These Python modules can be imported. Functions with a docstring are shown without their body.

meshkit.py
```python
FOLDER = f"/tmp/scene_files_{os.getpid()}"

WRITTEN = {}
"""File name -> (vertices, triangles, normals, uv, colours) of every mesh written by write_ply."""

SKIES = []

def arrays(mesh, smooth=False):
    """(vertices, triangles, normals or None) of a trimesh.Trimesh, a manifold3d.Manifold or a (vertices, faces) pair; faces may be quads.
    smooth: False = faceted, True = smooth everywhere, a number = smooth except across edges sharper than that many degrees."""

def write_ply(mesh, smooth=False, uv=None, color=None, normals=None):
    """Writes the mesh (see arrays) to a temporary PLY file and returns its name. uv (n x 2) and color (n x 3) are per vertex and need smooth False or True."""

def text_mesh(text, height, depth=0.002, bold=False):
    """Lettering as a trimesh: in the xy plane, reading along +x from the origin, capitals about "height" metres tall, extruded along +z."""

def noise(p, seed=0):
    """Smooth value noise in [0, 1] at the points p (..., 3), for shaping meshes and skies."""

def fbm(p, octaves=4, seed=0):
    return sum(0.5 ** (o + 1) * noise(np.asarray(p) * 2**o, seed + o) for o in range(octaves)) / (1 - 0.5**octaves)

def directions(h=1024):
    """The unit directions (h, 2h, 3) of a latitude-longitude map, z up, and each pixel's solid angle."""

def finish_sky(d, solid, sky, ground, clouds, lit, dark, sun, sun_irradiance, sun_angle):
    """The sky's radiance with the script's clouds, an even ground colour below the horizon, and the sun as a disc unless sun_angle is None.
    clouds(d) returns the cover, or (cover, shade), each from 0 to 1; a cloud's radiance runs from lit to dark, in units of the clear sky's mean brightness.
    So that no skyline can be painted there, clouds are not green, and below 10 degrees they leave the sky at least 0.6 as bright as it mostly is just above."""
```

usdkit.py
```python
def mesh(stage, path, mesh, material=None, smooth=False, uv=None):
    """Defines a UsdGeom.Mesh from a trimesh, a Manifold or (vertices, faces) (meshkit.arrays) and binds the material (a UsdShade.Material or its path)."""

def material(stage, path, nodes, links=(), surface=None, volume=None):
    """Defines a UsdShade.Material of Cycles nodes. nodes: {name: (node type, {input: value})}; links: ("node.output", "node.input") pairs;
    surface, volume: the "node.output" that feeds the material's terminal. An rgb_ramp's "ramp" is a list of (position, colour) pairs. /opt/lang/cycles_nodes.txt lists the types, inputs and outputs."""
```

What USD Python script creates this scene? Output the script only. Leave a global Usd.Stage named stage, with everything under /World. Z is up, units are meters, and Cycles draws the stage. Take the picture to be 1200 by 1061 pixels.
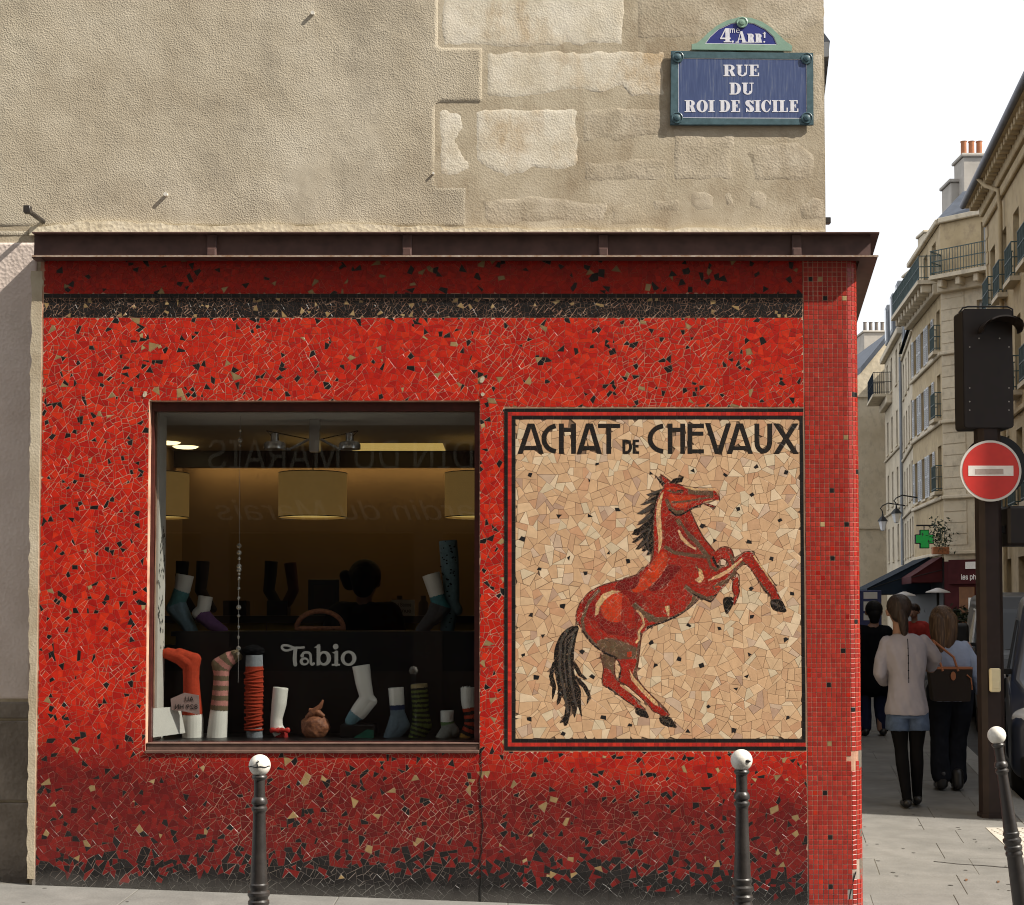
import math, random
import numpy as np, trimesh, shapely, mapbox_earcut, manifold3d
from manifold3d import Manifold
from shapely.geometry import Polygon, LineString, Point, box as sbox, MultiPolygon
from shapely.ops import unary_union
from shapely import affinity
import usdkit, meshkit
from pxr import Usd, UsdGeom, UsdLux, UsdShade, Gf, Sdf, Vt

stage = Usd.Stage.CreateInMemory()
UsdGeom.SetStageUpAxis(stage, UsdGeom.Tokens.z)
UsdGeom.SetStageMetersPerUnit(stage, 1.0)
UsdGeom.Xform.Define(stage, '/World')
UsdGeom.Scope.Define(stage, '/World/Looks')

# ---------------------------------------------------------------- camera, sky, sun, exposure
FPX, PITCH, SHIFT, EYE, DIST = 1700.0, math.radians(2.5), 110.3, 1.5, 8.0
cam = UsdGeom.Camera.Define(stage, '/World/camera')
cam.CreateHorizontalApertureAttr(36.0)
cam.CreateVerticalApertureAttr(36.0 * 905 / 1024)
cam.CreateFocalLengthAttr(36.0 * FPX / 1200)
cam.CreateVerticalApertureOffsetAttr(36.0 * SHIFT / 1200)
cam.CreateClippingRangeAttr(Gf.Vec2f(0.1, 1000))
cam.AddTranslateOp().Set(Gf.Vec3d(0, -DIST, EYE))
cam.AddRotateXOp().Set(90 + math.degrees(PITCH))
cam.CreateExposureAttr(0.82)

SUN = np.array([1.0, -0.36, 1.0]); SUN /= np.linalg.norm(SUN)
SUN_EL, SUN_AZ = math.asin(SUN[2]), math.atan2(SUN[0], SUN[1])
dome = UsdLux.DomeLight.Define(stage, '/World/sky')
dm = usdkit.material(stage, '/World/Looks/sky_look', {
    'tc': ('texture_coordinate', {}),
    'sky': ('sky_texture', {'sky_type': 'single_scattering', 'sun_disc': False, 'sun_elevation': SUN_EL, 'sun_rotation': SUN_AZ, 'aerosol_density': 1.6}),
    'mp': ('mapping', {'scale': (1.0, 1.0, 2.6)}),
    'n': ('noise_texture', {'scale': 2.2, 'detail': 6, 'roughness': 0.55, 'distortion': 0.4}),
    'r': ('rgb_ramp', {'ramp': [(0.30, (0.68,) * 3), (0.62, (0.98,) * 3)]}),
    'mx': ('mix_color', {'b': (12.6, 12.9, 13.4), 'use_clamp': False}),
    'bg': ('background_shader', {'strength': 0.052})},
    [('tc.generated', 'mp.vector'), ('mp.vector', 'n.vector'), ('n.fac', 'r.fac'), ('r.color', 'mx.fac'), ('sky.color', 'mx.a'), ('mx.result', 'bg.color')], surface='bg.background')
UsdShade.MaterialBindingAPI.Apply(dome.GetPrim()).Bind(dm)
dome.GetPrim().SetCustomDataByKey('kind', 'structure')
sun = UsdLux.DistantLight.Define(stage, '/World/sun')
sun.CreateIntensityAttr(1.25); sun.CreateAngleAttr(0.5); sun.CreateColorAttr(Gf.Vec3f(1.0, 0.93, 0.82))
sun.CreateNormalizeAttr(True)
sun.AddRotateZOp().Set(math.degrees(math.atan2(SUN[1], SUN[0])) + 90)
sun.AddRotateXOp().Set(90 - math.degrees(SUN_EL))

# ---------------------------------------------------------------- geometry helpers
CP, SP = math.cos(PITCH), math.sin(PITCH)
def at(px, py, y=0.0):
    """The point of the plane y = const that the photograph shows at pixel px, py (used once to measure sizes)."""
    a, b = (px - 600) / FPX, (530.5 - py + SHIFT) / FPX
    d = np.array([a, CP - b * SP, SP + b * CP])
    t = (y + DIST) / d[1]
    return np.array([t * d[0], y, EYE + t * d[2]])
def F(px, py, y=0.0):
    p = at(px, py, y); return (p[0], p[2])
def FP(pts, y=0.0): return [F(a, b, y) for a, b in pts]

class MB:
    """Collects vertices and triangles (and a colour per vertex) of one mesh."""
    def __init__(s): s.v, s.f, s.c, s.n = [], [], [], 0
    def add(s, v, f, c=None):
        v = np.asarray(v, float); s.v.append(v); s.f.append(np.asarray(f, int) + s.n); s.n += len(v)
        s.c.append(np.tile(np.asarray(c if c is not None else (1, 1, 1), float), (len(v), 1)) if c is None or np.ndim(c) == 1 else np.asarray(c, float)); return s
    def tm(s, m, c=None): return s.add(m.vertices, m.faces, c)
    def box(s, lo, hi, b=0.0, c=None):
        lo, hi = np.minimum(lo, hi).astype(float), np.maximum(lo, hi).astype(float)
        return s.tm(rbox(hi - lo, b).apply_translation((lo + hi) / 2), c)
    def get(s): return np.vstack(s.v), np.vstack(s.f), np.vstack(s.c)
    def xf(s, M):
        v, f, c = s.get(); v = v @ np.asarray(M)[:3, :3].T + np.asarray(M)[:3, 3]; r = MB(); r.add(v, f, c); return r

def rbox(size, b=0.0):
    """A box with chamfered edges."""
    size = np.asarray(size, float)
    if b <= 0: return trimesh.creation.box(size)
    b = min(b, 0.45 * size.min()); h = size / 2; pts = []
    for sx in (-1, 1):
        for sy in (-1, 1):
            for sz in (-1, 1):
                for k in range(3):
                    p = h - b; p[k] = h[k]; pts.append(p * (sx, sy, sz))
    return trimesh.convex.convex_hull(np.array(pts))

def earcut(poly):
    rings = [np.array(poly.exterior.coords)[:-1]] + [np.array(r.coords)[:-1] for r in poly.interiors]
    if not poly.exterior.is_ccw: rings[0] = rings[0][::-1]
    rings[1:] = [r[::-1] if Polygon(r).exterior.is_ccw else r for r in rings[1:]]
    v = np.vstack(rings); ends = np.cumsum([len(r) for r in rings]).astype(np.uint32)
    t = mapbox_earcut.triangulate_float64(np.ascontiguousarray(v), ends).reshape(-1, 3).astype(int)
    a = v[t]; cr = (a[:, 1, 0] - a[:, 0, 0]) * (a[:, 2, 1] - a[:, 0, 1]) - (a[:, 1, 1] - a[:, 0, 1]) * (a[:, 2, 0] - a[:, 0, 0])
    t[cr < 0] = t[cr < 0][:, ::-1]
    return v, t, rings

def prism(poly, y0, y1, back=False):
    """An x-z outline extruded from y0 (front, towards the camera) to y1 (back)."""
    vs, fs, n = [], [], 0
    for g in getattr(poly, 'geoms', [poly]):
        if g.geom_type != 'Polygon' or g.area < 1e-9: continue
        v, t, rings = earcut(g); N = len(v)
        vs.append(np.column_stack([v[:, 0], np.full(N, y0), v[:, 1]])); vs.append(np.column_stack([v[:, 0], np.full(N, y1), v[:, 1]]))
        fs.append(t + n)
        if back: fs.append(t[:, ::-1] + n + N)
        s = 0
        for r in rings:
            i = np.arange(len(r)) + s; j = np.roll(i, -1); s += len(r)
            fs.append(np.column_stack([i, i + N, j]) + n); fs.append(np.column_stack([j, i + N, j + N]) + n)
        n += 2 * N
    if not vs: return np.zeros((0, 3)), np.zeros((0, 3), int)
    return np.vstack(vs), np.vstack(fs)

def tile(pts, y, h, b=0.0009, tilt=0.0, rng=None):
    """One flat piece with chamfered edges standing proud of the plane y by h. pts: convex outline in x, z, counter-clockwise."""
    p = np.asarray(pts, float); c = p.mean(0); d = p - c; r = np.linalg.norm(d, axis=1, keepdims=True)
    q = c + d * np.maximum(0.35, 1 - b * 1.5 / np.maximum(r, 1e-6)); n = len(p)
    ty = np.zeros(n)
    if tilt and rng is not None: ty = (q - c) @ rng.normal(0, tilt, 2)
    v = np.vstack([np.column_stack([p[:, 0], np.full(n, y + 0.001), p[:, 1]]), np.column_stack([p[:, 0], y - h + b + ty, p[:, 1]]), np.column_stack([q[:, 0], y - h + ty, q[:, 1]])])
    i = np.arange(n); j = np.roll(i, -1); f = []
    for o in (0, n): f += [np.column_stack([i + o, i + o + n, j + o])[:, ::-1], np.column_stack([j + o, i + o + n, j + o + n])[:, ::-1]]
    f.append(np.column_stack([np.zeros(n - 2, int), np.arange(1, n - 1), np.arange(2, n)]) + 2 * n)
    return v, np.vstack(f)

def tube(pts, r, n=10, caps=True):
    pts = np.asarray(pts, float); r = np.broadcast_to(np.asarray(r, float), (len(pts),)); T = np.gradient(pts, axis=0)
    T /= np.maximum(np.linalg.norm(T, axis=1, keepdims=True), 1e-9); u = np.cross(T[0], (0.3, 0.2, 1.0) if abs(T[0][2]) < 0.9 else (1.0, 0.1, 0)); u /= np.linalg.norm(u); vs = []
    a = np.arange(n) / n * 2 * math.pi
    for k in range(len(pts)):
        u = u - T[k] * (u @ T[k]); u /= np.linalg.norm(u); w = np.cross(T[k], u)
        vs.append(pts[k] + r[k] * (np.cos(a)[:, None] * u + np.sin(a)[:, None] * w))
    v = np.vstack(vs); f = []
    for k in range(len(pts) - 1):
        i = np.arange(n) + k * n; j = np.roll(i, -1); f += [np.column_stack([i, j, i + n]), np.column_stack([j, j + n, i + n])]
    if caps:
        m = len(v); v = np.vstack([v, pts[0], pts[-1]]); i = np.arange(n); j = np.roll(i, -1); e = (len(pts) - 1) * n
        f += [np.column_stack([j, i, np.full(n, m)]), np.column_stack([i + e, j + e, np.full(n, m + 1)])]
    return v, np.vstack(f)

def lathe(prof, n=24):
    """Profile (radius, z) turned about the z axis."""
    prof = np.asarray(prof, float); a = np.arange(n) / n * 2 * math.pi
    v = np.vstack([np.column_stack([r * np.cos(a), r * np.sin(a), np.full(n, z)]) for r, z in prof]); f = []
    for k in range(len(prof) - 1):
        i = np.arange(n) + k * n; j = np.roll(i, -1); f += [np.column_stack([i, j, i + n]), np.column_stack([j, j + n, i + n])]
    return v, np.vstack(f)

def oval(sections, n=40):
    """A closed trunk through oval cross-sections (centre x, y, z, half width, half depth)."""
    a = np.arange(n) / n * 2 * math.pi; S = np.asarray(sections, float); t = np.linspace(0, len(S) - 1, (len(S) - 1) * 5 + 1); from_ = np.arange(len(S))
    from scipy.interpolate import PchipInterpolator
    S = PchipInterpolator(from_, S)(t) if len(S) > 2 else S; v = np.vstack([np.column_stack([c[0] + c[3] * np.sign(np.cos(a)) * np.abs(np.cos(a)) ** 0.85, c[1] + c[4] * np.sin(a), np.full(n, c[2])]) for c in S]); f = []
    for k in range(len(S) - 1): i = np.arange(n) + k * n; j = np.roll(i, -1); f += [np.column_stack([i, j, i + n]), np.column_stack([j, j + n, i + n])]
    m = len(v); v = np.vstack([v, S[0][:3], S[-1][:3]]); i = np.arange(n); j = np.roll(i, -1); e = (len(S) - 1) * n; f += [np.column_stack([j, i, np.full(n, m)]), np.column_stack([i + e, j + e, np.full(n, m + 1)])]; f = np.vstack(f)
    t_ = trimesh.Trimesh(v, f, process=False)
    if t_.volume < 0: f = f[:, ::-1]
    return v, f
def limbs(chains, step=0.012, it=8, flat=False, trunks=()):
    """One continuous skin over chains of (point, radius) joints and oval trunks; flat: the first joint ends in a straight cut."""
    parts = [Manifold(manifold3d.Mesh(np.ascontiguousarray(v, np.float32), np.ascontiguousarray(f, np.uint32))) for v, f in trunks]
    for ch in chains:
        for (p, r), (q, s) in zip(ch, ch[1:]):
            a = Manifold.sphere(r, 20).translate(list(map(float, p))); b = Manifold.sphere(s, 20).translate(list(map(float, q)))
            parts.append(Manifold.batch_hull([a, b]))
    m = Manifold.batch_boolean(parts, manifold3d.OpType.Add)
    if flat: p, q = np.array(chains[0][0][0]), np.array(chains[0][1][0]); n = (q - p) / np.linalg.norm(q - p); m = m.trim_by_plane(list(map(float, n)), float(n @ p))
    m = m.refine_to_length(step).to_mesh()
    t = trimesh.Trimesh(m.vert_properties[:, :3], m.tri_verts, process=True)
    was = np.array(t.vertices); trimesh.smoothing.filter_taubin(t, lamb=0.5, nu=0.52, iterations=it); now = np.array(t.vertices); far = ~(np.linalg.norm(now - was, axis=1) < 0.012); now[far] = was[far]; t.vertices = now
    return t

def rotz(a, x=0, y=0, z=0):
    c, s = math.cos(a), math.sin(a); return np.array([[c, -s, 0, x], [s, c, 0, y], [0, 0, 1, z], [0, 0, 0, 1.0]])

# ---------------------------------------------------------------- scene helpers
taken = {}
def numbered(parent, name):
    k = taken.get((parent, name), 0); taken[(parent, name)] = k + 1
    return name if k == 0 else f'{name}_{k:03d}'
def tag(p, label=None, cat=None, group=None, kind=None):
    for k, v in (('label', label), ('category', cat), ('group', group), ('kind', kind)):
        if v: p.SetCustomDataByKey(k, v)
def thing(name, label, cat, group=None, kind=None, loc=None, rz=0.0):
    path = '/World/' + numbered('/World', name); x = UsdGeom.Xform.Define(stage, path)
    if loc is not None:
        x.AddTranslateOp().Set(Gf.Vec3d(*map(float, loc)))
        if rz: x.AddRotateZOp().Set(math.degrees(rz))
    tag(x.GetPrim(), label, cat, group, kind); return path
def put(parent, name, m, mat, smooth=False, label=None, kind=None, cat=None, group=None):
    """Defines a mesh under parent ('/World' for a thing of one mesh) and returns its path."""
    path = f'{parent}/{numbered(parent, name)}'; col = None
    if isinstance(m, MB): v, f, col = m.get(); m = (v, f)
    me = usdkit.mesh(stage, path, m, MAT[mat], smooth=smooth)
    if col is not None and len(np.unique(col, axis=0)) and mat in TONED:
        UsdGeom.PrimvarsAPI(me).CreatePrimvar('tone', Sdf.ValueTypeNames.Color3fArray, 'vertex').Set(Vt.Vec3fArray.FromNumpy(col.astype(np.float32)))
    tag(me.GetPrim(), label, cat, group, kind); return path
def copy_of(src, name, loc, rz, label=None, group=None, cat=None):
    path = '/World/' + numbered('/World', name); x = UsdGeom.Xform.Define(stage, path)
    x.AddTranslateOp().Set(Gf.Vec3d(*map(float, loc))); x.AddRotateZOp().Set(math.degrees(rz))
    p = x.GetPrim(); p.GetReferences().AddInternalReference(src); p.SetInstanceable(True)
    was = stage.GetPrimAtPath(src).GetCustomData()
    tag(p, label or was.get('label'), cat or was.get('category'), group or was.get('group')); return path

# ---------------------------------------------------------------- materials
MAT, TONED = {}, set()
def look(name, nodes, links, surface): MAT[name] = usdkit.material(stage, '/World/Looks/' + name, nodes, links, surface=surface)
def plain(name, color, rough=0.6, spec=0.5, metal=0.0, var=0.12, scale=9.0, bump=0.0, bscale=60.0, emit=None, trans=0.0, coat=0.0, dist=0.004, dark=None, detail=5):
    """A principled surface whose colour drifts with noise, with fine relief. color None reads the mesh's own tones."""
    nodes = {'g': ('geometry', {}), 'n': ('noise_texture', {'scale': scale, 'detail': detail, 'roughness': 0.6}), 'p': ('principled_bsdf', {'roughness': rough, 'specular_ior_level': spec, 'metallic': metal, 'transmission_weight': trans, 'coat_weight': coat})}
    links = [('g.position', 'n.vector')]
    if color is None:
        TONED.add(name)
        nodes['t'] = ('attribute', {'attribute': 'tone'}); nodes['mr'] = ('map_range', {'from_min': 0.3, 'from_max': 0.7, 'to_min': 1 - var, 'to_max': 1 + var}); nodes['m'] = ('vector_math', {'math_type': 'scale'})
        links += [('n.fac', 'mr.value'), ('t.color', 'm.vector1'), ('mr.result', 'm.scale'), ('m.vector', 'p.base_color')]
    else:
        c = np.array(color, float); d = np.array(dark, float) if dark is not None else c * (1 - var)
        nodes['r'] = ('rgb_ramp', {'ramp': [(0.3, tuple(d)), (0.7, tuple(np.minimum(c * (1 + var * (dark is None)), 0.95)))]})
        links += [('n.fac', 'r.fac'), ('r.color', 'p.base_color')]
    if bump:
        nodes['bn'] = ('noise_texture', {'scale': bscale, 'detail': 4, 'roughness': 0.65}); nodes['b'] = ('bump', {'strength': bump, 'distance': dist})
        links += [('g.position', 'bn.vector'), ('bn.fac', 'b.height'), ('b.normal', 'p.normal')]
    if emit:
        nodes['p'][1]['emission_color'] = emit[0]; nodes['p'][1]['emission_strength'] = emit[1]
    look(name, nodes, links, 'p.BSDF')

# glazed mosaic: own tone per piece, a grimy splash zone at the pavement, glossy
look('mosaic_glaze', {'g': ('geometry', {}), 't': ('attribute', {'attribute': 'tone'}), 'n': ('noise_texture', {'scale': 34, 'detail': 4}), 'n2': ('noise_texture', {'scale': 5.5, 'detail': 6, 'roughness': 0.65}),
    'mr': ('map_range', {'from_min': 0.3, 'from_max': 0.7, 'to_min': 0.86, 'to_max': 1.12}), 'm': ('vector_math', {'math_type': 'scale'}),
    'xyz': ('separate_xyz', {}), 'sl': ('math', {'math_type': 'multiply_add', 'value2': 0.037, 'value3': 0.098}), 'hz': ('math', {'math_type': 'add'}), 'hn': ('math', {'math_type': 'multiply_add', 'value2': 0.20}),
    'd': ('map_range', {'from_min': 0.21, 'from_max': 0.03, 'to_min': 0.0, 'to_max': 0.55}), 'd2': ('map_range', {'from_min': 0.58, 'from_max': 0.72, 'to_min': 0.0, 'to_max': 0.14}), 'da': ('math', {'math_type': 'add', 'use_clamp': True}),
    'mx': ('mix_color', {'b': (0.20, 0.185, 0.165)}), 'ro': ('map_range', {'from_min': 0.0, 'from_max': 0.6, 'to_min': 0.30, 'to_max': 0.8}),
    'b': ('bump', {'strength': 0.10, 'distance': 0.002}), 'p': ('principled_bsdf', {'specular_ior_level': 0.35})},
    [('g.position', 'n.vector'), ('g.position', 'n2.vector'), ('n.fac', 'mr.value'), ('t.color', 'm.vector1'), ('mr.result', 'm.scale'), ('g.position', 'xyz.vector'), ('xyz.x', 'sl.value1'), ('xyz.z', 'hz.value1'), ('sl.value', 'hz.value2'),
     ('n2.fac', 'hn.value1'), ('hz.value', 'hn.value3'), ('hn.value', 'd.value'), ('n2.fac', 'd2.value'), ('d.result', 'da.value1'), ('d2.result', 'da.value2'), ('da.value', 'mx.fac'), ('m.vector', 'mx.a'), ('mx.result', 'p.base_color'), ('da.value', 'ro.value'), ('ro.result', 'p.roughness'),
     ('n.fac', 'b.height'), ('b.normal', 'p.normal')], 'p.BSDF'); TONED.add('mosaic_glaze')
look('grout_look', {'g': ('geometry', {}), 'n': ('noise_texture', {'scale': 7, 'detail': 6, 'roughness': 0.6}), 'r': ('rgb_ramp', {'ramp': [(0.3, (0.28, 0.13, 0.085)), (0.5, (0.44, 0.26, 0.18)), (0.7, (0.55, 0.38, 0.27))]}),
    'xyz': ('separate_xyz', {}), 'hz': ('map_range', {'from_min': 0.32, 'from_max': 0.05, 'to_min': 0.0, 'to_max': 0.8}), 'mx': ('mix_color', {'b': (0.24, 0.23, 0.21)}), 'b': ('bump', {'strength': 0.4, 'distance': 0.002}), 'n3': ('noise_texture', {'scale': 160, 'detail': 3}), 'p': ('principled_bsdf', {'roughness': 0.9, 'specular_ior_level': 0.2})},
    [('g.position', 'n.vector'), ('g.position', 'n3.vector'), ('n.fac', 'r.fac'), ('g.position', 'xyz.vector'), ('xyz.z', 'hz.value'), ('hz.result', 'mx.fac'), ('r.color', 'mx.a'), ('mx.result', 'p.base_color'), ('n3.fac', 'b.height'), ('b.normal', 'p.normal')], 'p.BSDF')
plain('panel_grout', (0.17, 0.11, 0.07), 0.9, 0.2, var=0.25, scale=14)
def rough_wall(name, ramp, scale, bumps, rough=0.9, stain=None, ctr=(0.25, 0.75)):
    """Rendered or stone wall: blotches of colour, coarse and fine relief, a few dark pits."""
    nodes = {'g': ('geometry', {}), 'n': ('noise_texture', {'scale': scale, 'detail': 7, 'roughness': 0.62}), 'r': ('rgb_ramp', {'ramp': [(ctr[0] + (ctr[1] - ctr[0]) * k / (len(ramp) - 1), c) for k, c in enumerate(ramp)]}),
             'f': ('noise_texture', {'scale': bumps[0][0], 'detail': 5, 'roughness': 0.7}), 'v': ('voronoi_texture', {'scale': bumps[1][0], 'randomness': 1.0}), 'vr': ('map_range', {'from_min': 0.0, 'from_max': 0.35, 'to_min': 0.0, 'to_max': 1.0}),
             'w': ('noise_texture', {'scale': 2.3, 'detail': 3}), 'wr': ('map_range', {'from_min': 0.45, 'from_max': 0.62}), 'vm': ('math', {'math_type': 'maximum'}),
             'b1': ('bump', {'strength': bumps[0][1], 'distance': bumps[0][2]}), 'b2': ('bump', {'strength': bumps[1][1], 'distance': bumps[1][2]}), 'p': ('principled_bsdf', {'roughness': rough, 'specular_ior_level': 0.2}),
             'st': ('noise_texture', {'scale': 3.1, 'detail': 8, 'roughness': 0.7}), 'sr': ('map_range', {'from_min': 0.50, 'from_max': 0.66, 'to_max': 0.7}), 'mx': ('mix_color', {'b': stain or ramp[0]}), 'mp': ('mapping', {'scale': (1, 1, 0.6)})}
    links = [('g.position', 'n.vector'), ('g.position', 'f.vector'), ('g.position', 'v.vector'), ('g.position', 'w.vector'), ('w.fac', 'wr.value'), ('n.fac', 'r.fac'), ('v.distance', 'vr.value'), ('vr.result', 'vm.value1'), ('wr.result', 'vm.value2'),
             ('f.fac', 'b1.height'), ('vm.value', 'b2.height'), ('b1.normal', 'b2.normal'), ('b2.normal', 'p.normal'), ('g.position', 'mp.vector'), ('mp.vector', 'st.vector'), ('st.fac', 'sr.value'), ('sr.result', 'mx.fac'), ('r.color', 'mx.a'), ('mx.result', 'p.base_color')]
    look(name, nodes, links, 'p.BSDF')
rough_wall('stucco', [(0.33, 0.28, 0.205), (0.43, 0.378, 0.29), (0.51, 0.46, 0.37)], 2.2, [(290, 0.42, 0.0026), (120, 0.4, 0.002)], stain=(0.33, 0.29, 0.225))
rough_wall('stone_pale', [(0.46, 0.395, 0.295), (0.59, 0.535, 0.435), (0.65, 0.605, 0.52)], 5.0, [(190, 0.55, 0.002), (90, 0.35, 0.0012)], stain=(0.40, 0.29, 0.17))
rough_wall('stone_worn', [(0.32, 0.27, 0.195), (0.43, 0.37, 0.28), (0.51, 0.45, 0.355)], 6.0, [(150, 0.55, 0.0022), (80, 0.35, 0.0014)], stain=(0.28, 0.22, 0.15))
rough_wall('mortar_tan', [(0.32, 0.26, 0.18), (0.42, 0.36, 0.265), (0.50, 0.44, 0.34)], 4.0, [(160, 0.55, 0.0022), (90, 0.3, 0.0012)], stain=(0.26, 0.20, 0.13))
rough_wall('mortar_cream', [(0.50, 0.43, 0.30), (0.62, 0.55, 0.41), (0.66, 0.60, 0.48)], 8.0, [(70, 0.5, 0.004), (40, 0.3, 0.003)], stain=(0.5, 0.42, 0.29))
rough_wall('pink_render', [(0.52, 0.435, 0.385), (0.60, 0.515, 0.465), (0.64, 0.56, 0.51)], 3.0, [(90, 0.5, 0.004), (50, 0.3, 0.003)], stain=(0.50, 0.43, 0.38))
rough_wall('base_stone', [(0.13, 0.105, 0.08), (0.20, 0.17, 0.14), (0.26, 0.22, 0.18)], 5.0, [(60, 0.6, 0.005), (40, 0.4, 0.003)], stain=(0.11, 0.09, 0.07))
rough_wall('far_stone', [(0.34, 0.26, 0.15), (0.43, 0.335, 0.20), (0.50, 0.40, 0.26)], 0.7, [(8, 0.3, 0.02), (4, 0.2, 0.02)], stain=(0.29, 0.22, 0.14))
rough_wall('far_pale', [(0.43, 0.36, 0.255), (0.54, 0.465, 0.345), (0.59, 0.52, 0.405)], 0.5, [(8, 0.3, 0.02), (4, 0.2, 0.02)], stain=(0.36, 0.31, 0.24))
rough_wall('paving', [(0.12, 0.117, 0.11), (0.165, 0.16, 0.15), (0.205, 0.198, 0.186)], 3.0, [(70, 0.35, 0.003), (60, 0.2, 0.002)], rough=0.85, stain=(0.14, 0.135, 0.125))
rough_wall('asphalt', [(0.04, 0.04, 0.042), (0.055, 0.055, 0.056), (0.075, 0.073, 0.07)], 3.0, [(160, 0.6, 0.004), (120, 0.4, 0.003)], rough=0.85, stain=(0.035, 0.035, 0.035))
plain('toned_matt', None, 0.8, 0.3, var=0.12, scale=20, bump=0.25, bscale=120)
plain('toned_gloss', None, 0.35, 0.5, var=0.08, scale=20)
plain('toned_knit', None, 0.85, 0.2, var=0.14, scale=60, bump=0.5, bscale=420, dist=0.002)
plain('brown_steel', (0.085, 0.045, 0.038), 0.5, 0.4, var=0.3, scale=12, bump=0.2, bscale=70, dist=0.002)
plain('rusty_edge', (0.36, 0.30, 0.25), 0.7, 0.3, scale=30, dark=(0.20, 0.11, 0.06), bump=0.3, bscale=90, dist=0.003)
plain('window_frame', (0.055, 0.012, 0.010), 0.4, 0.5, var=0.3, scale=20)
plain('sill_brown', (0.14, 0.08, 0.06), 0.6, 0.4, scale=16, dark=(0.08, 0.045, 0.035), bump=0.2, bscale=60)
plain('cast_iron', (0.026, 0.022, 0.020), 0.38, 0.5, var=0.3, scale=25, bump=0.25, bscale=120, dist=0.002)
plain('ball_white', (0.74, 0.72, 0.66), 0.5, 0.4, scale=45, dark=(0.56, 0.53, 0.47), bump=0.15, bscale=150)
plain('black_paint', (0.012, 0.012, 0.012), 0.5, 0.4)
plain('pole_brown', (0.020, 0.011, 0.009), 0.55, 0.3, var=0.25, scale=10, bump=0.12, bscale=60)
plain('signal_brown', (0.011, 0.007, 0.006), 0.5, 0.35, var=0.2, scale=10)
plain('sign_red', (0.50, 0.025, 0.018), 0.4, 0.5, var=0.08, scale=12)
plain('sign_white', (0.72, 0.69, 0.66), 0.45, 0.5, var=0.08, scale=14)
plain('sign_grey', (0.40, 0.33, 0.30), 0.6, 0.4, var=0.1, scale=40)
plain('alu_rim', (0.55, 0.53, 0.51), 0.4, 0.5, var=0.1)
plain('button_beige', (0.62, 0.55, 0.36), 0.4, 0.5, var=0.06)
plain('screw_metal', (0.30, 0.28, 0.26), 0.4, 0.5, metal=0.6)
plain('enamel_frame', (0.075, 0.135, 0.16), 0.35, 0.5, scale=30, dark=(0.045, 0.085, 0.10), bump=0.1, bscale=60)
plain('enamel_green', (0.22, 0.34, 0.27), 0.35, 0.5, var=0.1, scale=20)
plain('enamel_navy', (0.035, 0.045, 0.20), 0.3, 0.5, var=0.1, scale=20)
plain('enamel_white', (0.76, 0.76, 0.80), 0.35, 0.5, scale=50, dark=(0.60, 0.60, 0.66))
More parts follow.
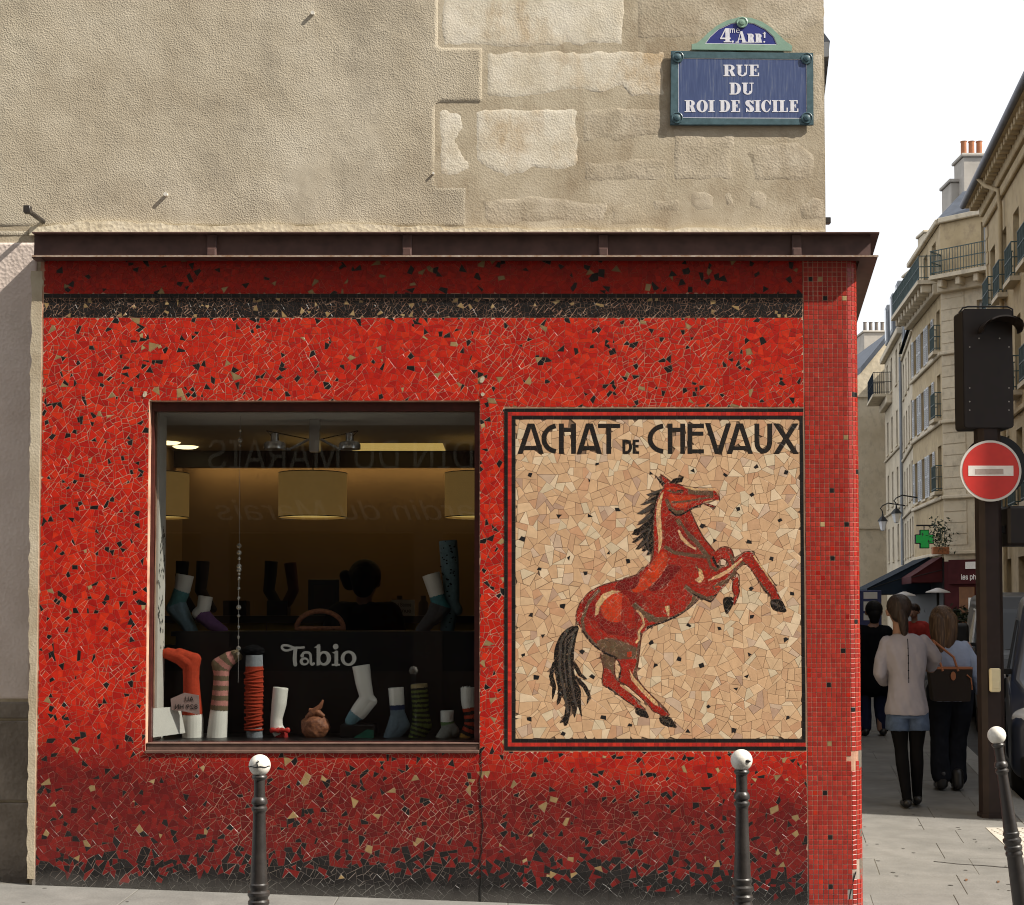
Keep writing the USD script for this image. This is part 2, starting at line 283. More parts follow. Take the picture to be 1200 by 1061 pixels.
# the main plate: blue enamel, rubbed and streaked downwards
look('enamel_blue', {'g': ('geometry', {}), 'mp': ('mapping', {'scale': (110, 1, 7)}), 'n': ('noise_texture', {'scale': 1.0, 'detail': 5, 'roughness': 0.6}), 'r': ('rgb_ramp', {'ramp': [(0.3, (0.042, 0.064, 0.155)), (0.55, (0.066, 0.094, 0.205)), (0.74, (0.15, 0.175, 0.24))]}), 'p': ('principled_bsdf', {'roughness': 0.35})},
     [('g.position', 'mp.vector'), ('mp.vector', 'n.vector'), ('n.fac', 'r.fac'), ('r.color', 'p.base_color')], 'p.BSDF')
look('shop_glass', {'w': ('layer_weight', {'blend': 0.5}), 'pw': ('math', {'math_type': 'power', 'value2': 5.0}), 'f': ('math', {'math_type': 'multiply_add', 'value2': 0.96, 'value3': 0.035}), 't': ('transparent_bsdf', {'color': (0.86, 0.87, 0.86)}), 'g': ('glossy_bsdf', {'roughness': 0.0, 'color': (1, 1, 1)}), 'm': ('mix_closure', {})}, [('w.facing', 'pw.value1'), ('pw.value', 'f.value1'), ('f.value', 'm.fac'), ('t.BSDF', 'm.closure1'), ('g.BSDF', 'm.closure2')], 'm.closure')
look('dark_glass', {'p': ('principled_bsdf', {'base_color': (0.006, 0.007, 0.009), 'roughness': 0.08, 'specular_ior_level': 0.35})}, [], 'p.BSDF')
look('far_pane', {'p': ('principled_bsdf', {'base_color': (0.05, 0.055, 0.06), 'roughness': 0.12, 'specular_ior_level': 0.7})}, [], 'p.BSDF')
look('bead_glass', {'p': ('principled_bsdf', {'base_color': (0.9, 0.9, 0.9), 'roughness': 0.02, 'transmission_weight': 0.9, 'ior': 1.45})}, [], 'p.BSDF')
plain('room_wall', (0.20, 0.135, 0.08), 0.8, 0.2, var=0.06, scale=2)
plain('room_ceiling', (0.50, 0.46, 0.40), 0.8, 0.2, var=0.05, scale=3)
plain('white_reveal', (0.62, 0.60, 0.56), 0.7, 0.3, var=0.06, scale=8)
plain('black_lacquer', (0.008, 0.008, 0.009), 0.35, 0.4, var=0.1)
plain('dark_wood', (0.02, 0.014, 0.010), 0.5, 0.4, var=0.2)
plain('yellow_front', (0.35, 0.24, 0.03), 0.6, 0.3)
plain('shade_cloth', (0.36, 0.26, 0.12), 0.8, 0.2, var=0.06, emit=((1.0, 0.58, 0.17), 0.065))
plain('panel_light', (0.6, 0.5, 0.3), 0.8, 0.2, emit=((1.0, 0.68, 0.20), 0.30))
plain('bulb_light', (0.9, 0.85, 0.7), 0.8, 0.2, emit=((1.0, 0.80, 0.40), 1.6))
plain('cove_light', (0.9, 0.85, 0.7), 0.8, 0.2, emit=((1.0, 0.70, 0.30), 5.0))
plain('chrome', (0.62, 0.62, 0.62), 0.25, 0.5, metal=0.9, var=0.05)
plain('letter_grey', (0.30, 0.295, 0.29), 0.6, 0.3, var=0.1)
plain('form_white', (0.78, 0.77, 0.73), 0.35, 0.5, var=0.04)
plain('paper', (0.74, 0.73, 0.70), 0.8, 0.2, var=0.05)
plain('copper_cloth', (0.36, 0.14, 0.065), 0.6, 0.4, scale=60, dark=(0.14, 0.05, 0.03), bump=0.5, bscale=160)
plain('green_box', (0.02, 0.14, 0.09), 0.6, 0.3)
plain('black_cloth', (0.005, 0.005, 0.006), 0.9, 0.05, var=0.3, bump=0.3, bscale=30)
plain('skin', (0.24, 0.13, 0.09), 0.55, 0.4, var=0.06)
plain('hair_black', (0.005, 0.004, 0.004), 0.6, 0.15, var=0.4, scale=40, bump=0.6, bscale=90, dist=0.01)
# long hair: strands run downwards
look('hair_brown', {'g': ('geometry', {}), 'mp': ('mapping', {'scale': (90, 90, 6)}), 'n': ('noise_texture', {'scale': 1.0, 'detail': 4}), 'r': ('rgb_ramp', {'ramp': [(0.3, (0.030, 0.016, 0.009)), (0.55, (0.07, 0.038, 0.02)), (0.75, (0.17, 0.10, 0.05))]}), 'b': ('bump', {'strength': 0.7, 'distance': 0.006}), 'p': ('principled_bsdf', {'roughness': 0.5, 'specular_ior_level': 0.25})},
     [('g.position', 'mp.vector'), ('mp.vector', 'n.vector'), ('n.fac', 'r.fac'), ('r.color', 'p.base_color'), ('n.fac', 'b.height'), ('b.normal', 'p.normal')], 'p.BSDF')
look('hair_dark', {'g': ('geometry', {}), 'mp': ('mapping', {'scale': (90, 90, 6)}), 'n': ('noise_texture', {'scale': 1.0, 'detail': 4}), 'r': ('rgb_ramp', {'ramp': [(0.3, (0.010, 0.006, 0.005)), (0.55, (0.024, 0.014, 0.010)), (0.75, (0.055, 0.032, 0.022))]}), 'b': ('bump', {'strength': 0.7, 'distance': 0.006}), 'p': ('principled_bsdf', {'roughness': 0.5, 'specular_ior_level': 0.25})},
     [('g.position', 'mp.vector'), ('mp.vector', 'n.vector'), ('n.fac', 'r.fac'), ('r.color', 'p.base_color'), ('n.fac', 'b.height'), ('b.normal', 'p.normal')], 'p.BSDF')
plain('blouse_grey', (0.26, 0.24, 0.265), 0.85, 0.1, var=0.08, scale=8, bump=0.5, bscale=14, dist=0.012)
plain('shirt_blue', (0.24, 0.28, 0.38), 0.85, 0.1, var=0.08, scale=8, bump=0.5, bscale=13, dist=0.012)
plain('denim', (0.06, 0.085, 0.14), 0.9, 0.2, var=0.25, scale=18, bump=0.5, bscale=40, dist=0.006)
plain('tights_black', (0.005, 0.0045, 0.005), 0.8, 0.08, var=0.2)
plain('trouser_dark', (0.011, 0.012, 0.016), 0.9, 0.05, var=0.25, scale=12, bump=0.5, bscale=16, dist=0.012)
plain('trouser_blue', (0.014, 0.017, 0.04), 0.9, 0.05, var=0.25, scale=12, bump=0.4, bscale=16, dist=0.01)
plain('shoe_black', (0.010, 0.009, 0.009), 0.4, 0.5)
plain('bag_brown', (0.014, 0.008, 0.005), 0.6, 0.2, var=0.3, scale=90)
plain('tan_leather', (0.26, 0.09, 0.035), 0.5, 0.4, var=0.1)
plain('van_blue', (0.010, 0.015, 0.032), 0.4, 0.5, var=0.06, coat=0.25)
plain('van_black', (0.006, 0.006, 0.008), 0.45, 0.3, var=0.06, coat=0.2)
plain('trim_black', (0.010, 0.010, 0.011), 0.6, 0.4)
plain('trim_silver', (0.60, 0.60, 0.58), 0.35, 0.5, metal=0.3)
plain('tyre', (0.015, 0.015, 0.015), 0.85, 0.2)
look('lamp_glass', {'p': ('principled_bsdf', {'base_color': (0.75, 0.76, 0.78), 'roughness': 0.15, 'specular_ior_level': 0.8, 'metallic': 0.3})}, [], 'p.BSDF')
plain('slate', (0.055, 0.065, 0.085), 0.55, 0.4, var=0.25, scale=3, bump=0.3, bscale=10, dist=0.01)
plain('zinc', (0.20, 0.215, 0.235), 0.5, 0.4, var=0.15, scale=2)
plain('gutter_metal', (0.10, 0.10, 0.115), 0.5, 0.4, var=0.2, scale=3)
plain('chimney_render', (0.38, 0.35, 0.31), 0.9, 0.2, var=0.15, scale=1.2, bump=0.2, bscale=6, dist=0.02)
plain('pot_clay', (0.33, 0.13, 0.06), 0.8, 0.3, var=0.15, scale=5)
plain('shutter_white', (0.52, 0.53, 0.54), 0.7, 0.3, var=0.08, scale=4)
plain('iron_green', (0.045, 0.075, 0.075), 0.6, 0.4, var=0.15)
plain('awning_navy', (0.012, 0.020, 0.032), 0.9, 0.2, var=0.2, scale=3)
plain('awning_red', (0.060, 0.012, 0.014), 0.9, 0.2, var=0.2, scale=3)
plain('cafe_wood', (0.16, 0.065, 0.022), 0.5, 0.4, var=0.25, scale=4)
plain('cross_green', (0.02, 0.25, 0.06), 0.5, 0.4, var=0.1, emit=((0.03, 1.0, 0.18), 0.05))
plain('leaf', (0.022, 0.034, 0.013), 0.6, 0.4, var=0.4, scale=6)
plain('kiosk_blue', (0.05, 0.06, 0.16), 0.5, 0.4)
plain('red_cloth', (0.30, 0.03, 0.025), 0.85, 0.2)
plain('shop_brown', (0.06, 0.032, 0.020), 0.6, 0.4, var=0.2, scale=2)
plain('letter_cream', (0.34, 0.31, 0.25), 0.6, 0.3)

plain('pot_grey', (0.16, 0.14, 0.125), 0.8, 0.3, var=0.2, scale=3)
rough_wall('mortar_dull', [(0.09, 0.075, 0.06), (0.13, 0.11, 0.09), (0.16, 0.14, 0.115)], 8.0, [(90, 0.5, 0.004), (60, 0.25, 0.002)], stain=(0.15, 0.12, 0.09))
# ---------------------------------------------------------------- the ground
def gz(x, y):
    """Height of the pavement: it falls along the shop front to the right and climbs gently up the side street."""
    return -0.037 * (np.clip(x, -7.0, 1.95) + 2.65) + 0.016 * np.clip(y, 0.0, 22.0) * np.clip((np.asarray(x) - 1.0) / 1.0, 0, 1)
rg = random.Random(5); ng = np.random.default_rng(5)
WX0, WX1 = F(42, 715)[0], F(1011, 715)[0]                                # ends of the shop front
def kerbx(y): return 4.05 + 0.2 * (np.asarray(y) - 3.0)                  # pavement edge up the side street
def wallx(y): return WX1 - 0.02 + 0.175 * np.asarray(y)                  # left-hand house line up the side street
def sheet(xs, ys, zf):
    X, Y = np.meshgrid(xs, ys); Z = zf(X, Y); n = len(xs); v = np.column_stack([X.ravel(), Y.ravel(), np.broadcast_to(Z, X.shape).ravel()])
    i = (np.arange(len(ys) - 1)[:, None] * n + np.arange(n - 1)[None]).ravel(); return v, np.vstack([np.column_stack([i, i + 1, i + n + 1]), np.column_stack([i, i + n + 1, i + n])])
gs = [-300, -80, -30, -14, -8, -5, -3, -1, 1, 2, 3, 4, 6, 8, 12, 16, 22, 30, 60, 100, 300]
put('/World', 'road', sheet(gs, [-300, -60, -20, -12, -8, -4, -2, 0, 2, 4, 8, 14, 22, 30, 40, 60, 100, 300], lambda x, y: gz(x, y) - 0.14), 'asphalt', label='dark asphalt road', kind='structure')
pave = '/World/' + numbered('/World', 'pavement'); UsdGeom.Xform.Define(stage, pave); tag(stage.GetPrimAtPath(pave), 'pale grey stone slab pavement round the corner shop', kind='structure')
bed = MB(); v, f = sheet([-8, -5, -2.65, 0, 1, 2, 3, 3.45], [-3.6, -2, -0.4, 0.05], lambda x, y: gz(x, y) - 0.0028); bed.add(v, f)
ys = np.linspace(0.05, 46, 40); v = []
for y in ys: v += [(wallx(y) - 0.4, y, gz(3.0, y) - 0.0028), (kerbx(y) - 0.0, y, gz(3.0, y) - 0.0028)]
i = np.arange(0, 2 * len(ys) - 2, 2); bed.add(v, np.vstack([np.column_stack([i, i + 1, i + 3]), np.column_stack([i, i + 3, i + 2])]))
MAT_JOINT = plain('paving_joint', (0.135, 0.127, 0.112), 0.95, 0.1, var=0.2)
put(pave, 'bed', bed, 'paving_joint')
def slab(quad, drop=0.0, h=0.03):
    q = np.array(quad, float); c = q.mean(0); z = gz(q[:, 0], q[:, 1]) + drop; q2 = c + (q - c) * (1 - 0.0035 / np.maximum(np.linalg.norm(q - c, axis=1, keepdims=True), 1e-6))
    v = np.vstack([np.column_stack([q, z - h]), np.column_stack([q, z - 0.002]), np.column_stack([q2, z])]); i = np.arange(4); j = np.roll(i, -1); f = []
    for o in (0, 4): f += [np.column_stack([i + o, j + o, i + o + 4]), np.column_stack([j + o, j + o + 4, i + o + 4])]
    f.append(np.array([[8, 9, 10], [8, 10, 11]])); return v, np.vstack(f)
y = -3.55; row = 0
while y < 0.0 - 0.02:
    y2 = min(y + 0.60, -0.006) if y + 0.60 < -0.3 else -0.006
    x = -7.0 + (0.45 if row % 2 else 0)
    while x < 3.3:
        w = rg.uniform(0.75, 1.1); x2 = min(x + w, 3.4); g = 0.0025
        put(pave, 'paving_slab', slab([(x + g, y + g), (x2 - g, y + g), (x2 - g, y2 - g), (x + g, y2 - g)], rg.uniform(-0.0015, 0.0015)), 'paving')
        x = x2
    y = y2; row += 1
y = 0.0
while y < 19:
    y2 = y + rg.uniform(0.5, 0.62); t = 0.0 if row % 2 else 0.2; row += 1; e0 = (wallx(y) - 0.3, kerbx(y) - 0.19); e1 = (wallx(y2) - 0.3, kerbx(y2) - 0.19); cuts = [0.0]
    while cuts[-1] < 1: cuts.append(min(1, cuts[-1] + rg.uniform(0.28, 0.42) * (1 if len(cuts) > 1 else 0.5 + t)))
    for a, b in zip(cuts, cuts[1:]):
        if b - a < 0.03: continue
        g = 0.0022; L = lambda e, s: e[0] + (e[1] - e[0]) * s
        put(pave, 'paving_slab', slab([(L(e0, a) + g, y + g), (L(e0, b) - g, y + g), (L(e1, b) - g, y2 - g), (L(e1, a) + g, y2 - g)], rg.uniform(-0.0015, 0.0015)), 'paving')
    y = y2
kerb = '/World/' + numbered('/World', 'kerb'); UsdGeom.Xform.Define(stage, kerb); tag(stage.GetPrimAtPath(kerb), 'grey granite kerb along the side street', kind='structure')
plain('granite', (0.24, 0.235, 0.22), 0.8, 0.3, var=0.15, scale=30, bump=0.3, bscale=90)
for k in range(34):
    y0, y1 = 0.02 + k * 1.2, 0.02 + (k + 1) * 1.2 - 0.008; q = [(kerbx(y0) - 0.18, y0), (kerbx(y0), y0), (kerbx(y1), y1), (kerbx(y1) - 0.18, y1)]
    put(kerb, 'kerb_stone', slab(q, 0.0, 0.2), 'granite')
for k in range(9):
    x0 = -7.0 + k * 1.2; put(kerb, 'kerb_stone', slab([(x0, -3.75), (x0 + 1.19, -3.75), (x0 + 1.19, -3.56), (x0, -3.56)], 0.0, 0.2), 'granite')
a0 = (3.41, -3.56)
for k in range(7):      # rounded corner of the pavement
    t0, t1 = k / 7 * math.pi / 2, (k + 1) / 7 * math.pi / 2 - 0.004; c = (3.4, -2.9); R0, R1 = 0.66, 0.85
    put(kerb, 'kerb_stone', slab([(c[0] + R0 * math.sin(t0), c[1] - R0 * math.cos(t0)), (c[0] + R1 * math.sin(t0), c[1] - R1 * math.cos(t0)), (c[0] + R1 * math.sin(t1), c[1] - R1 * math.cos(t1)), (c[0] + R0 * math.sin(t1), c[1] - R0 * math.cos(t1))], 0, 0.2), 'granite')
put(pave, 'corner_paving', slab([(3.41, -2.9), (4.06, -2.9), (3.46, 0.0), (3.42, 0.0)], -0.001), 'paving')
# studded warning paving by the crossing
tp = thing('tactile_paving', 'pale studded warning paving slab beside the leaning bollard at the crossing', 'tactile paving')
p0, p1 = at(1150, 968, 2.9), at(1192, 1001, 1.7); q = np.array([(3.36, 1.72), (4.05, 1.62), (4.05, 2.90), (3.53, 2.90)])
v, f = slab(q, 0.004, 0.02); rough_wall('tactile_pale', [(0.36, 0.335, 0.29), (0.45, 0.42, 0.37), (0.50, 0.47, 0.42)], 4, [(70, 0.3, 0.003), (60, 0.2, 0.002)], rough=0.8, stain=(0.33, 0.3, 0.26))
put(tp, 'slab', (v, f), 'tactile_pale'); m = MB(); s = Polygon(q).buffer(-0.03)
for a in np.arange(3.3, 4.1, 0.062):
    for b in np.arange(1.6, 2.95, 0.062):
        if s.contains(Point(a, b)):
            v, f = lathe([(0.016, 0.0), (0.013, 0.005), (0.001, 0.006)], 8); m.add(v + (a, b, float(gz(a, b)) + 0.004), f)
put(tp, 'studs', m, 'tactile_pale', kind='stuff')
gum = MB(); rgum = random.Random(12)
for _ in range(90):
    y = rgum.uniform(-0.9, 9); x = rgum.uniform(float(wallx(max(y, 0))) + 0.1, float(kerbx(max(y, 0))) - 0.4) if rgum.random() < 0.8 else rgum.uniform(-3, 2); y = y if x > 2 else rgum.uniform(-1.2, -0.05); r = rgum.uniform(0.006, 0.016); n = 9; q = [(x + r * rgum.uniform(.8, 1.2) * math.cos(2 * math.pi * i / n), y + r * rgum.uniform(.8, 1.2) * math.sin(2 * math.pi * i / n)) for i in range(n)]
    gum.add(np.array([(a, b, float(gz(a, b)) + 0.0022) for a, b in q]), [(0, i, i + 1) for i in range(1, n - 1)])
plain('gum_dark', (0.07, 0.066, 0.06), 0.8, 0.2); put(pave, 'gum_spots', gum, 'gum_dark', kind='stuff')
def gpt(px, py): d = FPX * 1.655 / (py - 715); x = (px - 600) / FPX * d; return x, d - DIST
c = [gpt(*q) for q in ((1090, 1009), (1120, 1012), (1150, 1013.5), (1200, 1017.5))]; put(pave, 'crack', tube([(a, b, float(gz(a, b)) + 0.001) for a, b in c], 0.004, 5), 'gum_dark', label='dark crack across the sunlit slabs')
# litter on the slabs
for k, (px, py) in enumerate([(1128, 1030), (1165, 1032)]):
    d = FPX * 1.66 / (py - 715); x = (px - 600) / FPX * d; y = d - DIST; z = float(gz(x, y)); v = np.array([(-0.03, -0.05, 0.0), (-0.005, -0.05, 0.004), (0.012, 0.0, 0.012), (-0.012, 0.005, 0.012), (0.03, 0.05, 0.0), (0.005, 0.055, 0.006), (-0.03, -0.05, -0.002), (0.03, 0.05, -0.002)])
    put('/World', 'dead_leaf', (v * 0.55 + (x, y, z + 0.004), [(0, 1, 2), (0, 2, 3), (3, 2, 4), (3, 4, 5), (0, 6, 1), (4, 7, 5), (0, 3, 6), (3, 5, 6)]), 'cafe_wood', cat='leaf', label=('curled dry brown leaf on the sunlit slabs, nearer the shop corner', 'curled dry brown leaf on the sunlit slabs, nearer the leaning bollard')[k], group='dry leaves on the pavement')

# ---------------------------------------------------------------- the corner house: upper wall
UY = 0.20                                                              # plane of the wall above the shop
X_R = F(967, 200, UY)[0]
cb = thing('corner_house', 'beige rendered corner house wall with bare ashlar blocks above the red shop', 'building')
m = MB(); ZTOP = 14.0
foot = np.array([(-9.0, UY), (X_R, UY), (X_R + 0.17 * 17.8, 17.9), (-9.0, 17.9)])
z0 = F(0, 290, UY)[1]
def block(poly, z0, z1, m=None):
    """A vertical prism over a plan outline (counter-clockwise)."""
    m = m or MB(); p = np.array(poly, float); n = len(p); v = np.vstack([np.column_stack([p, np.full(n, z0)]), np.column_stack([p, np.full(n, z1)])]); i = np.arange(n); j = np.roll(i, -1)
    top = earcut(Polygon(p))[1]; m.add(v, np.vstack([np.column_stack([i, j, i + n]), np.column_stack([j, j + n, i + n]), top + n])); return m
# the body of the house starts behind the shop window's room: an upper block and the parts beside the room
put(cb, 'wall', block(foot, z0 - 0.1, ZTOP, m), 'mortar_tan')
RX0, RX1, RY1 = -2.55, 1.0, 4.0
body = MB(); block([(-9.0, UY), (WX0 + 0.0, UY), (WX0, 10.2), (-9.0, 10.2)], -0.6, z0 - 0.1, body); block([(1.2, 0.32), (WX1 - 0.16, 0.32), (wallx(17.9), 17.9), (1.2, 17.9)], -0.6, z0 - 0.1, body); block([(WX0, RY1 + 0.1), (1.2, RY1 + 0.1), (1.2, 10.2), (WX0, 10.2)], -0.6, z0 - 0.1, body)
put(cb, 'lower_wall', body, 'mortar_tan')
# render: a thick rough coat that ends in steps against the blocks
def Q(cx, cy): return 480 + cx / 2.3077, cy / 2.3077
def coat(x0, x1, zb, zt, y, seed, step=0.016, amp=0.004, ragged=0.0):
    nx, nz = max(2, int((x1 - x0) / step)), max(2, int((zt - zb) / step)); X, Z = np.meshgrid(np.linspace(x0, x1, nx), np.linspace(zb, zt, nz))
    n = meshkit.fbm(np.stack([X * 9, Z * 9, X * 0 + seed], -1), 4, 3); n2 = meshkit.noise(np.stack([X * 1.3, Z * 1.3, X * 0 + seed], -1), 2)
    Y = y - (n - 0.5) * amp * 2 - (n2 - 0.5) * 0.008
    edge = (np.arange(nx) == 0) | (np.arange(nx) == nx - 1); ez = (np.arange(nz) == 0) | (np.arange(nz) == nz - 1)
    E = edge[None, :] | ez[:, None]; Y = np.where(E, UY + 0.003, Y); sh = ragged * (meshkit.noise(np.stack([X * 30, Z * 30, X * 0 + 7], -1), 4) - 0.5); X = np.where(edge[None, :] | np.roll(edge, 1)[None, :] | np.roll(edge, -1)[None, :], X + sh, X)
    Xn = X.copy(); Xn[:, 0] = X[:, 1] - 0.001; Xn[:, -1] = X[:, -2] + 0.001; Zn = Z.copy(); Zn[0] = Z[1] - 0.001; Zn[-1] = Z[-2] + 0.001
    v = np.column_stack([Xn.ravel(), Y.ravel(), Zn.ravel()]); i = (np.arange(nz - 1)[:, None] * nx + np.arange(nx - 1)[None]).ravel()
    return v, np.vstack([np.column_stack([i, i + 1, i + nx + 1]), np.column_stack([i, i + nx + 1, i + nx])])
YC = UY - 0.0045
rows = [(-60, 55, 515.5), (55, 124, 568), (124, 216, 513.5), (216, 267, 550)]
def stepped(step=0.015):
    xs = np.arange(-4.2, F(575, 100, UY)[0], step); zs = np.arange(F(0, 267, UY)[1], F(0, -60, UY)[1], step); X, Z = np.meshgrid(xs, zs)
    lim = np.zeros_like(zs)
    for ya, yb, xe in rows: lim[(zs <= F(0, ya, UY)[1]) & (zs >= F(0, yb, UY)[1] - 1e-6)] = F(xe, 100, UY)[0]
    jit = 0.012 * (meshkit.fbm(np.column_stack([zs * 14, zs * 0, zs * 0 + 4]), 3, 8) - 0.5); ok = X <= (lim + jit)[:, None]
    pad = np.pad(ok, 1); inner = ok & pad[2:, 1:-1] & pad[:-2, 1:-1] & pad[1:-1, 2:] & np.pad(ok, 1, constant_values=True)[1:-1, :-2]
    inner |= ok & (np.arange(len(xs)) == 0)[None, :]
    n = meshkit.fbm(np.stack([X * 9, Z * 9, X * 0 + 1], -1), 4, 3); n2 = meshkit.noise(np.stack([X * 1.3, Z * 1.3, X * 0 + 1], -1), 2); n3 = meshkit.noise(np.stack([X * 60, Z * 60, X * 0 + 1], -1), 12)
    Y = np.where(inner, YC - (n - 0.5) * 0.004 - (n2 - 0.5) * 0.008 - (n3 - 0.5) * 0.0012, UY + 0.004)
    nx, nz = len(xs), len(zs); idx = np.arange(nx * nz).reshape(nz, nx); c = ok[:-1, :-1] & ok[1:, :-1] & ok[:-1, 1:] & ok[1:, 1:]; i = idx[:-1, :-1][c]
    # pull the rim under its neighbour so that the coat ends in a sharp step
    return np.column_stack([X.ravel(), Y.ravel(), Z.ravel()]), np.vstack([np.column_stack([i, i + 1, i + nx + 1]), np.column_stack([i, i + nx + 1, i + nx])])
m = MB(); m.add(*stepped())
m.add(*coat(-4.2, F(36, 300, UY)[0], F(0, 281, UY)[1], F(0, 266, UY)[1], YC, 1.0, ragged=0.0))
put(cb, 'render', m, 'stucco', smooth=True)
m = MB(); m.add(*coat(-4.2, F(44, 500, UY)[0], F(0, 822, UY)[1], F(0, 282, UY)[1], UY - 0.010, 3.0, amp=0.0015)); put(cb, 'render', m, 'pink_render', smooth=True, label='smooth pinkish render low on the left, in shade')
put(cb, 'render', MB().box((-8.99, YC, F(0, -59, UY)[1]), (F(515, 100, UY)[0], UY + 0.01, 13.99)), 'stucco')
# ashlar blocks, traced
def jag(poly, amp, seed, step=0.02):
    g = poly.segmentize(step); c = np.array(g.exterior.coords)[:-1]; n = meshkit.fbm(np.column_stack([c * 16, np.full(len(c), seed)]), 3, 11) - 0.5; n2 = meshkit.fbm(np.column_stack([c * 16, np.full(len(c), seed + 31.0)]), 3, 12) - 0.5
    return Polygon(c + np.column_stack([n, n2]) * amp).buffer(0)
def ashlar(pts, mat, proud, seed, amp=0.03, label=None):
    p = jag(Polygon(FP([Q(*c) for c in pts], UY)), amp, seed)
    inner = p.buffer(-0.007)
    if inner.geom_type != 'Polygon': inner = max(inner.geoms, key=lambda g: g.area)
    # front face as a grid so that it is uneven, sides sloping to the joint
    m = MB(); mx0, mz0, mx1, mz1 = inner.bounds; xs, zs = np.arange(mx0, mx1 + .02, .02), np.arange(mz0, mz1 + .02, .02)
    pr = shapely.prepare(inner); pts_in = np.array([(a, b) for a in xs for b in zs if shapely.contains_xy(inner.buffer(-0.006), a, b)]).reshape(-1, 2); ring = np.array(inner.segmentize(0.02).exterior.coords)[:-1]
    from scipy.spatial import Delaunay
    P2 = np.vstack([ring, pts_in]); D = Delaunay(P2).simplices; cen = P2[D].mean(1); D = D[shapely.contains_xy(inner, cen[:, 0], cen[:, 1])]
    e1, e2 = P2[D[:, 1]] - P2[D[:, 0]], P2[D[:, 2]] - P2[D[:, 0]]; flip = e1[:, 0] * e2[:, 1] - e1[:, 1] * e2[:, 0] < 0; D[flip] = D[flip][:, ::-1]
    yy = UY - proud * 0.10 - 0.0010 - (meshkit.fbm(np.column_stack([P2 * 12, np.full(len(P2), seed)]), 5, 5) - 0.5) * 0.005; yy[:len(ring)] += 0.0025
    nr = len(ring); out = np.array([c for c in ring]); cc = np.array(inner.centroid.coords[0]); out = ring + (ring - cc) / np.maximum(np.linalg.norm(ring - cc, axis=1, keepdims=True), 1e-6) * 0.0025
    v = np.vstack([np.column_stack([P2[:, 0], yy, P2[:, 1]]), np.column_stack([out[:, 0], np.full(nr, UY + 0.004), out[:, 1]])]); i = np.arange(nr); j = np.roll(i, -1); o = len(P2)
    m.add(v, np.vstack([D, np.column_stack([i, i + o, j]), np.column_stack([j, i + o, j + o])]))
    put(cb, 'stone_block', m, mat, smooth=40, label=label)
BL = [([(86, -90), (580, -90), (582, 60), (578, 122), (330, 128), (88, 124)], 'stone_pale', .010), ([(612, -90), (1122, -90), (1122, 60), (1035, 112), (880, 95), (700, 108), (614, 108)], 'stone_worn', .006),
      ([(206, 140), (400, 136), (690, 138), (692, 262), (600, 262), (570, 232), (540, 250), (430, 246), (330, 262), (208, 266)], 'stone_pale', .011), ([(705, 135), (1122, 140), (1122, 330), (1060, 352), (712, 338)], 'stone_worn', .004),
      ([(80, 298), (140, 296), (150, 350), (128, 380), (152, 430), (176, 462), (110, 480), (80, 470)], 'stone_pale', .006), ([(176, 296), (455, 294), (456, 452), (400, 462), (330, 458), (260, 484), (196, 452), (172, 425), (178, 360)], 'stone_pale', .012),
      ([(466, 294), (704, 292), (704, 376), (640, 370), (560, 390), (520, 376), (468, 388)], 'stone_worn', .007), ([(468, 426), (520, 440), (600, 428), (704, 432), (704, 488), (470, 492)], 'stone_worn', .006),
      ([(712, 345), (790, 346), (808, 380), (878, 356), (882, 400), (872, 430), (882, 488), (712, 490)], 'stone_worn', .007), ([(906, 410), (960, 386), (1040, 380), (1096, 418), (1092, 490), (930, 492), (922, 440)], 'stone_worn', .010),
      ([(195, 540), (330, 528), (535, 545), (532, 606), (360, 604), (210, 612)], 'stone_worn', .008), ([(540, 560), (620, 540), (650, 590), (640, 612), (542, 612)], 'mortar_tan', .006), ([(652, 540), (735, 532), (732, 576), (655, 580)], 'stone_worn', .006),
      ([(752, 518), (800, 512), (826, 530), (822, 566), (780, 574), (752, 556)], 'stone_worn', .012), ([(848, 520), (874, 514), (880, 556), (856, 562)], 'stone_worn', .010), ([(918, 522), (940, 510), (970, 520), (968, 560), (945, 574), (920, 558)], 'stone_worn', .012),
      ([(1046, 560), (1090, 530), (1124, 540), (1124, 598), (1060, 596)], 'stone_worn', .010)]
for k, (p, mt, pr_) in enumerate(BL): ashlar(p, mt, pr_, 3.7 * k, amp=0.036)
# pale mortar fillet on the ledge above the fascia
top = [(36, 277)] + [(x, 264 + 5 * (meshkit.fbm(np.array([[x / 26.0, 2.2, 5.1]]), 4, 9)[0] - 0.45) * 2.0 - (4 if 85 < x < 160 else 0) + (5 if x > 520 else 0)) for x in range(36, 972, 6)] + [(969, 277)]
g = Polygon([(F(min(a, 966.5), b, UY)) for a, b in top]).buffer(0); m = MB(); m.add(*prism(g, UY - 0.024, UY + 0.01)); put(cb, 'mortar_fillet', m, 'mortar_cream')
# base blocks at the far left
for k, (ya, yb, d) in enumerate([(823, 842, .012), (845, 938, .016), (941, 1046, .020)]):
    m = MB(); m.box((-4.2, UY - d, F(0, yb, UY)[1]), (F(36, 900, UY)[0], UY + 0.02, F(0, ya, UY)[1]), 0.006); put(cb, 'base_stone', m, 'base_stone')
m = MB(); e = [(41 - (q - 330) / 725 * 5 + ng.normal(0, 0.8), q) for q in range(318, 1036, 8)]; g = Polygon(FP([(a - 4, b) for a, b in e] + [(50 - (b - 310) / 725 * 10, b) for a, b in e[::-1]])).buffer(0); m.add(*prism(g, -0.004, 0.02)); m.box((WX0 - 0.02, 0.02, -0.1), (WX0 + 0.02, UY, F(0, 312)[1]))
put(cb, 'mortar_edge', m, 'mortar_tan')
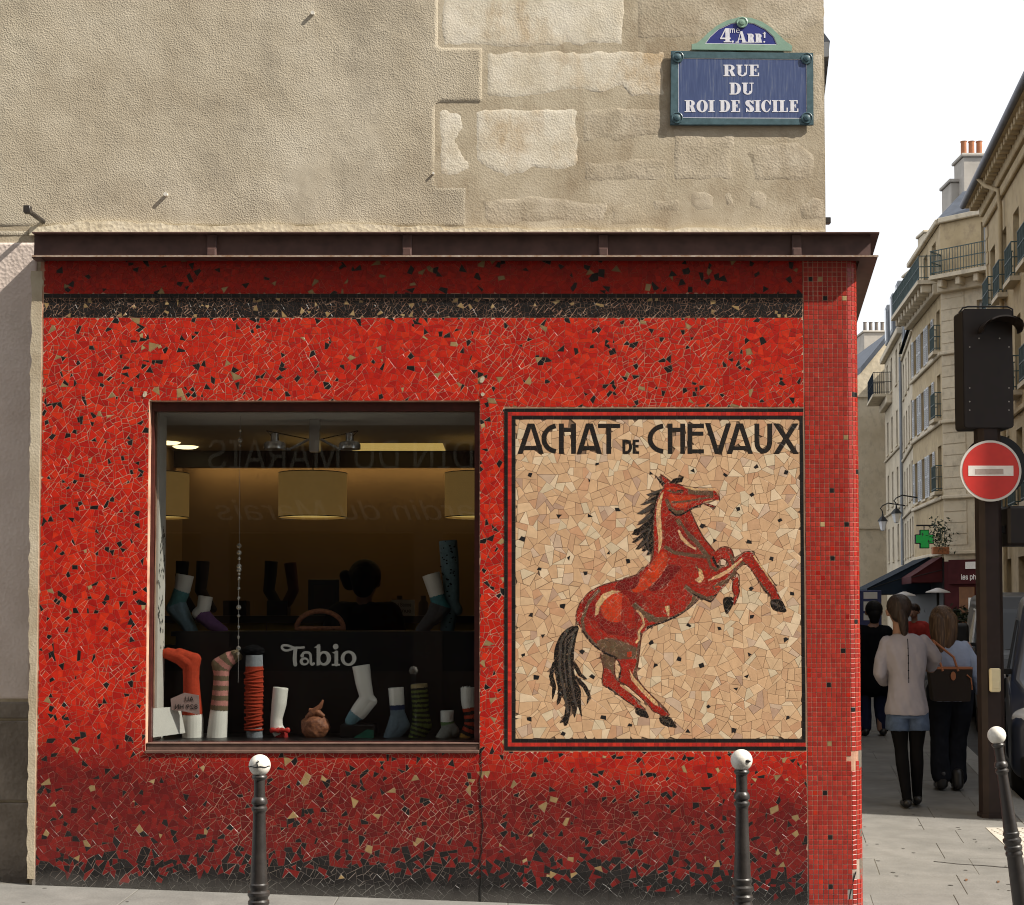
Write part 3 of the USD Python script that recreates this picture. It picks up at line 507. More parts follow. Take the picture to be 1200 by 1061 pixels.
# small fixings on the wall
for k, (px, py, lab) in enumerate([(367, 17, 'white plastic wall plug high on the render, topmost of the plugs'), (195, 229, 'white plastic wall plug low on the render above the window'), (508, 204, 'tiny white wall plug on the render beside the step of the blocks')]):
    x, z = F(px, py, UY); v, f = tube([(x, YC + 0.02, z), (x, YC - 0.022 if k < 2 else YC - 0.012, z)], 0.011 if k < 2 else 0.007, 10); put('/World', 'wall_plug', (v, f), 'ball_white', smooth=40, label=lab, cat='wall plug', group='white wall plugs on the render')
m = MB(); a, b = F(51, 260, UY), F(36, 246, UY); m.add(*tube([(a[0], UY, a[1]), (a[0] - 0.03, UY - 0.18, a[1] + 0.015)], 0.014, 8)); m.box((a[0] - 0.05, UY - 0.20, a[1] - 0.002), (a[0] - 0.012, UY - 0.16, a[1] + 0.04), 0.003)
put('/World', 'iron_bracket', m, 'cast_iron', smooth=40, label='short rusty iron bracket jutting from the wall above the left end of the fascia', cat='bracket')
m = MB(); x, z = F(969, 257, UY); m.box((x - 0.02, UY + 0.02, z - 0.018), (x + 0.028, UY + 0.06, z + 0.018), 0.003); put('/World', 'iron_stub', m, 'cast_iron', label='small black iron stub poking out past the house corner', cat='bracket')

# ---------------------------------------------------------------- steel fascia beam over the shop
fb = thing('steel_fascia', 'brown painted steel beam with flanges running above the red shop front', 'beam')
zt, zb = F(0, 277)[1], F(0, 306)[1]; xl, xr = F(38, 290, -0.08)[0], F(1026, 278, -0.09)[0]
def lpath(out, z0, z1, inn, yback=UY, side=4.0):
    """A plate bent round the corner: plan from the left end along the front and back along the side street."""
    o = out; pts = [(xl, -o), (WX1 + o, -o), (WX1 + o + 0.175 * side, -o + side), (WX1 + inn + 0.175 * side, side), (WX1 + inn, -inn), (xl, -inn)]; return block(pts, z0, z1)
def solid(m):   # closes the underside of a block
    v, f, c = m.get(); n = len(v) // 2; t = f[-(n - 2):] - n; return m.add(v[:n], t[:, ::-1])
put(fb, 'top_flange', solid(lpath(0.092, zt - 0.007, zt, -UY + 0.003)), 'brown_steel'); put(fb, 'web', solid(lpath(0.052, zb + 0.012, zt - 0.007, 0.02)), 'brown_steel')
put(fb, 'bottom_flange', solid(lpath(0.083, zb, zb + 0.012, 0.001)), 'brown_steel')
put(fb, 'flange_edge', solid(block([(xl, -0.0865), (WX1 + 0.0865, -0.0865), (WX1 + 0.0865, -0.0832), (xl, -0.0832)], zb + 0.001, zb + 0.0115)), 'rusty_edge', label='bare worn edge of the lower flange')
for px in (251, 478, 706, 931):
    x = F(px, 290)[0]; m = MB(); m.box((x - 0.025, -0.066, zb + 0.013), (x + 0.025, -0.05, zt - 0.0075), 0.002); m.box((x - 0.022, -0.080, zb + 0.0125), (x + 0.022, -0.064, zb + 0.05), 0.002); put(fb, 'joint_plate', m, 'brown_steel')
m = MB(); m.box((xl - 0.002, -0.084, zb - 0.004), (xl + 0.05, 0.0, zb - 0.0005)); put(fb, 'end_plate', m, 'brown_steel')
# ---------------------------------------------------------------- broken tile mosaic of the shop front
ZF0, ZF1 = -0.32, zb + 0.03
XP = F(943.5, 600)[0]                                                   # where the square-tiled corner pillar begins
wx0, wx1, wz0, wz1 = F(172.5, 700)[0], F(562, 700)[0], F(360, 881.5)[1], F(360, 470)[1]
px0, px1, pz0, pz1 = F(592, 700)[0], F(943.5, 700)[0], F(760, 880)[1], F(760, 478)[1]
sf = thing('tiled_wall', 'shop wall faced in broken red tiles with black and sand specks and a display window', 'wall')
hole = sbox(wx0, wz0, wx1, wz1); panel_hole = sbox(px0, pz0, px1 - 0.0, pz1)
back = sbox(WX0, ZF0, XP - 0.002, ZF1).difference(hole).difference(panel_hole)
m = MB(); m.add(*prism(back, 0.0, 0.19)); put(sf, 'grout_bed', m, 'grout_look')
rs = np.random.default_rng(11)
def split(p, area, rng, out, depth=0):
    """Cracks a convex outline along random straight lines until the pieces have about the wanted area."""
    x, z = p[:, 0], p[:, 1]; A = 0.5 * abs(np.dot(x, np.roll(z, -1)) - np.dot(z, np.roll(x, -1)))
    if A < area * rng.uniform(0.75, 1.9) or depth > 12: out.append(p); return
    c = p.mean(0); w, V = np.linalg.eigh(np.cov((p - c).T)); ax = V[:, 1]; th = rng.normal(0, 0.30); n = np.array([ax[0] * math.cos(th) - ax[1] * math.sin(th), ax[0] * math.sin(th) + ax[1] * math.cos(th)])
    c = c + ax * rng.normal(0, 0.13) * math.sqrt(max(w[1], 1e-12)) * 2
    s = (p - c) @ n; a, b = [], []
    for i in range(len(p)):
        j = (i + 1) % len(p); (a if s[i] >= 0 else b).append(p[i])
        if (s[i] >= 0) != (s[j] >= 0):
            q = p[i] + (p[j] - p[i]) * (s[i] / (s[i] - s[j])); a.append(q); b.append(q)
    if len(a) < 3 or len(b) < 3: out.append(p); return
    split(np.array(a), area, rng, out, depth + 1); split(np.array(b), area, rng, out, depth + 1)
from scipy.spatial import Voronoi
def shards(region, area, rng, coarse=0.13, seedgap=None):
    """Fills a region with cracked pieces; returns convex-ish outlines as shapely polygons (clipped at the border)."""
    x0, z0, x1, z1 = region.bounds; nx, nz = int((x1 - x0) / coarse) + 3, int((z1 - z0) / coarse) + 3
    P = np.array([(x0 + (i - 0.5 + rng.uniform(-.42, .42)) * coarse, z0 + (j - 0.5 + rng.uniform(-.42, .42)) * coarse) for i in range(-1, nx + 1) for j in range(-1, nz + 1)])
    V = Voronoi(P); out = []
    for r in V.point_region:
        reg = V.regions[r]
        if len(reg) and -1 not in reg:
            p = V.vertices[reg]
            if p[:, 0].min() > x1 or p[:, 0].max() < x0 or p[:, 1].min() > z1 or p[:, 1].max() < z0: continue
            c = p.mean(0); p = p[np.argsort(np.arctan2(p[:, 1] - c[1], p[:, 0] - c[0]))]; split(p, area, rng, out)
    polys = np.array([Polygon(p) for p in out]); shapely.prepare(region); inside = shapely.contains_properly(region, polys); res = []
    for p, q, k in zip(out, polys, inside):
        if k: res.append(q)
        else:
            g = q.intersection(region)
            for h in getattr(g, 'geoms', [g]):
                if h.geom_type == 'Polygon' and h.area > area * 0.12: res.append(h)
    return res
def piece(q, y, h, gap, rng, tilt=0.004, b=0.0005):
    """A tile from an outline, pulled back from its neighbours by the joint."""
    g = q.buffer(-gap, join_style=2)
    if g.is_empty: return None
    if g.geom_type != 'Polygon': g = max(g.geoms, key=lambda s: s.area)
    if g.area < 1.2e-5: return None
    g = g.simplify(0.0004)
    if g.geom_type != 'Polygon': return None
    c = np.array(g.exterior.coords)[:-1]
    if not g.exterior.is_ccw: c = c[::-1]
    if len(c) < 3: return None
    if g.convex_hull.area < g.area * 1.02 and not g.interiors: return tile(c, y, h, b, tilt, rng), g.area, g.centroid
    return prism(g, y - h, y + 0.001), g.area, g.centroid
def lay(parent, pieces, mat, name, keep, rest):
    """pieces: (vertices, faces), area, tone. The largest become parts of their own, the others one joined part."""
    pieces = sorted(pieces, key=lambda p: -p[1])
    for (g, a, c) in pieces[:keep]: put(parent, name, MB().add(*g, c), mat)
    if len(pieces) > keep:
        m = MB()
        for (g, a, c) in pieces[keep:]: m.add(*g, c)
        put(parent, rest, m, mat, kind='stuff')
RED = np.array([(0.40, 0.015, 0.007), (0.43, 0.018, 0.008), (0.37, 0.013, 0.007), (0.47, 0.026, 0.009), (0.31, 0.011, 0.008)])
DEEP = np.array([(0.115, 0.007, 0.007), (0.135, 0.009, 0.008), (0.095, 0.007, 0.007), (0.155, 0.010, 0.008)])
BLACK = np.array([(0.010, 0.009, 0.009), (0.014, 0.012, 0.012)]); SAND = np.array([(0.27, 0.18, 0.08), (0.22, 0.15, 0.07), (0.32, 0.23, 0.11)])
def pick(a, rng): return a[rng.integers(len(a))] * rng.uniform(0.9, 1.1)
zy = lambda py: F(500, py)[1]
zA, zB, zC = zy(344.5), zy(349.5), zy(372.5)
field = sbox(WX0 + 0.02, ZF0, XP - 0.003, zC - 0.001).difference(hole.buffer(0.001, join_style=2)).difference(panel_hole.buffer(0.004, join_style=2))
PCS = []
zn = lambda x, z: meshkit.noise(np.array([[x * 1.6, z * 1.6, 3.3]]), 5)[0]
for q in shards(field, 0.00100, rs, coarse=0.085):
    c = q.centroid; x, z = c.x, c.y; ground = float(gz(x, 0)); h = z - ground; u = rs.random(); nn = zn(x, z) - 0.5
    dark = np.clip((0.90 - (h + 0.20 * nn)) / 0.30, 0, 1)                # the deeper red courses below the window sill
    blk = np.clip((0.27 - 0.05 * np.clip((-1.0 - x) / 0.8, 0, 1) - (h + 0.08 * nn)) / 0.20, 0, 1)
    area = q.area
    if u < 0.075 + 0.90 * blk + 0.05 * np.clip((0.42 - h) / 0.2, 0, 1): t = pick(BLACK, rs)
    elif rs.random() < 0.017: t = pick(SAND, rs)
    else: t = (pick(RED, rs) * (1 - dark) + pick(DEEP, rs) * dark) if rs.random() < 0.95 or dark > 0.7 else pick(RED, rs) * (1 - 0.5 * dark)
    light = t[0] < 0.03 or (t[1] > 0.2)
    extra = []
    if light and (h > 0.32 or t[1] > 0.12) and area > 0.0005:
        sub = []; split(np.array(q.exterior.coords)[:-1], 0.0006 if t[0] < 0.03 else 0.00028, rs, sub); sub = [g for g in (Polygon(p).buffer(0) for p in sub) if g.geom_type == 'Polygon' and g.area > 1e-5]
        if len(sub) > 1: j = int(rs.integers(len(sub))); q = sub[j]; rest_ = unary_union(sub[:j] + sub[j + 1:]); extra = [g for g in getattr(rest_, 'geoms', [rest_]) if g.geom_type == 'Polygon']
    for g in extra:
        r = piece(g, 0.0, 0.0014, 0.0010, rs)
        if r: PCS.append((r[0], r[1], pick(RED, rs) * (1 - dark) + pick(DEEP, rs) * dark))
    gn = meshkit.noise(np.array([[x * 2.7, z * 2.7, 9.1]]), 6)[0]
    r = piece(q, 0.0, 0.0014 + rs.uniform(-0.0003, 0.0003), np.clip(rs.normal(0.0006 + 0.0012 * gn, 0.0004), 0.0004, 0.0020) * (1 - 0.25 * dark), rs)
    if r: PCS.append((r[0], r[1], t))
# the black band, its straight upper row, and the dull red frieze in the beam's shadow
bandp = sbox(WX0 + 0.02, zC, XP - 0.003, zB)
for q in shards(bandp, 0.00045, rs, coarse=0.07):
    t = pick(SAND, rs) if rs.random() < 0.05 else pick(BLACK, rs); r = piece(q, 0.0, 0.0019, abs(rs.normal(0.0009, 0.0006)) + 0.0003, rs)
    if r: PCS.append((r[0], r[1] * 0.8, t))
x = WX0 + 0.02
while x < XP - 0.02:
    w = rs.uniform(0.045, 0.055); q = sbox(x, zB + 0.0004, min(x + w, XP - 0.003), zA - 0.0003); r = piece(q, 0.0, 0.0022, 0.0006, rs); x += w
    if r: PCS.append((r[0], r[1], pick(BLACK, rs)))
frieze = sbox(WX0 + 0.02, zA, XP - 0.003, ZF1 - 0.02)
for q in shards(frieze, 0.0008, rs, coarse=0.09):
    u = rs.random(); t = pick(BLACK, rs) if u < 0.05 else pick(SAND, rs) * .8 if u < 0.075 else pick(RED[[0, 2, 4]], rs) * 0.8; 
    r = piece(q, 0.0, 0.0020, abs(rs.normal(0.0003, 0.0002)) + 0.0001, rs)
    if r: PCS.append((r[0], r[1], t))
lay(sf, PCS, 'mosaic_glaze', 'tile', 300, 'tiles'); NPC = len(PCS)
# window: dark red metal frame, sill, pane with its lettering
fd = 0.05; m = MB()
put(sf, 'window_frame', MB().add(*prism(sbox(wx0 + .001, wz0 + .03, wx1 - .001, wz1 - .001).difference(sbox(wx0 + 0.016, wz0 + 0.05, wx1 - 0.030, wz1 - 0.050)), fd, fd + 0.05, True)), 'window_frame')
m = MB(); m.box((wx0 + 0.002, -0.012, wz0 - 0.006), (wx1 - 0.002, 0.12, wz0 + 0.012), 0.003); m.box((wx0 + 0.003, 0.006, wz0 + 0.012), (wx1 - 0.003, 0.049, wz0 + 0.042), 0.003); m.box((wx0 + 0.003, 0.0, wz0 + 0.042), (wx1 - 0.003, 0.049, wz0 + 0.05), 0.002); put(sf, 'window_sill', m, 'sill_brown')
gl = put(sf, 'window_pane', MB().box((wx0 + 0.014, 0.075, wz0 + 0.048), (wx1 - 0.028, 0.081, wz1 - 0.048)), 'shop_glass')
# worn spots where tiles have gone
for k, (px, py, r) in enumerate([(170, 463, 3.5), (566, 446, 3), (565, 463, 2.5), (48, 332, 5)]):
    c = F(px, py); g = jag(Point(*c).buffer(r / 212.0), 0.035, 9.0 + k, 0.006); put(sf, 'bare_mortar', MB().add(*prism(g, -0.0052, 0.001)), 'mortar_tan', label='bare patch of mortar where tiles have fallen off')
m = MB()
for k, (xa, za) in enumerate([(F(566, 890)), (F(563, 1040))]): pass
# a fine crack from the window's corner to the pavement
c = np.array([F(564 + rs.normal(0, 1.0), q) for q in range(880, 1062, 9)]); put(sf, 'crack', MB().add(*prism(LineString(c).buffer(0.0018), -0.0052, -0.002)), 'black_paint')

# ---------------------------------------------------------------- square-tiled corner pillar
pl = thing('corner_pillar', 'rounded shop corner of small square red tiles with a few black and sand ones', 'pillar')
RC, side = 0.085, 0.5; core = []
cx, cy = WX1 - RC, RC; core = [(XP, 0.0), (cx, 0.0)] + [(cx + RC * math.sin(t), cy - RC * math.cos(t)) for t in np.linspace(0, math.pi / 2, 10)[1:]] + [(WX1 + 0.0 + 0.12 * side, cy + side), (XP, cy + side)]
put(pl, 'grout_bed', solid(block(core, ZF0, ZF1)), 'grout_look')
arc = RC * math.pi / 2; L0 = cx - XP; P = 0.0268; ncol = int((L0 + arc + 0.22) / P); off = 0.002
def on(u):
    if u < L0: return np.array([XP + u, 0.0]), np.array([0.0, -1.0])
    if u < L0 + arc: t = (u - L0) / RC; return np.array([cx + RC * math.sin(t), cy - RC * math.cos(t)]), np.array([math.sin(t), -math.cos(t)])
    s = u - L0 - arc; return np.array([WX1 + 0.12 * s, cy + s]), np.array([1.0, -0.12])
fall = [Polygon(FP([(994, 884), (1012, 876), (1012, 894), (1003, 893), (1004, 903), (999, 905), (997, 893), (990, 892)])), Polygon(FP([(1004, 1006), (1012, 1002), (1012, 1036), (1006, 1034), (1002, 1022)])), Polygon(FP([(1005, 972), (1012, 971), (1012, 984), (1006, 984)])), Polygon(FP([(970, 884), (990, 886), (990, 889), (972, 888)]))]
fall2 = [g.buffer(-0.008) for g in fall]
crack = LineString(FP([(1003, 1022), (999, 1036), (996, 1050), (994, 1070)])).buffer(0.006)
PT = np.array([(0.29, 0.024, 0.016), (0.31, 0.027, 0.018), (0.265, 0.021, 0.015), (0.325, 0.030, 0.019)])
PP = []; z = ZF1 - 0.012; r_ = 0
spec = {}
for px, py, t in [(976, 431, 'k'), (1003, 462, 'k'), (1006, 551, 'k'), (975, 575, 'k'), (994, 613, 'k'), (977, 656, 'k'), (976, 398, 's'), (989, 513, 's'), (962, 613, 's'), (951, 327, 'k'), (960, 327, 's'), (966, 351, 'k'), (987, 351, 's'), (968, 709, 'k'), (1002, 727, 'k'), (988, 765, 'k'), (970, 803, 'k'), (999, 831, 'k'), (972, 870, 's'), (967, 928, 'k'), (972, 980, 'k'), (972, 1037, 'k'), (976, 1068, 's')]: spec[F(px, py)] = t
SK = np.array(list(spec)); ST = list(spec.values())
while z > ZF0:
    for k in range(ncol):
        u0, u1 = k * P + off, (k + 1) * P; um = (u0 + u1) / 2; p, n = on(um); zc = z - P / 2
        if any(g.contains(Point(p[0], zc)) for g in fall2 + [crack]): continue
        dd = np.hypot(SK[:, 0] - p[0], SK[:, 1] - zc); j = int(dd.argmin()); t = pick(PT, rs)
        if dd[j] < P * 0.55: t = pick(BLACK if ST[j] == 'k' else SAND * 1.15, rs)
        elif rs.random() < 0.03: t = pick(RED, rs) * 0.85
        t3 = np.array([-n[1], n[0], 0]); n3 = np.array([n[0], n[1], 0]); n3 /= np.linalg.norm(n3); t3 /= np.linalg.norm(t3); hw = (u1 - u0) / 2 - 0.0004 - abs(rs.normal(0.0004, 0.0003)); hh = P / 2 - 0.0011 - abs(rs.normal(0, 0.0003)); v = []; tl = rs.normal(0, 0.012, 2)
        for (o, e) in ((-0.002, 0.0), (0.0012, 0.0), (0.0018, 0.0009)):
            for sx, sz in ((-1, -1), (1, -1), (1, 1), (-1, 1)):
                a, b = sx * (hw - e), sz * (hh - e); v.append(np.array([p[0], p[1], zc]) + t3 * a + np.array([0, 0, b]) + n3 * (o + (a * tl[0] + b * tl[1] if o > 0 else 0)))
        i = np.arange(4); jn = np.roll(i, -1); f = []
        for o in (0, 4): f += [np.column_stack([i + o, jn + o, i + o + 4]), np.column_stack([jn + o, jn + o + 4, i + o + 4])]
        f.append(np.array([[8, 9, 10], [8, 10, 11]])); PP.append(((np.array(v), np.vstack(f)), 1.0 + rs.random() * .01 if zc > 0.3 else 0.5, t))
    z -= P
lay(pl, PP, 'mosaic_glaze', 'tile', 300, 'tiles')
for k, g in enumerate(fall[:3]):
    x0, z0_, x1, z1_ = g.bounds; m = MB()
    for a in np.linspace(x0, WX1 - 0.003, 5):
        pass
    # mortar lump following the rounded corner
    us = np.linspace(L0 + arc * 0.45, L0 + arc * 1.02, 8); zs_ = np.linspace(z0_, z1_, 6); V = []
    for a in us:
        for b in zs_:
            p, n = on(a); w = 0.0015 + 0.002 * meshkit.noise(np.array([[a * 90, b * 90, k]]), 3)[0] if (a not in (us[0], us[-1]) and b not in (zs_[0], zs_[-1])) else -0.001; V.append((p[0] + n[0] * w, p[1] + n[1] * w, b))
    idx = np.arange(48).reshape(8, 6); f = []
    for a in range(7):
        for b in range(5): f += [(idx[a, b], idx[a + 1, b], idx[a + 1, b + 1]), (idx[a, b], idx[a + 1, b + 1], idx[a, b + 1])]
    put(pl, 'bare_mortar', (np.array(V), np.array(f)), 'mortar_dull', smooth=True, label='pale mortar showing where corner tiles broke off')
put(pl, 'crack', MB().add(*prism(crack.buffer(-0.003), -0.001, 0.001)), 'black_paint')
# ---------------------------------------------------------------- the horse panel
YP = -0.001
mp = thing('mosaic_panel', 'cream broken-tile mosaic panel with a rearing red horse and black lettering', 'mosaic panel')
put(mp, 'grout_bed', MB().add(*prism(sbox(px0, pz0, px1, pz1), YP, 0.17)), 'panel_grout')
def A(cx, cy): return F(730 + cx / 5.305, 540 + cy / 5.305)
def B(cx, cy): return F(630 + cx / 4.825, 660 + cy / 4.825)
def pa(*p): return Polygon([A(*c) for c in p]).buffer(0)
def pb(*p): return Polygon([B(*c) for c in p]).buffer(0)
K1 = 212.5
def sa(w, *p): return LineString([A(*c) for c in p]).buffer(w / 5.305 / K1 / 2, cap_style=2, join_style=1)
def sb(w, *p): return LineString([B(*c) for c in p]).buffer(w / 4.825 / K1 / 2, cap_style=2, join_style=1)
def taper(fn, w, *p):
    """A lick that is widest in the middle and pointed at both ends."""
    k = 5.305 if fn is A else 4.825; c = np.array([fn(*q) for q in p]); L = LineString(c); n = 14; P = np.array([L.interpolate(t, True).coords[0] for t in np.linspace(0, 1, n)]); T = np.gradient(P, axis=0); T /= np.linalg.norm(T, axis=1, keepdims=True); N = np.column_stack([-T[:, 1], T[:, 0]]); h = w / k / K1 / 2 * np.sin(np.linspace(0.12, 1, n) * math.pi * 0.97)[:, None] ** 0.7
    return Polygon(np.vstack([P + N * h, (P - N * h)[::-1]])).buffer(0)
def smooth(g, r=0.004): return g.buffer(-r).buffer(2 * r).buffer(-r)
def curve(pts, fn, it=2):
    p = np.array([fn(*c) for c in pts])
    for _ in range(it): q = np.roll(p, -1, 0); p = np.stack([0.78 * p + 0.22 * q, 0.22 * p + 0.78 * q], 1).reshape(-1, 2)
    return Polygon(p).buffer(0)
torso = curve([(235, 352), (214, 330), (213, 290), (235, 225), (285, 163), (365, 122), (450, 100), (545, 74), (600, 30), (640, -10), (668, -60), (672, -140), (690, -250), (700, -340), (742, -385), (775, -402), (850, -330), (890, -240), (935, -150), (985, -90), (1010, -60), (1020, 0), (1050, 60), (1030, 130), (985, 160), (930, 170), (920, 200), (870, 250), (800, 300), (715, 338), (640, 362), (604, 392), (590, 405), (580, 480), (572, 560), (552, 645), (520, 690), (470, 600), (452, 548), (380, 512), (325, 478), (280, 432), (252, 385)], B, 2)
neck = curve([(255, 165), (222, 200), (203, 262), (190, 340), (186, 430), (190, 520), (184, 590), (165, 645), (118, 692), (55, 718), (-20, 735), (60, 860), (300, 880), (480, 800), (560, 720), (560, 620), (540, 585), (515, 545), (478, 500), (440, 440), (405, 375), (385, 345), (350, 300), (300, 200)], A, 2)
head = curve([(248, 168), (262, 150), (300, 136), (345, 142), (372, 155), (445, 168), (525, 170), (580, 168), (596, 190), (604, 245), (598, 251), (560, 246), (522, 260), (500, 268), (475, 282), (432, 303), (392, 325), (362, 345), (330, 345), (300, 322), (282, 290), (262, 240)], A, 2)
lip = pa((498, 262), (530, 268), (578, 284), (570, 302), (530, 284), (500, 276))
ear = pa((196, 90), (212, 98), (238, 128), (232, 82), (262, 100), (304, 134), (290, 160), (248, 166))
farleg = curve([(556, 640), (556, 590), (598, 540), (640, 530), (676, 548), (690, 592), (692, 640), (708, 700), (722, 730), (722, 790), (728, 815), (712, 860), (692, 905), (668, 880), (688, 850), (690, 830), (676, 808), (680, 750), (664, 730), (660, 660), (640, 620), (610, 610), (590, 650)], A, 1)
nearleg = curve([(500, 760), (520, 702), (600, 668), (688, 632), (742, 568), (790, 560), (826, 590), (852, 642), (902, 712), (942, 772), (966, 832), (986, 866), (915, 868), (918, 850), (905, 826), (880, 822), (865, 792), (828, 732), (790, 672), (755, 642), (720, 672), (670, 722), (650, 768), (600, 812), (560, 870), (545, 884), (498, 862), (428, 826), (420, 780)], A, 1)
hind1 = curve([(450, 520), (575, 540), (556, 640), (600, 702), (650, 752), (692, 792), (732, 832), (752, 866), (690, 868), (690, 856), (650, 842), (632, 812), (560, 742), (500, 692), (458, 672), (455, 645), (472, 592)], B, 1)
hind2 = curve([(345, 510), (372, 590), (364, 640), (362, 690), (385, 702), (448, 742), (500, 782), (540, 808), (552, 822), (612, 836), (608, 822), (580, 798), (540, 750), (482, 690), (438, 648), (436, 560), (450, 535), (400, 500)], B, 1)
hoof1 = curve([(918, 862), (984, 864), (1004, 900), (1020, 946), (940, 936), (914, 900)], A, 1); hoof2 = curve([(622, 856), (650, 846), (682, 850), (690, 885), (666, 930), (642, 962), (624, 900)], A, 1)
hoof3 = curve([(556, 814), (612, 832), (634, 882), (570, 862), (550, 844)], B, 1); hoof4 = curve([(688, 866), (750, 868), (772, 905), (792, 934), (720, 922), (690, 900)], B, 1)
tail = curve([(238, 352), (180, 360), (130, 402), (96, 482), (90, 560), (100, 640), (120, 720), (104, 810), (128, 788), (136, 740), (160, 800), (150, 872), (120, 906), (146, 898), (150, 922), (168, 916), (186, 850), (192, 800), (206, 880), (216, 858), (226, 800), (252, 888), (242, 780), (246, 720), (225, 680), (202, 610), (204, 500), (214, 430)], B, 1)
strands = [taper(B, 24, (92, 560), (76, 640), (94, 700), (84, 770)), taper(B, 22, (204, 560), (238, 630), (278, 657)), taper(B, 22, (214, 640), (266, 700), (292, 752), (280, 795))]
maneM = curve([(258, 168), (205, 205), (185, 290), (150, 380), (120, 470), (140, 540), (178, 592), (188, 530), (186, 430), (190, 340), (203, 262), (225, 198)], A, 1)
locks = [pa((252, 172), (145, 212), (170, 226), (222, 205)), pa((225, 205), (106, 276), (132, 276), (205, 255)), pa((205, 250), (84, 332), (122, 336), (192, 300)), pa((195, 290), (85, 402), (128, 392), (185, 345)), pa((180, 350), (52, 458), (92, 466), (165, 420)), pa((165, 410), (56, 508), (72, 512), (155, 460)), pa((160, 440), (78, 552), (100, 552), (168, 500)), pa((172, 480), (116, 562), (140, 562), (182, 520)), pa((184, 500), (146, 588), (166, 584), (188, 540)), pa((150, 400), (70, 430), (60, 462), (140, 440))]
forelock = pa((286, 142), (318, 112), (348, 108), (380, 98), (366, 134), (330, 140))
redbody = unary_union([torso, neck, head, lip, ear, farleg, nearleg, hind1, hind2])
horse = unary_union([redbody, hoof1, hoof2, hoof3, hoof4, tail, maneM, forelock] + locks + strands)
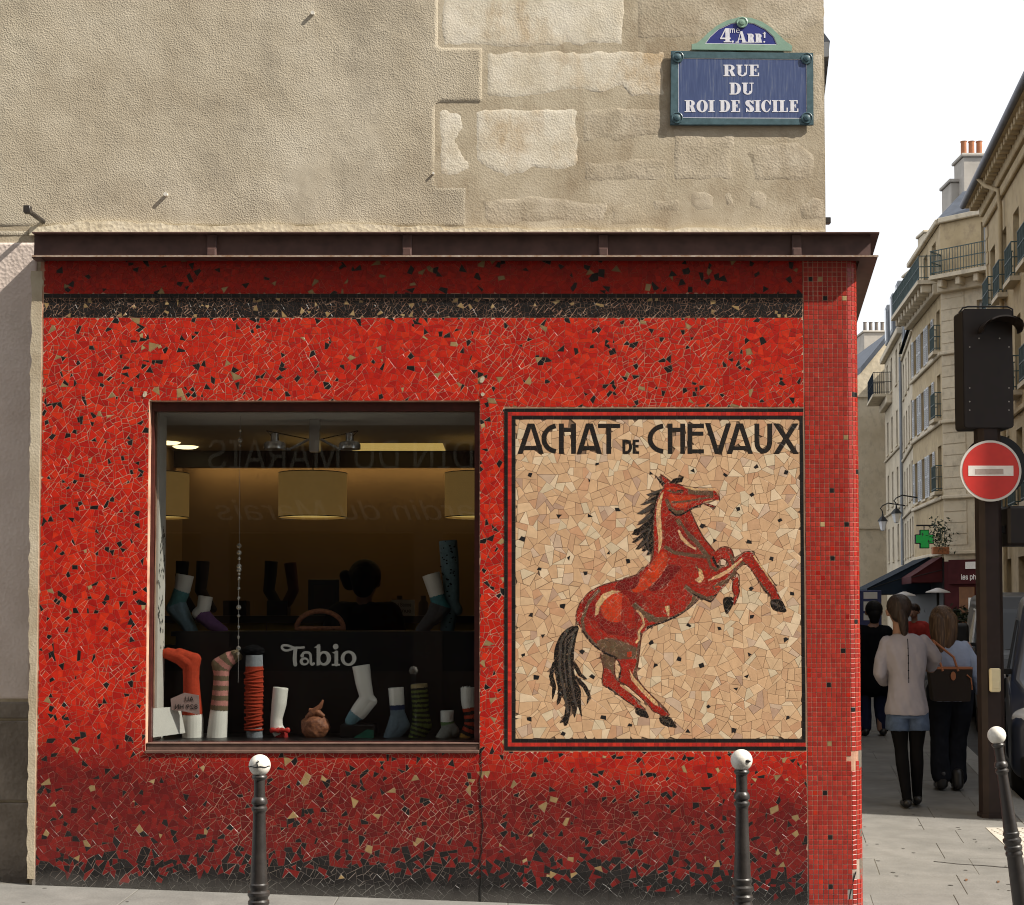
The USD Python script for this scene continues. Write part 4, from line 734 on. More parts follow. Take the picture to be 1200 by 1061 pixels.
# colour areas, the later ones on top
R_, D_, O_, M_, N_, C_, K_, G_ = (0.29, 0.016, 0.009), (0.20, 0.011, 0.009), (0.45, 0.038, 0.011), (0.15, 0.009, 0.009), (0.105, 0.062, 0.036), (0.55, 0.34, 0.17), (0.011, 0.009, 0.008), (0.055, 0.046, 0.040)
LAY = [(redbody, R_), (pb((255, 300), (335, 330), (372, 420), (470, 440), (560, 420), (560, 350), (620, 200), (560, 160), (470, 156), (330, 240), (325, 150), (250, 230)), D_),
  (Point(*B(440, 250)).buffer(86 / 4.825 / K1), O_), (pb((480, 170), (540, 260), (560, 360), (520, 380), (470, 330)), R_), (pb((300, 340), (400, 400), (520, 420), (560, 470), (450, 430), (360, 420)), R_),
  (curve([(200, 600), (262, 552), (285, 620), (225, 735), (150, 800), (60, 830), (40, 760), (130, 720)], A), O_), (curve([(-20, 737), (60, 712), (112, 700), (90, 790), (20, 810), (-60, 800)], A), M_),
  (curve([(150, 800), (235, 720), (282, 640), (355, 612), (372, 655), (300, 745), (240, 800), (180, 815)], A), M_), (curve([(258, 640), (300, 600), (440, 620), (520, 640), (510, 700), (450, 640), (380, 660)], A), R_),
  (curve([(275, 335), (315, 330), (360, 400), (400, 470), (470, 560), (440, 590), (330, 565), (258, 530), (245, 440)], A), D_), (curve([(380, 350), (420, 420), (450, 480), (430, 490), (390, 430)], A), D_),
  (curve([(180, 820), (350, 830), (400, 780), (400, 900), (300, 960), (180, 940), (120, 880)], A), R_), (curve([(280, 205), (340, 215), (415, 215), (470, 230), (420, 270), (380, 300), (320, 290), (280, 250)], A), O_), (sa(16, (270, 175), (320, 170), (360, 182)), O_),
  (curve([(380, 660), (450, 645), (505, 680), (520, 740), (470, 790), (400, 760), (360, 710)], A), R_), (sa(20, (560, 700), (680, 655), (745, 585), (790, 572)), R_), (sa(26, (800, 590), (850, 690), (930, 800), (960, 850)), R_), (sa(14, (430, 790), (500, 800), (560, 770), (640, 745)), R_),
  # taupe shade
  (sa(34, (66, 890), (120, 945), (200, 990), (300, 992), (390, 945), (440, 880), (450, 840)), N_), (sa(24, (270, 240), (292, 295), (330, 325), (380, 315)), N_), (sa(28, (335, 365), (395, 450), (450, 500), (530, 600)), N_), (sa(22, (258, 535), (320, 572), (430, 590), (545, 600)), N_),
  (sa(30, (405, 192), (470, 200), (560, 205)), N_), (sa(12, (300, 260), (380, 255), (470, 240), (560, 225)), N_), (sa(18, (530, 605), (545, 660), (580, 680), (620, 640)), N_), (sb(17, (262, 380), (252, 320), (290, 220), (350, 150)), N_), (sb(26, (246, 370), (300, 445), (400, 520)), N_),
  (pb((330, 440), (400, 424), (470, 440), (560, 478), (556, 540), (450, 545), (380, 512)), N_), (sb(26, (592, 395), (576, 480), (572, 560), (545, 650)), N_), (sb(9, (555, 660), (650, 765), (735, 845)), N_), (sa(26, (560, 792), (650, 745), (710, 680), (752, 630)), N_), (sa(16, (640, 545), (670, 590), (690, 660), (700, 720)), N_), (sa(26, (384, 778), (440, 826), (520, 862), (560, 850)), N_),
  (pb((345, 512), (448, 530), (436, 640), (400, 600), (372, 590)), N_), (sa(22, (762, 645), (820, 725), (890, 818)), N_), (sb(20, (546, 236), (600, 280), (640, 330)), N_), (sa(10, (275, 185), (320, 200), (360, 192)), N_), (sb(12, (360, 690), (450, 750), (545, 815)), N_),
  (redbody.difference(redbody.buffer(-0.0055)), (0.085, 0.022, 0.014)),
  # red accents over the shade
  (pb((505, 505), (530, 498), (536, 530), (508, 535)), O_), (pb((410, 600), (440, 660), (400, 690), (385, 640)), R_), (sa(12, (565, 790), (600, 780)), O_), (sa(11, (355, 405), (400, 480)), R_), (sa(12, (560, 575), (600, 560), (640, 552), (668, 580)), R_),
  # cream lights
  (curve([(238, 205), (256, 186), (240, 250), (234, 330), (242, 430), (246, 500), (232, 555), (214, 592), (222, 500), (210, 420), (204, 340), (212, 262)], A), C_), (taper(A, 22, (345, 432), (365, 480), (405, 520), (458, 556)), C_), (pa((450, 656), (492, 682), (506, 730), (480, 766), (444, 742), (472, 722), (468, 690)), C_),
  (pa((535, 748), (558, 722), (640, 684), (742, 602), (746, 612), (662, 694), (600, 730)), C_), (pa((365, 156), (450, 171), (580, 171), (596, 192), (594, 220), (572, 186), (450, 187), (395, 176)), C_), (sa(8, (500, 262), (525, 252), (598, 247)), C_),
  (pb((322, 305), (328, 232), (368, 174), (420, 154), (474, 160), (420, 178), (378, 212), (352, 248), (346, 284)), C_), (sb(13, (560, 266), (590, 300), (602, 345), (570, 392), (574, 430), (552, 452)), C_), (pb((518, 598), (542, 642), (602, 712), (682, 792), (686, 812), (660, 802), (600, 742), (528, 662)), C_),
  (sb(10, (466, 688), (540, 742), (606, 806)), C_), (pb((718, 246), (746, 238), (744, 302), (734, 300)), C_), (sa(11, (812, 592), (860, 660), (936, 770)), C_), (sa(9, (352, 200), (372, 196)), C_), (pb((446, 560), (456, 562), (452, 640), (440, 648)), C_), (pa((620, 640), (632, 628), (640, 650), (622, 660)), C_), (sa(9, (400, 300), (410, 260)), R_),
  # black: mane, tail, outline, hooves
  (unary_union([maneM, forelock] + locks), K_), (unary_union([tail] + strands), K_), (sb(15, (172, 372), (130, 450), (124, 600), (150, 720), (172, 850)), G_), (sb(14, (206, 400), (176, 520), (186, 650), (206, 760), (234, 850)), G_), (sb(9, (225, 370), (160, 430), (150, 560), (165, 700)), G_),
  (taper(A, 22, (235, 180), (180, 205), (150, 214)), G_), (taper(A, 20, (200, 250), (150, 268), (112, 276)), G_), (taper(A, 26, (190, 280), (140, 310), (90, 332)), G_), (taper(A, 22, (185, 330), (130, 370), (92, 398)), G_), (taper(A, 12, (160, 420), (100, 455)), G_), (taper(A, 12, (160, 480), (95, 545)), G_), (sa(8, (176, 400), (150, 480), (160, 560)), G_),
  (pa((198, 92), (246, 162), (262, 142), (236, 112)), K_), (sa(11, (282, 300), (325, 338), (362, 338), (430, 296), (505, 268)), K_), (sb(15, (618, 366), (700, 340), (830, 282), (915, 208)), K_), (sa(11, (432, 828), (498, 863), (548, 878), (600, 822), (655, 765)), K_), (sb(14, (242, 372), (300, 450), (360, 498), (450, 540)), K_),
  (sb(12, (395, 702), (500, 782), (545, 812)), K_), (sa(11, (790, 675), (850, 782), (905, 828)), K_), (sa(17, (556, 595), (572, 635), (590, 658), (626, 640)), K_), (sb(18, (452, 556), (464, 610), (458, 650)), K_), (sa(6, (520, 278), (572, 296)), K_), (unary_union([hoof1, hoof2, hoof3, hoof4]), K_), (sa(7, (560, 845), (650, 790), (690, 735), (745, 660)), K_),
  (Point(*A(358, 198)).buffer(7 / 5.305 / K1), K_), (sa(5, (335, 190), (358, 184), (378, 190)), K_), (Point(*A(575, 208)).buffer(6 / 5.305 / K1), K_), (sa(6, (460, 655), (470, 690)), N_), (sa(12, (920, 880), (975, 905)), G_), (sb(9, (700, 880), (750, 905)), G_)]
rp = np.random.default_rng(23); hp = thing_horse = put(mp, 'horse', MB().add(*prism(horse.buffer(0.0012), YP - 0.0004, YP + 0.001)), 'grout_look', label='rearing red horse with black mane and tail, laid in small tesserae')
dark_part = unary_union([maneM, forelock, tail, hoof1, hoof2, hoof3, hoof4] + locks + strands); [put(hp, 'dark_bed', MB().add(*prism(g_, YP - 0.0008, YP)), 'panel_grout') for g_ in dark_part.buffer(0.0008).geoms]
PCH, above = [], None
for g, col in LAY[::-1]:
    vis = g.intersection(horse)
    if above is not None: vis = vis.difference(above)
    above = g if above is None else above.union(g)
    if vis.is_empty or vis.area < 1e-7: continue
    for part in getattr(vis, 'geoms', [vis]):
        if part.geom_type != 'Polygon' or part.area < 2e-6: continue
        for q in shards(part.buffer(0.0004), 0.00033, rp, coarse=0.045):
            r = piece(q, YP, 0.0020, max(0.0004, rp.normal(0.0009, 0.0003)), rp, 0.006, 0.0004)
            if r: PCH.append((r[0], r[1], np.array(col) * rp.uniform(0.82, 1.18) * (1 + rp.normal(0, 0.05, 3))))
lay(hp, PCH, 'mosaic_glaze', 'tessera', 300, 'tesserae')
# lettering: straight and curved strokes cut into short black pieces
lt = '/World/x'
def stroke(pts, w, closed=False):
    return LineString(FP(pts)).buffer(w / K1 / 2, cap_style=2, join_style=2)
def arcp(cx, cy, rx, ry, a0, a1, n=14): return [(cx + rx * math.cos(math.radians(t)), cy - ry * math.sin(math.radians(t))) for t in np.linspace(a0, a1, n)]
T0, T1, W = 497.0, 532.0, 5.2
def gA(x0, x1, ax): return [[(x0 + 2.8, T1), (ax - 1.2, T0)], [(ax + 1.2, T0), (x1 - 2.8, T1)]], [[(x0 + 6, 525.5), (x1 - 6, 525.5)]]
def gH(x0, x1): return [[(x0 + 2.8, T0), (x0 + 2.8, T1)], [(x1 - 2.8, T0), (x1 - 2.8, T1)]], [[(x0 + 5, 504), (x1 - 5, 504)]]
def gC(x0, x1): return [arcp(x1 + 1, 514.5, x1 - x0 - 1.8, 15, 97, 263)], []
def gV(x0, x1): m_ = (x0 + x1) / 2; return [[(x0 + 2.8, T0), (m_ - 1, T1)], [(m_ + 1, T1), (x1 - 2.8, T0)]], []
LET = [('A',) + gA(606.6, 637, 622.3), ('C',) + gC(634.5, 652), ('H',) + gH(655, 674.8), ('A',) + gA(676, 705, 690.6), ('T', [[(713.3, T0), (713.3, T1)]], [[(701, 499.5), (726.5, 499.5)]]),
       ('C',) + gC(758.8, 778), ('H',) + gH(782.4, 802.6), ('E', [[(808.3, T0), (808.3, T1)]], [[(811, 499.5), (824.5, 499.5)], [(811, 508.6), (824, 508.6)], [(811, 529.3), (824.5, 529.3)]]), ('V',) + gV(826.6, 856.4), ('A',) + gA(852, 882, 866.6),
       ('U', [[(886.8, T0), (886.8, 519)] + arcp(894.3, 519, 7.5, 10.2, 180, 360, 10)[1:] + [(901.8, T0)]], []), ('X', [[(909.5, T0), (932.5, T1)], [(932, T0), (909.8, T1)]], [])]
SML = [('D', [[(731, 515.8), (731, 532)], [(731, 517), (734, 517)] + arcp(733.5, 524, 5.6, 7, 80, -80, 9) + [(731, 531)]], []), ('E', [[(743, 515.8), (743, 532)]], [[(744, 517), (748.6, 517)], [(744, 523.3), (748, 523.3)], [(744, 530.7), (748.6, 530.7)]])]
letters_all = []
def cuts(line, w, step):
    """A stroke as short pieces cut square across it, with butt ends along the guide lines of the lettering."""
    L = LineString(FP(line)); n = max(1, int(round(L.length * K1 / step))); out = []
    for a, b in zip(np.linspace(0, 1, n + 1)[:-1], np.linspace(0, 1, n + 1)[1:]):
        P = [L.interpolate(t, True).coords[0] for t in np.linspace(a, b, 4)]; g = LineString(P).buffer(w / K1 / 2, cap_style=2, join_style=2)
        out.append(g)
    return out
zt0, zt1 = F(770, T1)[1], F(770, T0)[1]; clipbox = sbox(px0, zt0, px1, zt1 + 0.001)
plain('letter_black', (0.012, 0.010, 0.009), 0.35, 0.5, var=0.2, scale=60)
for ch, strokes, bars in LET + SML:
    small = (ch, strokes, bars) in SML; w = 3.0 if small else W; done = None; pcs = []
    for ln, wd in [(s, w) for s in strokes] + [(b, w * 0.86) for b in bars]:
        ext = np.array(ln, float)
        if not small and len(ext) == 2 and abs(ext[0, 0] - ext[1, 0]) > 2 and abs(ext[0, 1] - ext[1, 1]) > 20:     # slanted strokes run past the guide lines and are cut level
            d = (ext[1] - ext[0]) / np.linalg.norm(ext[1] - ext[0]); ext = np.array([ext[0] - d * 3, ext[1] + d * 3])
        for g in cuts(ext, wd, 7.5):
            if not small: g = g.intersection(clipbox.buffer(0.004) if ch in 'CU' else clipbox)
            if done is not None: g = g.difference(done)
            if not g.is_empty: pcs.append(g)
        whole = unary_union(pcs); done = whole.buffer(0.0003)
    whole = unary_union(pcs).buffer(0.0008); letters_all.append(whole)
    m = MB(); big = []
    for g in pcs:
        for h in getattr(g, 'geoms', [g]):
            if h.geom_type != 'Polygon': continue
            r = piece(h, YP, 0.0024, 0.0009, rp, 0.003, 0.0004)
            if r: m.add(*r[0])
    put(mp, 'letter', m, 'letter_black', label=f'black mosaic letter {ch}')
# border: black, red, black courses of short pieces
gx0, gx1, gzb, gzt = F(604, 700)[0], F(938.4, 700)[0], F(760, 866)[1], F(760, 492)[1]
def course(x0, x1, z0, z1, horiz, step, tones, name):
    a, b = (x0, x1) if horiz else (z0, z1); out = []
    while a < b - 0.006:
        w = min(step * rp.uniform(0.75, 1.25), b - a); q = sbox(a, z0, a + w, z1) if horiz else sbox(x0, a, x1, a + w); a += w
        r = piece(q, YP, 0.0022, 0.0006, rp, 0.004, 0.0005)
        if r: out.append((r[0], r[1], pick(tones, rp)))
    return out
CO = []
def ring(i0, i1, tones, step):
    i0, i1 = i0 / K1, i1 / K1; s = min(i1, 0.0)
    X0, X1, Z0, Z1 = gx0 - i1, min(gx1 + i1, px1), gzb - i1, gzt + i1; x0, x1, z0, z1 = gx0 - i0, min(gx1 + i0, px1), gzb - i0, gzt + i0; o = []
    o += course(X0, X1, z1, Z1, True, step, tones, '') + course(X0, X1, Z0, z0, True, step, tones, '') + course(X0, x0, z0, z1, False, step, tones, '')
    if X1 > x1 + 0.003: o += course(x1, X1, z0, z1, False, step, tones, '')
    return o
CO += ring(0.3, 4.2, BLACK, 0.055) + ring(4.6, 9.0, np.array([(0.40, 0.025, 0.018), (0.46, 0.032, 0.02), (0.34, 0.022, 0.018)]), 0.022) + ring(9.4, 13.0, BLACK, 0.06)
lay(mp, CO, 'mosaic_glaze', 'border_tile', 300, 'border_tiles')
# the cream ground
CR = np.array([(0.53, 0.34, 0.195), (0.50, 0.315, 0.18), (0.57, 0.39, 0.235), (0.47, 0.285, 0.165), (0.60, 0.46, 0.31), (0.54, 0.43, 0.29), (0.40, 0.26, 0.18), (0.47, 0.265, 0.15), (0.50, 0.36, 0.255)])
CW = np.array([26, 22, 14, 8, 8, 7, 5, 6, 4.0]); CW /= CW.sum()
ground = sbox(gx0, gzb, gx1, gzt).difference(unary_union([horse.buffer(0.0006)] + letters_all)); PC = []
specks = [(700, 544), (763, 555), (812, 552), (621, 557), (850, 557), (886, 547), (921, 554), (881, 580), (914, 610), (865, 597), (691, 605), (655, 605), (724, 597), (612, 632), (632, 667), (667, 654), (713, 648), (736, 658), (823, 617), (837, 634), (878, 635), (904, 655), (928, 696), (686, 672), (659, 711), (622, 721), (636, 745), (613, 768), (682, 764), (629, 794), (694, 793), (763, 753), (807, 733), (843, 737), (881, 723), (921, 750), (768, 780), (796, 772), (822, 780), (877, 767), (875, 793), (862, 807), (830, 828), (923, 841), (707, 841), (738, 850), (620, 843), (660, 860), (860, 856), (806, 857), (745, 722), (905, 690), (690, 563), (880, 690)]
SPK = np.array([F(*s) for s in specks]); kblack = []
for a in SPK:
    r_ = rp.uniform(0.013, 0.019); n = rp.choice([3, 4, 4]); t0 = rp.uniform(0, 6.28); g = Polygon([(a[0] + r_ * math.cos(t0 + k * 2 * math.pi / n + rp.normal(0, .25)), a[1] + r_ * 0.9 * math.sin(t0 + k * 2 * math.pi / n + rp.normal(0, .25))) for k in range(n)]).buffer(0)
    if g.geom_type == 'Polygon' and ground.contains(g): kblack.append(g)
ground2 = ground.difference(unary_union(kblack))
for q in kblack:
    r = piece(q, YP, 0.0022, 0.0006, rp, 0.004)
    if r: PC.append((r[0], r[1] * 4, pick(BLACK, rp)))
for q in shards(ground2, 0.0023, rp, coarse=0.105):
    r = piece(q, YP, 0.0022, abs(rp.normal(0.0005, 0.0003)) + 0.0003, rp, 0.004, 0.0006)
    if r: PC.append((r[0], r[1], CR[rp.choice(len(CR), p=CW)] * rp.uniform(0.94, 1.06)))
plain('mosaic_cream', None, 0.4, 0.35, var=0.10, scale=26, bump=0.12, bscale=140, dist=0.002)
lay(mp, PC, 'mosaic_cream', 'cream_tile', 300, 'cream_tiles')

# ---------------------------------------------------------------- enamel street name plates
def didone(ch, x, z, h, w, t=0.30, hair=0.075):
    """A fat serif capital of height h and width w at x, z: heavy stems, hairline thins, slab serifs."""
    T, H = t * h, hair * h; R = lambda a, b, c, d: sbox(x + a, z + b, x + c, z + d)
    def serif(a, zz, wd=None): wd = wd or T * 1.75; return R(a - wd / 2, zz, a + wd / 2, zz + H * 1.1)
    def ell(cx, cz, rx, rz): return affinity.scale(Point(x + cx, z + cz).buffer(1, 24), rx, rz)
    def bowl(cx, cz, rx, rz, tx, tz, side): 
        o = ell(cx, cz, rx, rz).difference(ell(cx, cz, rx - tx, rz - tz)); return o.intersection(R(cx - (9 if side < 0 else 0), -9, cx + (9 if side > 0 else 0), 9)) if side else o
    if ch == 'I': return unary_union([R(w / 2 - T / 2, 0, w / 2 + T / 2, h), serif(w / 2, 0), serif(w / 2, h - H * 1.1)])
    if ch == 'R': return unary_union([R(T * .35, 0, T * 1.35, h), serif(T * .85, 0), R(0, h - H * 1.1, w * .55, h), R(T, h * .48, w * .55, h * .48 + H), bowl(w * .52, h * .74, w * .40, h * .26, T * .95, H, 1), Polygon([(x + w * .48, z + h * .5), (x + w * .48 + T * .9, z + h * .5), (x + w, z), (x + w - T * 1.1, z)])])
    if ch == 'U': return unary_union([R(T * .35, h * .30, T * 1.35, h), serif(T * .85, h - H * 1.1), R(w - H * 2.6, h * .30, w - H * 1.3, h), serif(w - H * 2, h - H * 1.1, T * 1.2), bowl((T * .35 + w - H * 1.3) / 2, h * .30, (w - H * 1.3 - T * .35) / 2, h * .31, T * .8, H * 1.4, 0).intersection(R(-9, -9, 9, h * .31))])
    if ch == 'E': return unary_union([R(T * .35, 0, T * 1.35, h), R(0, h - H * 1.1, w * .92, h), R(0, 0, w * .97, H * 1.1), R(T, h * .49, w * .7, h * .49 + H), R(w * .92 - H * 1.4, h * .72, w * .92, h), R(w * .97 - H * 1.4, 0, w * .97, h * .30), R(w * .7 - H * 1.2, h * .38, w * .7, h * .66)])
    if ch == 'D': return unary_union([R(T * .35, 0, T * 1.35, h), R(0, 0, w * .5, H * 1.1), R(0, h - H * 1.1, w * .5, h), bowl(w * .48, h / 2, w * .52, h / 2, T, H * 1.1, 1)])
    if ch == 'O': return ell(w / 2, h / 2, w / 2, h * .515).difference(ell(w / 2, h / 2, w / 2 - T, h * .515 - H * 1.1))
    if ch == 'C': return unary_union([bowl(w / 2, h / 2, w / 2, h * .515, T, H * 1.1, -1), bowl(w / 2, h / 2, w * .42, h * .515, H * 1.3, H * 1.1, 1).difference(R(w / 2, h * .30, 9, h * .68)), R(w * .84, h * .62, w * .84 + H * 1.3, h), R(w * .80, h * .64, w * .84 + H, h * .86)])
    if ch == 'L': return unary_union([R(T * .35, 0, T * 1.35, h), serif(T * .85, h - H * 1.1), R(0, 0, w * .95, H * 1.1), R(w * .95 - H * 1.4, 0, w * .95, h * .36)])
    if ch == 'S': 
        c = [(w * .80, h * .80), (w * .62, h * .94), (w * .38, h * .94), (w * .22, h * .78), (w * .32, h * .60), (w * .62, h * .44), (w * .78, h * .26), (w * .62, h * .07), (w * .36, h * .06), (w * .16, h * .22)]; P = np.array(c)
        for _ in range(2): P = np.vstack([P[:1], np.stack([.75 * P[:-1] + .25 * P[1:], .25 * P[:-1] + .75 * P[1:]], 1).reshape(-1, 2), P[-1:]])
        d = np.gradient(P, axis=0); d /= np.linalg.norm(d, axis=1, keepdims=True); wd = (H * .6 + (T * .62 - H * .6) * np.clip(-d[:, 1], 0, 1) ** 1.5); wd = np.where((np.arange(len(P)) < 6) | (np.arange(len(P)) > len(P) - 7), H * .7, wd)
        g = unary_union([Polygon([(x + P[i, 0] - d[i, 1] * wd[i], z + P[i, 1] + d[i, 0] * wd[i]), (x + P[i + 1, 0] - d[i + 1, 1] * wd[i + 1], z + P[i + 1, 1] + d[i + 1, 0] * wd[i + 1]), (x + P[i + 1, 0] + d[i + 1, 1] * wd[i + 1], z + P[i + 1, 1] - d[i + 1, 0] * wd[i + 1]), (x + P[i, 0] + d[i, 1] * wd[i], z + P[i, 1] - d[i, 0] * wd[i])]).buffer(0.0004) for i in range(len(P) - 1)])
        return unary_union([g, R(w * .82, h * .68, w * .82 + H * 1.3, h), R(w * .06, 0, w * .06 + H * 1.3, h * .34)])
    if ch == 'A': return unary_union([Polygon([(x + w * .10, z), (x + w * .10 + H * 1.2, z), (x + w * .50, z + h), (x + w * .44, z + h)]), Polygon([(x + w * .40, z + h), (x + w * .60, z + h), (x + w * .95, z), (x + w * .95 - T * 1.05, z)]), R(w * .22, h * .27, w * .72, h * .27 + H), serif(w * .12, 0, T), serif(w * .95 - T * .5, 0, T * 1.5)])
    if ch == '4': return unary_union([R(w * .50, 0, w * .50 + T, h), Polygon([(x, z + h * .26), (x + H, z + h * .26), (x + w * .62, z + h), (x + w * .50, z + h)]), R(0, h * .22, w, h * .22 + H * 1.4), serif(w * .5 + T / 2, 0)])
    if ch == 'm': return unary_union([R(a, 0, a + T * .62, h * .95) for a in (0, w * .37, w * .74)] + [R(0, h - H * 2, w * .37, h), R(w * .4, h - H * 2, w * .74 + T * .6, h)])
    if ch == 'e': return bowl(w / 2, h / 2, w / 2, h / 2, T * .6, H * 1.2, 0).difference(R(w * .55, h * .22, 9, h * .44)).union(R(T * .4, h * .45, w - T * .3, h * .45 + H * 1.1))
    if ch == 't': return unary_union([R(w * .35, 0, w * .35 + T * .8, h), R(0, h * .68, w, h * .68 + H * 1.2)])
    return Point(x + w / 2, z + h * .09).buffer(h * .09)
YS = UY - 0.024; U = lambda a, b: F(a, b, YS)
px2m = F(900, 100, YS)[0] - F(899, 100, YS)[0]
def word(s, x0, x1, ytop, ybot, small=False):
    """The letters of a line fitted between two edges."""
    wid = {'R': .86, 'U': .84, 'E': .74, 'D': .84, 'O': .88, 'I': .44, 'S': .66, 'C': .80, 'L': .74, ' ': .26}; gap = .07; tot = sum(wid[c] for c in s) + gap * (len(s) - 1); k = (x1 - x0) / tot; x = x0; out = []
    for c in s:
        if c != ' ':
            (a, z0), (b, _), (_, z1) = U(x, ybot), U(x + wid[c] * k, ybot), U(x, ytop); out.append(didone(c, a, z0, z1 - z0, b - a))
        x += (wid[c] + gap) * k
    return out
sp = thing('street_plate', 'weathered blue enamel street plate reading RUE DU ROI DE SICILE', 'street sign')
def sheet_plate(poly, y, th, b=0.0): return MB().add(*prism(poly, y, y + th, True))
outer = Polygon([U(786.3, 59.6), U(953.2, 61.8), U(953.8, 146.8), U(785.4, 146.6)]); inn = Polygon([U(794.8, 67.8), U(945.4, 69.4), U(946, 139.2), U(794.2, 138.6)])
rim = jag(outer, 0.006, 3.0, 0.02)
plate = sheet_plate(rim, YS + 0.006, 0.004); pv = plate.get()
bulge = lambda x, z: 0.010 * np.clip(1 - ((x - outer.centroid.x) / 0.40) ** 2, 0, 1)
put(sp, 'plate', sheet_plate(rim, YS + 0.006, 0.005), 'enamel_frame')
put(sp, 'raised_border', sheet_plate(outer.buffer(-0.003).difference(inn), YS + 0.0005, 0.0055), 'enamel_frame'); put(sp, 'blue_field', sheet_plate(inn.buffer(0.002), YS + 0.003, 0.003), 'enamel_blue')
put(sp, 'white_line', sheet_plate(inn.buffer(-0.0015, join_style=2).difference(inn.buffer(-0.0042, join_style=2)), YS + 0.0022, 0.001), 'enamel_white')
for k, g in enumerate(word('RUE', 848, 890, 75.9, 89.3) + word('DU', 855, 883, 97, 110.9) + word('ROI DE SICILE', 802.5, 936, 117.4, 131.4)): put(sp, 'letter', sheet_plate(g, YS + 0.0018, 0.0014), 'enamel_white')
for px, py in [(794.5, 67), (945.5, 68.8), (793.5, 138.3), (945.6, 138.5)]:
    c = U(px, py); v, f = lathe([(0.033, 0.0), (0.033, 0.004), (0.030, 0.006), (0.028, 0.003), (0.018, 0.003), (0.017, 0.009), (0.010, 0.012), (0.001, 0.0125)], 24); put(sp, 'boss', (np.column_stack([c[0] + v[:, 0], YS + 0.001 - v[:, 2], c[1] + v[:, 1]]), f), 'enamel_frame', smooth=35)
m = MB()
for px, py in [(800, 75), (940, 75), (800, 132), (940, 132)]: c = U(px, py); m.add(*tube([(c[0], YS + 0.008, c[1]), (c[0], UY + 0.02, c[1])], 0.008, 8))
put(sp, 'fixing_pin', m, 'screw_metal')
ap = thing('arched_plate', 'green-bordered arched enamel plate reading 4me Arr above the street plate', 'street sign')
arch = [U(810.5, 58.4), U(810.5, 51.5), U(816, 50.4)] + [U(x, y) for x, y in [(822, 46), (830, 38), (840, 30), (852, 23.5), (866, 20), (880, 20.4), (893, 25), (904, 32), (913, 40.5), (920, 47.5), (926, 51.5)]] + [U(928.5, 53.5), U(928, 60)]
arch = Polygon(arch); ain = Polygon([U(826, 51.2), U(832, 43), U(842, 34), (U(856, 27.5)), U(869, 25.2), U(884, 27.5), U(897, 34), (U(907, 43)), U(911, 52.6)])
put(ap, 'plate', sheet_plate(jag(arch, 0.004, 8.0, 0.015), YS + 0.006, 0.005), 'enamel_green'); put(ap, 'raised_border', sheet_plate(arch.buffer(-0.002).difference(ain), YS + 0.001, 0.005), 'enamel_green'); put(ap, 'navy_field', sheet_plate(ain.buffer(0.001), YS + 0.0035, 0.002), 'enamel_navy')
put(ap, 'white_line', sheet_plate(ain.buffer(-0.0008).difference(ain.buffer(-0.0035)), YS + 0.0025, 0.001), 'enamel_white')
def glyph(c, x0, x1, y0, y1): a, z0 = U(x0, y1); b, z1 = U(x1, y0); return didone(c, a, z0, z1 - z0, b - a)
for g in [glyph('4', 844, 856.2, 33, 49.5), glyph('m', 855.6, 861.8, 33.6, 38.6), glyph('e', 862.6, 867, 33.4, 38.8), glyph('.', 856.5, 861, 36, 50), glyph('A', 862.6, 875, 36.5, 50), glyph('R', 875.6, 884.2, 39.5, 50), glyph('R', 884.8, 893.2, 39.5, 50), glyph('t', 894, 897.6, 37.5, 44.5), glyph('.', 894.2, 897.2, 39, 50)]: put(ap, 'letter', sheet_plate(g, YS + 0.002, 0.0016), 'enamel_white')
c = U(869.7, 26.5); v, f = lathe([(0.032, 0.0), (0.032, 0.004), (0.028, 0.006), (0.024, 0.003), (0.017, 0.003), (0.015, 0.010), (0.001, 0.012)], 24); put(ap, 'boss', (np.column_stack([c[0] + v[:, 0], YS + 0.0005 - v[:, 2], c[1] + v[:, 1]]), f), 'enamel_green', smooth=35)
m = MB()
for px in (830, 905): c = U(px, 54); m.add(*tube([(c[0], YS + 0.008, c[1]), (c[0], UY + 0.02, c[1])], 0.008, 8))
put(ap, 'fixing_pin', m, 'screw_metal')
# ---------------------------------------------------------------- the room behind the window
ZC0, ZS, RB = 2.70, 2.615, 3.2
rm = thing('shop_interior', 'dim brown sock shop room seen through the display window', 'shop interior')
put(rm, 'floor', MB().box((RX0, 0.19, -0.25), (RX1, RB, -0.2)), 'dark_wood'); put(rm, 'back_wall', MB().box((RX0, RB, -0.25), (RX1, RB + 0.06, 3.0)), 'room_wall')
put(rm, 'side_wall', MB().box((RX0 - 0.06, 0.2, -0.25), (RX0, RB, 3.0)), 'room_wall'); put(rm, 'side_wall', MB().box((RX1, 0.2, -0.25), (RX1 + 0.06, RB, 3.0)), 'room_wall')
put(rm, 'ceiling', MB().box((RX0, 0.72, ZC0), (RX1, RB, ZC0 + 0.05)), 'room_ceiling'); put(rm, 'window_soffit', MB().box((RX0, 0.192, ZS), (RX1, 0.72, ZS + 0.12)), 'white_reveal')
put(rm, 'dark_beam', MB().box((RX0 + 0.001, RB - 0.30, 2.575), (RX1 - 0.001, RB - 0.22, ZC0 - 0.001)), 'dark_wood')
put(rm, 'window_reveal', MB().box((wx0 - 0.03, 0.192, 0.6), (wx0 + 0.012, 0.36, ZS - 0.001)), 'white_reveal'); put(rm, 'window_reveal', MB().box((wx1 + 0.02, 0.192, 0.6), (wx1 + 0.05, 0.60, ZS - 0.001)), 'dark_wood')
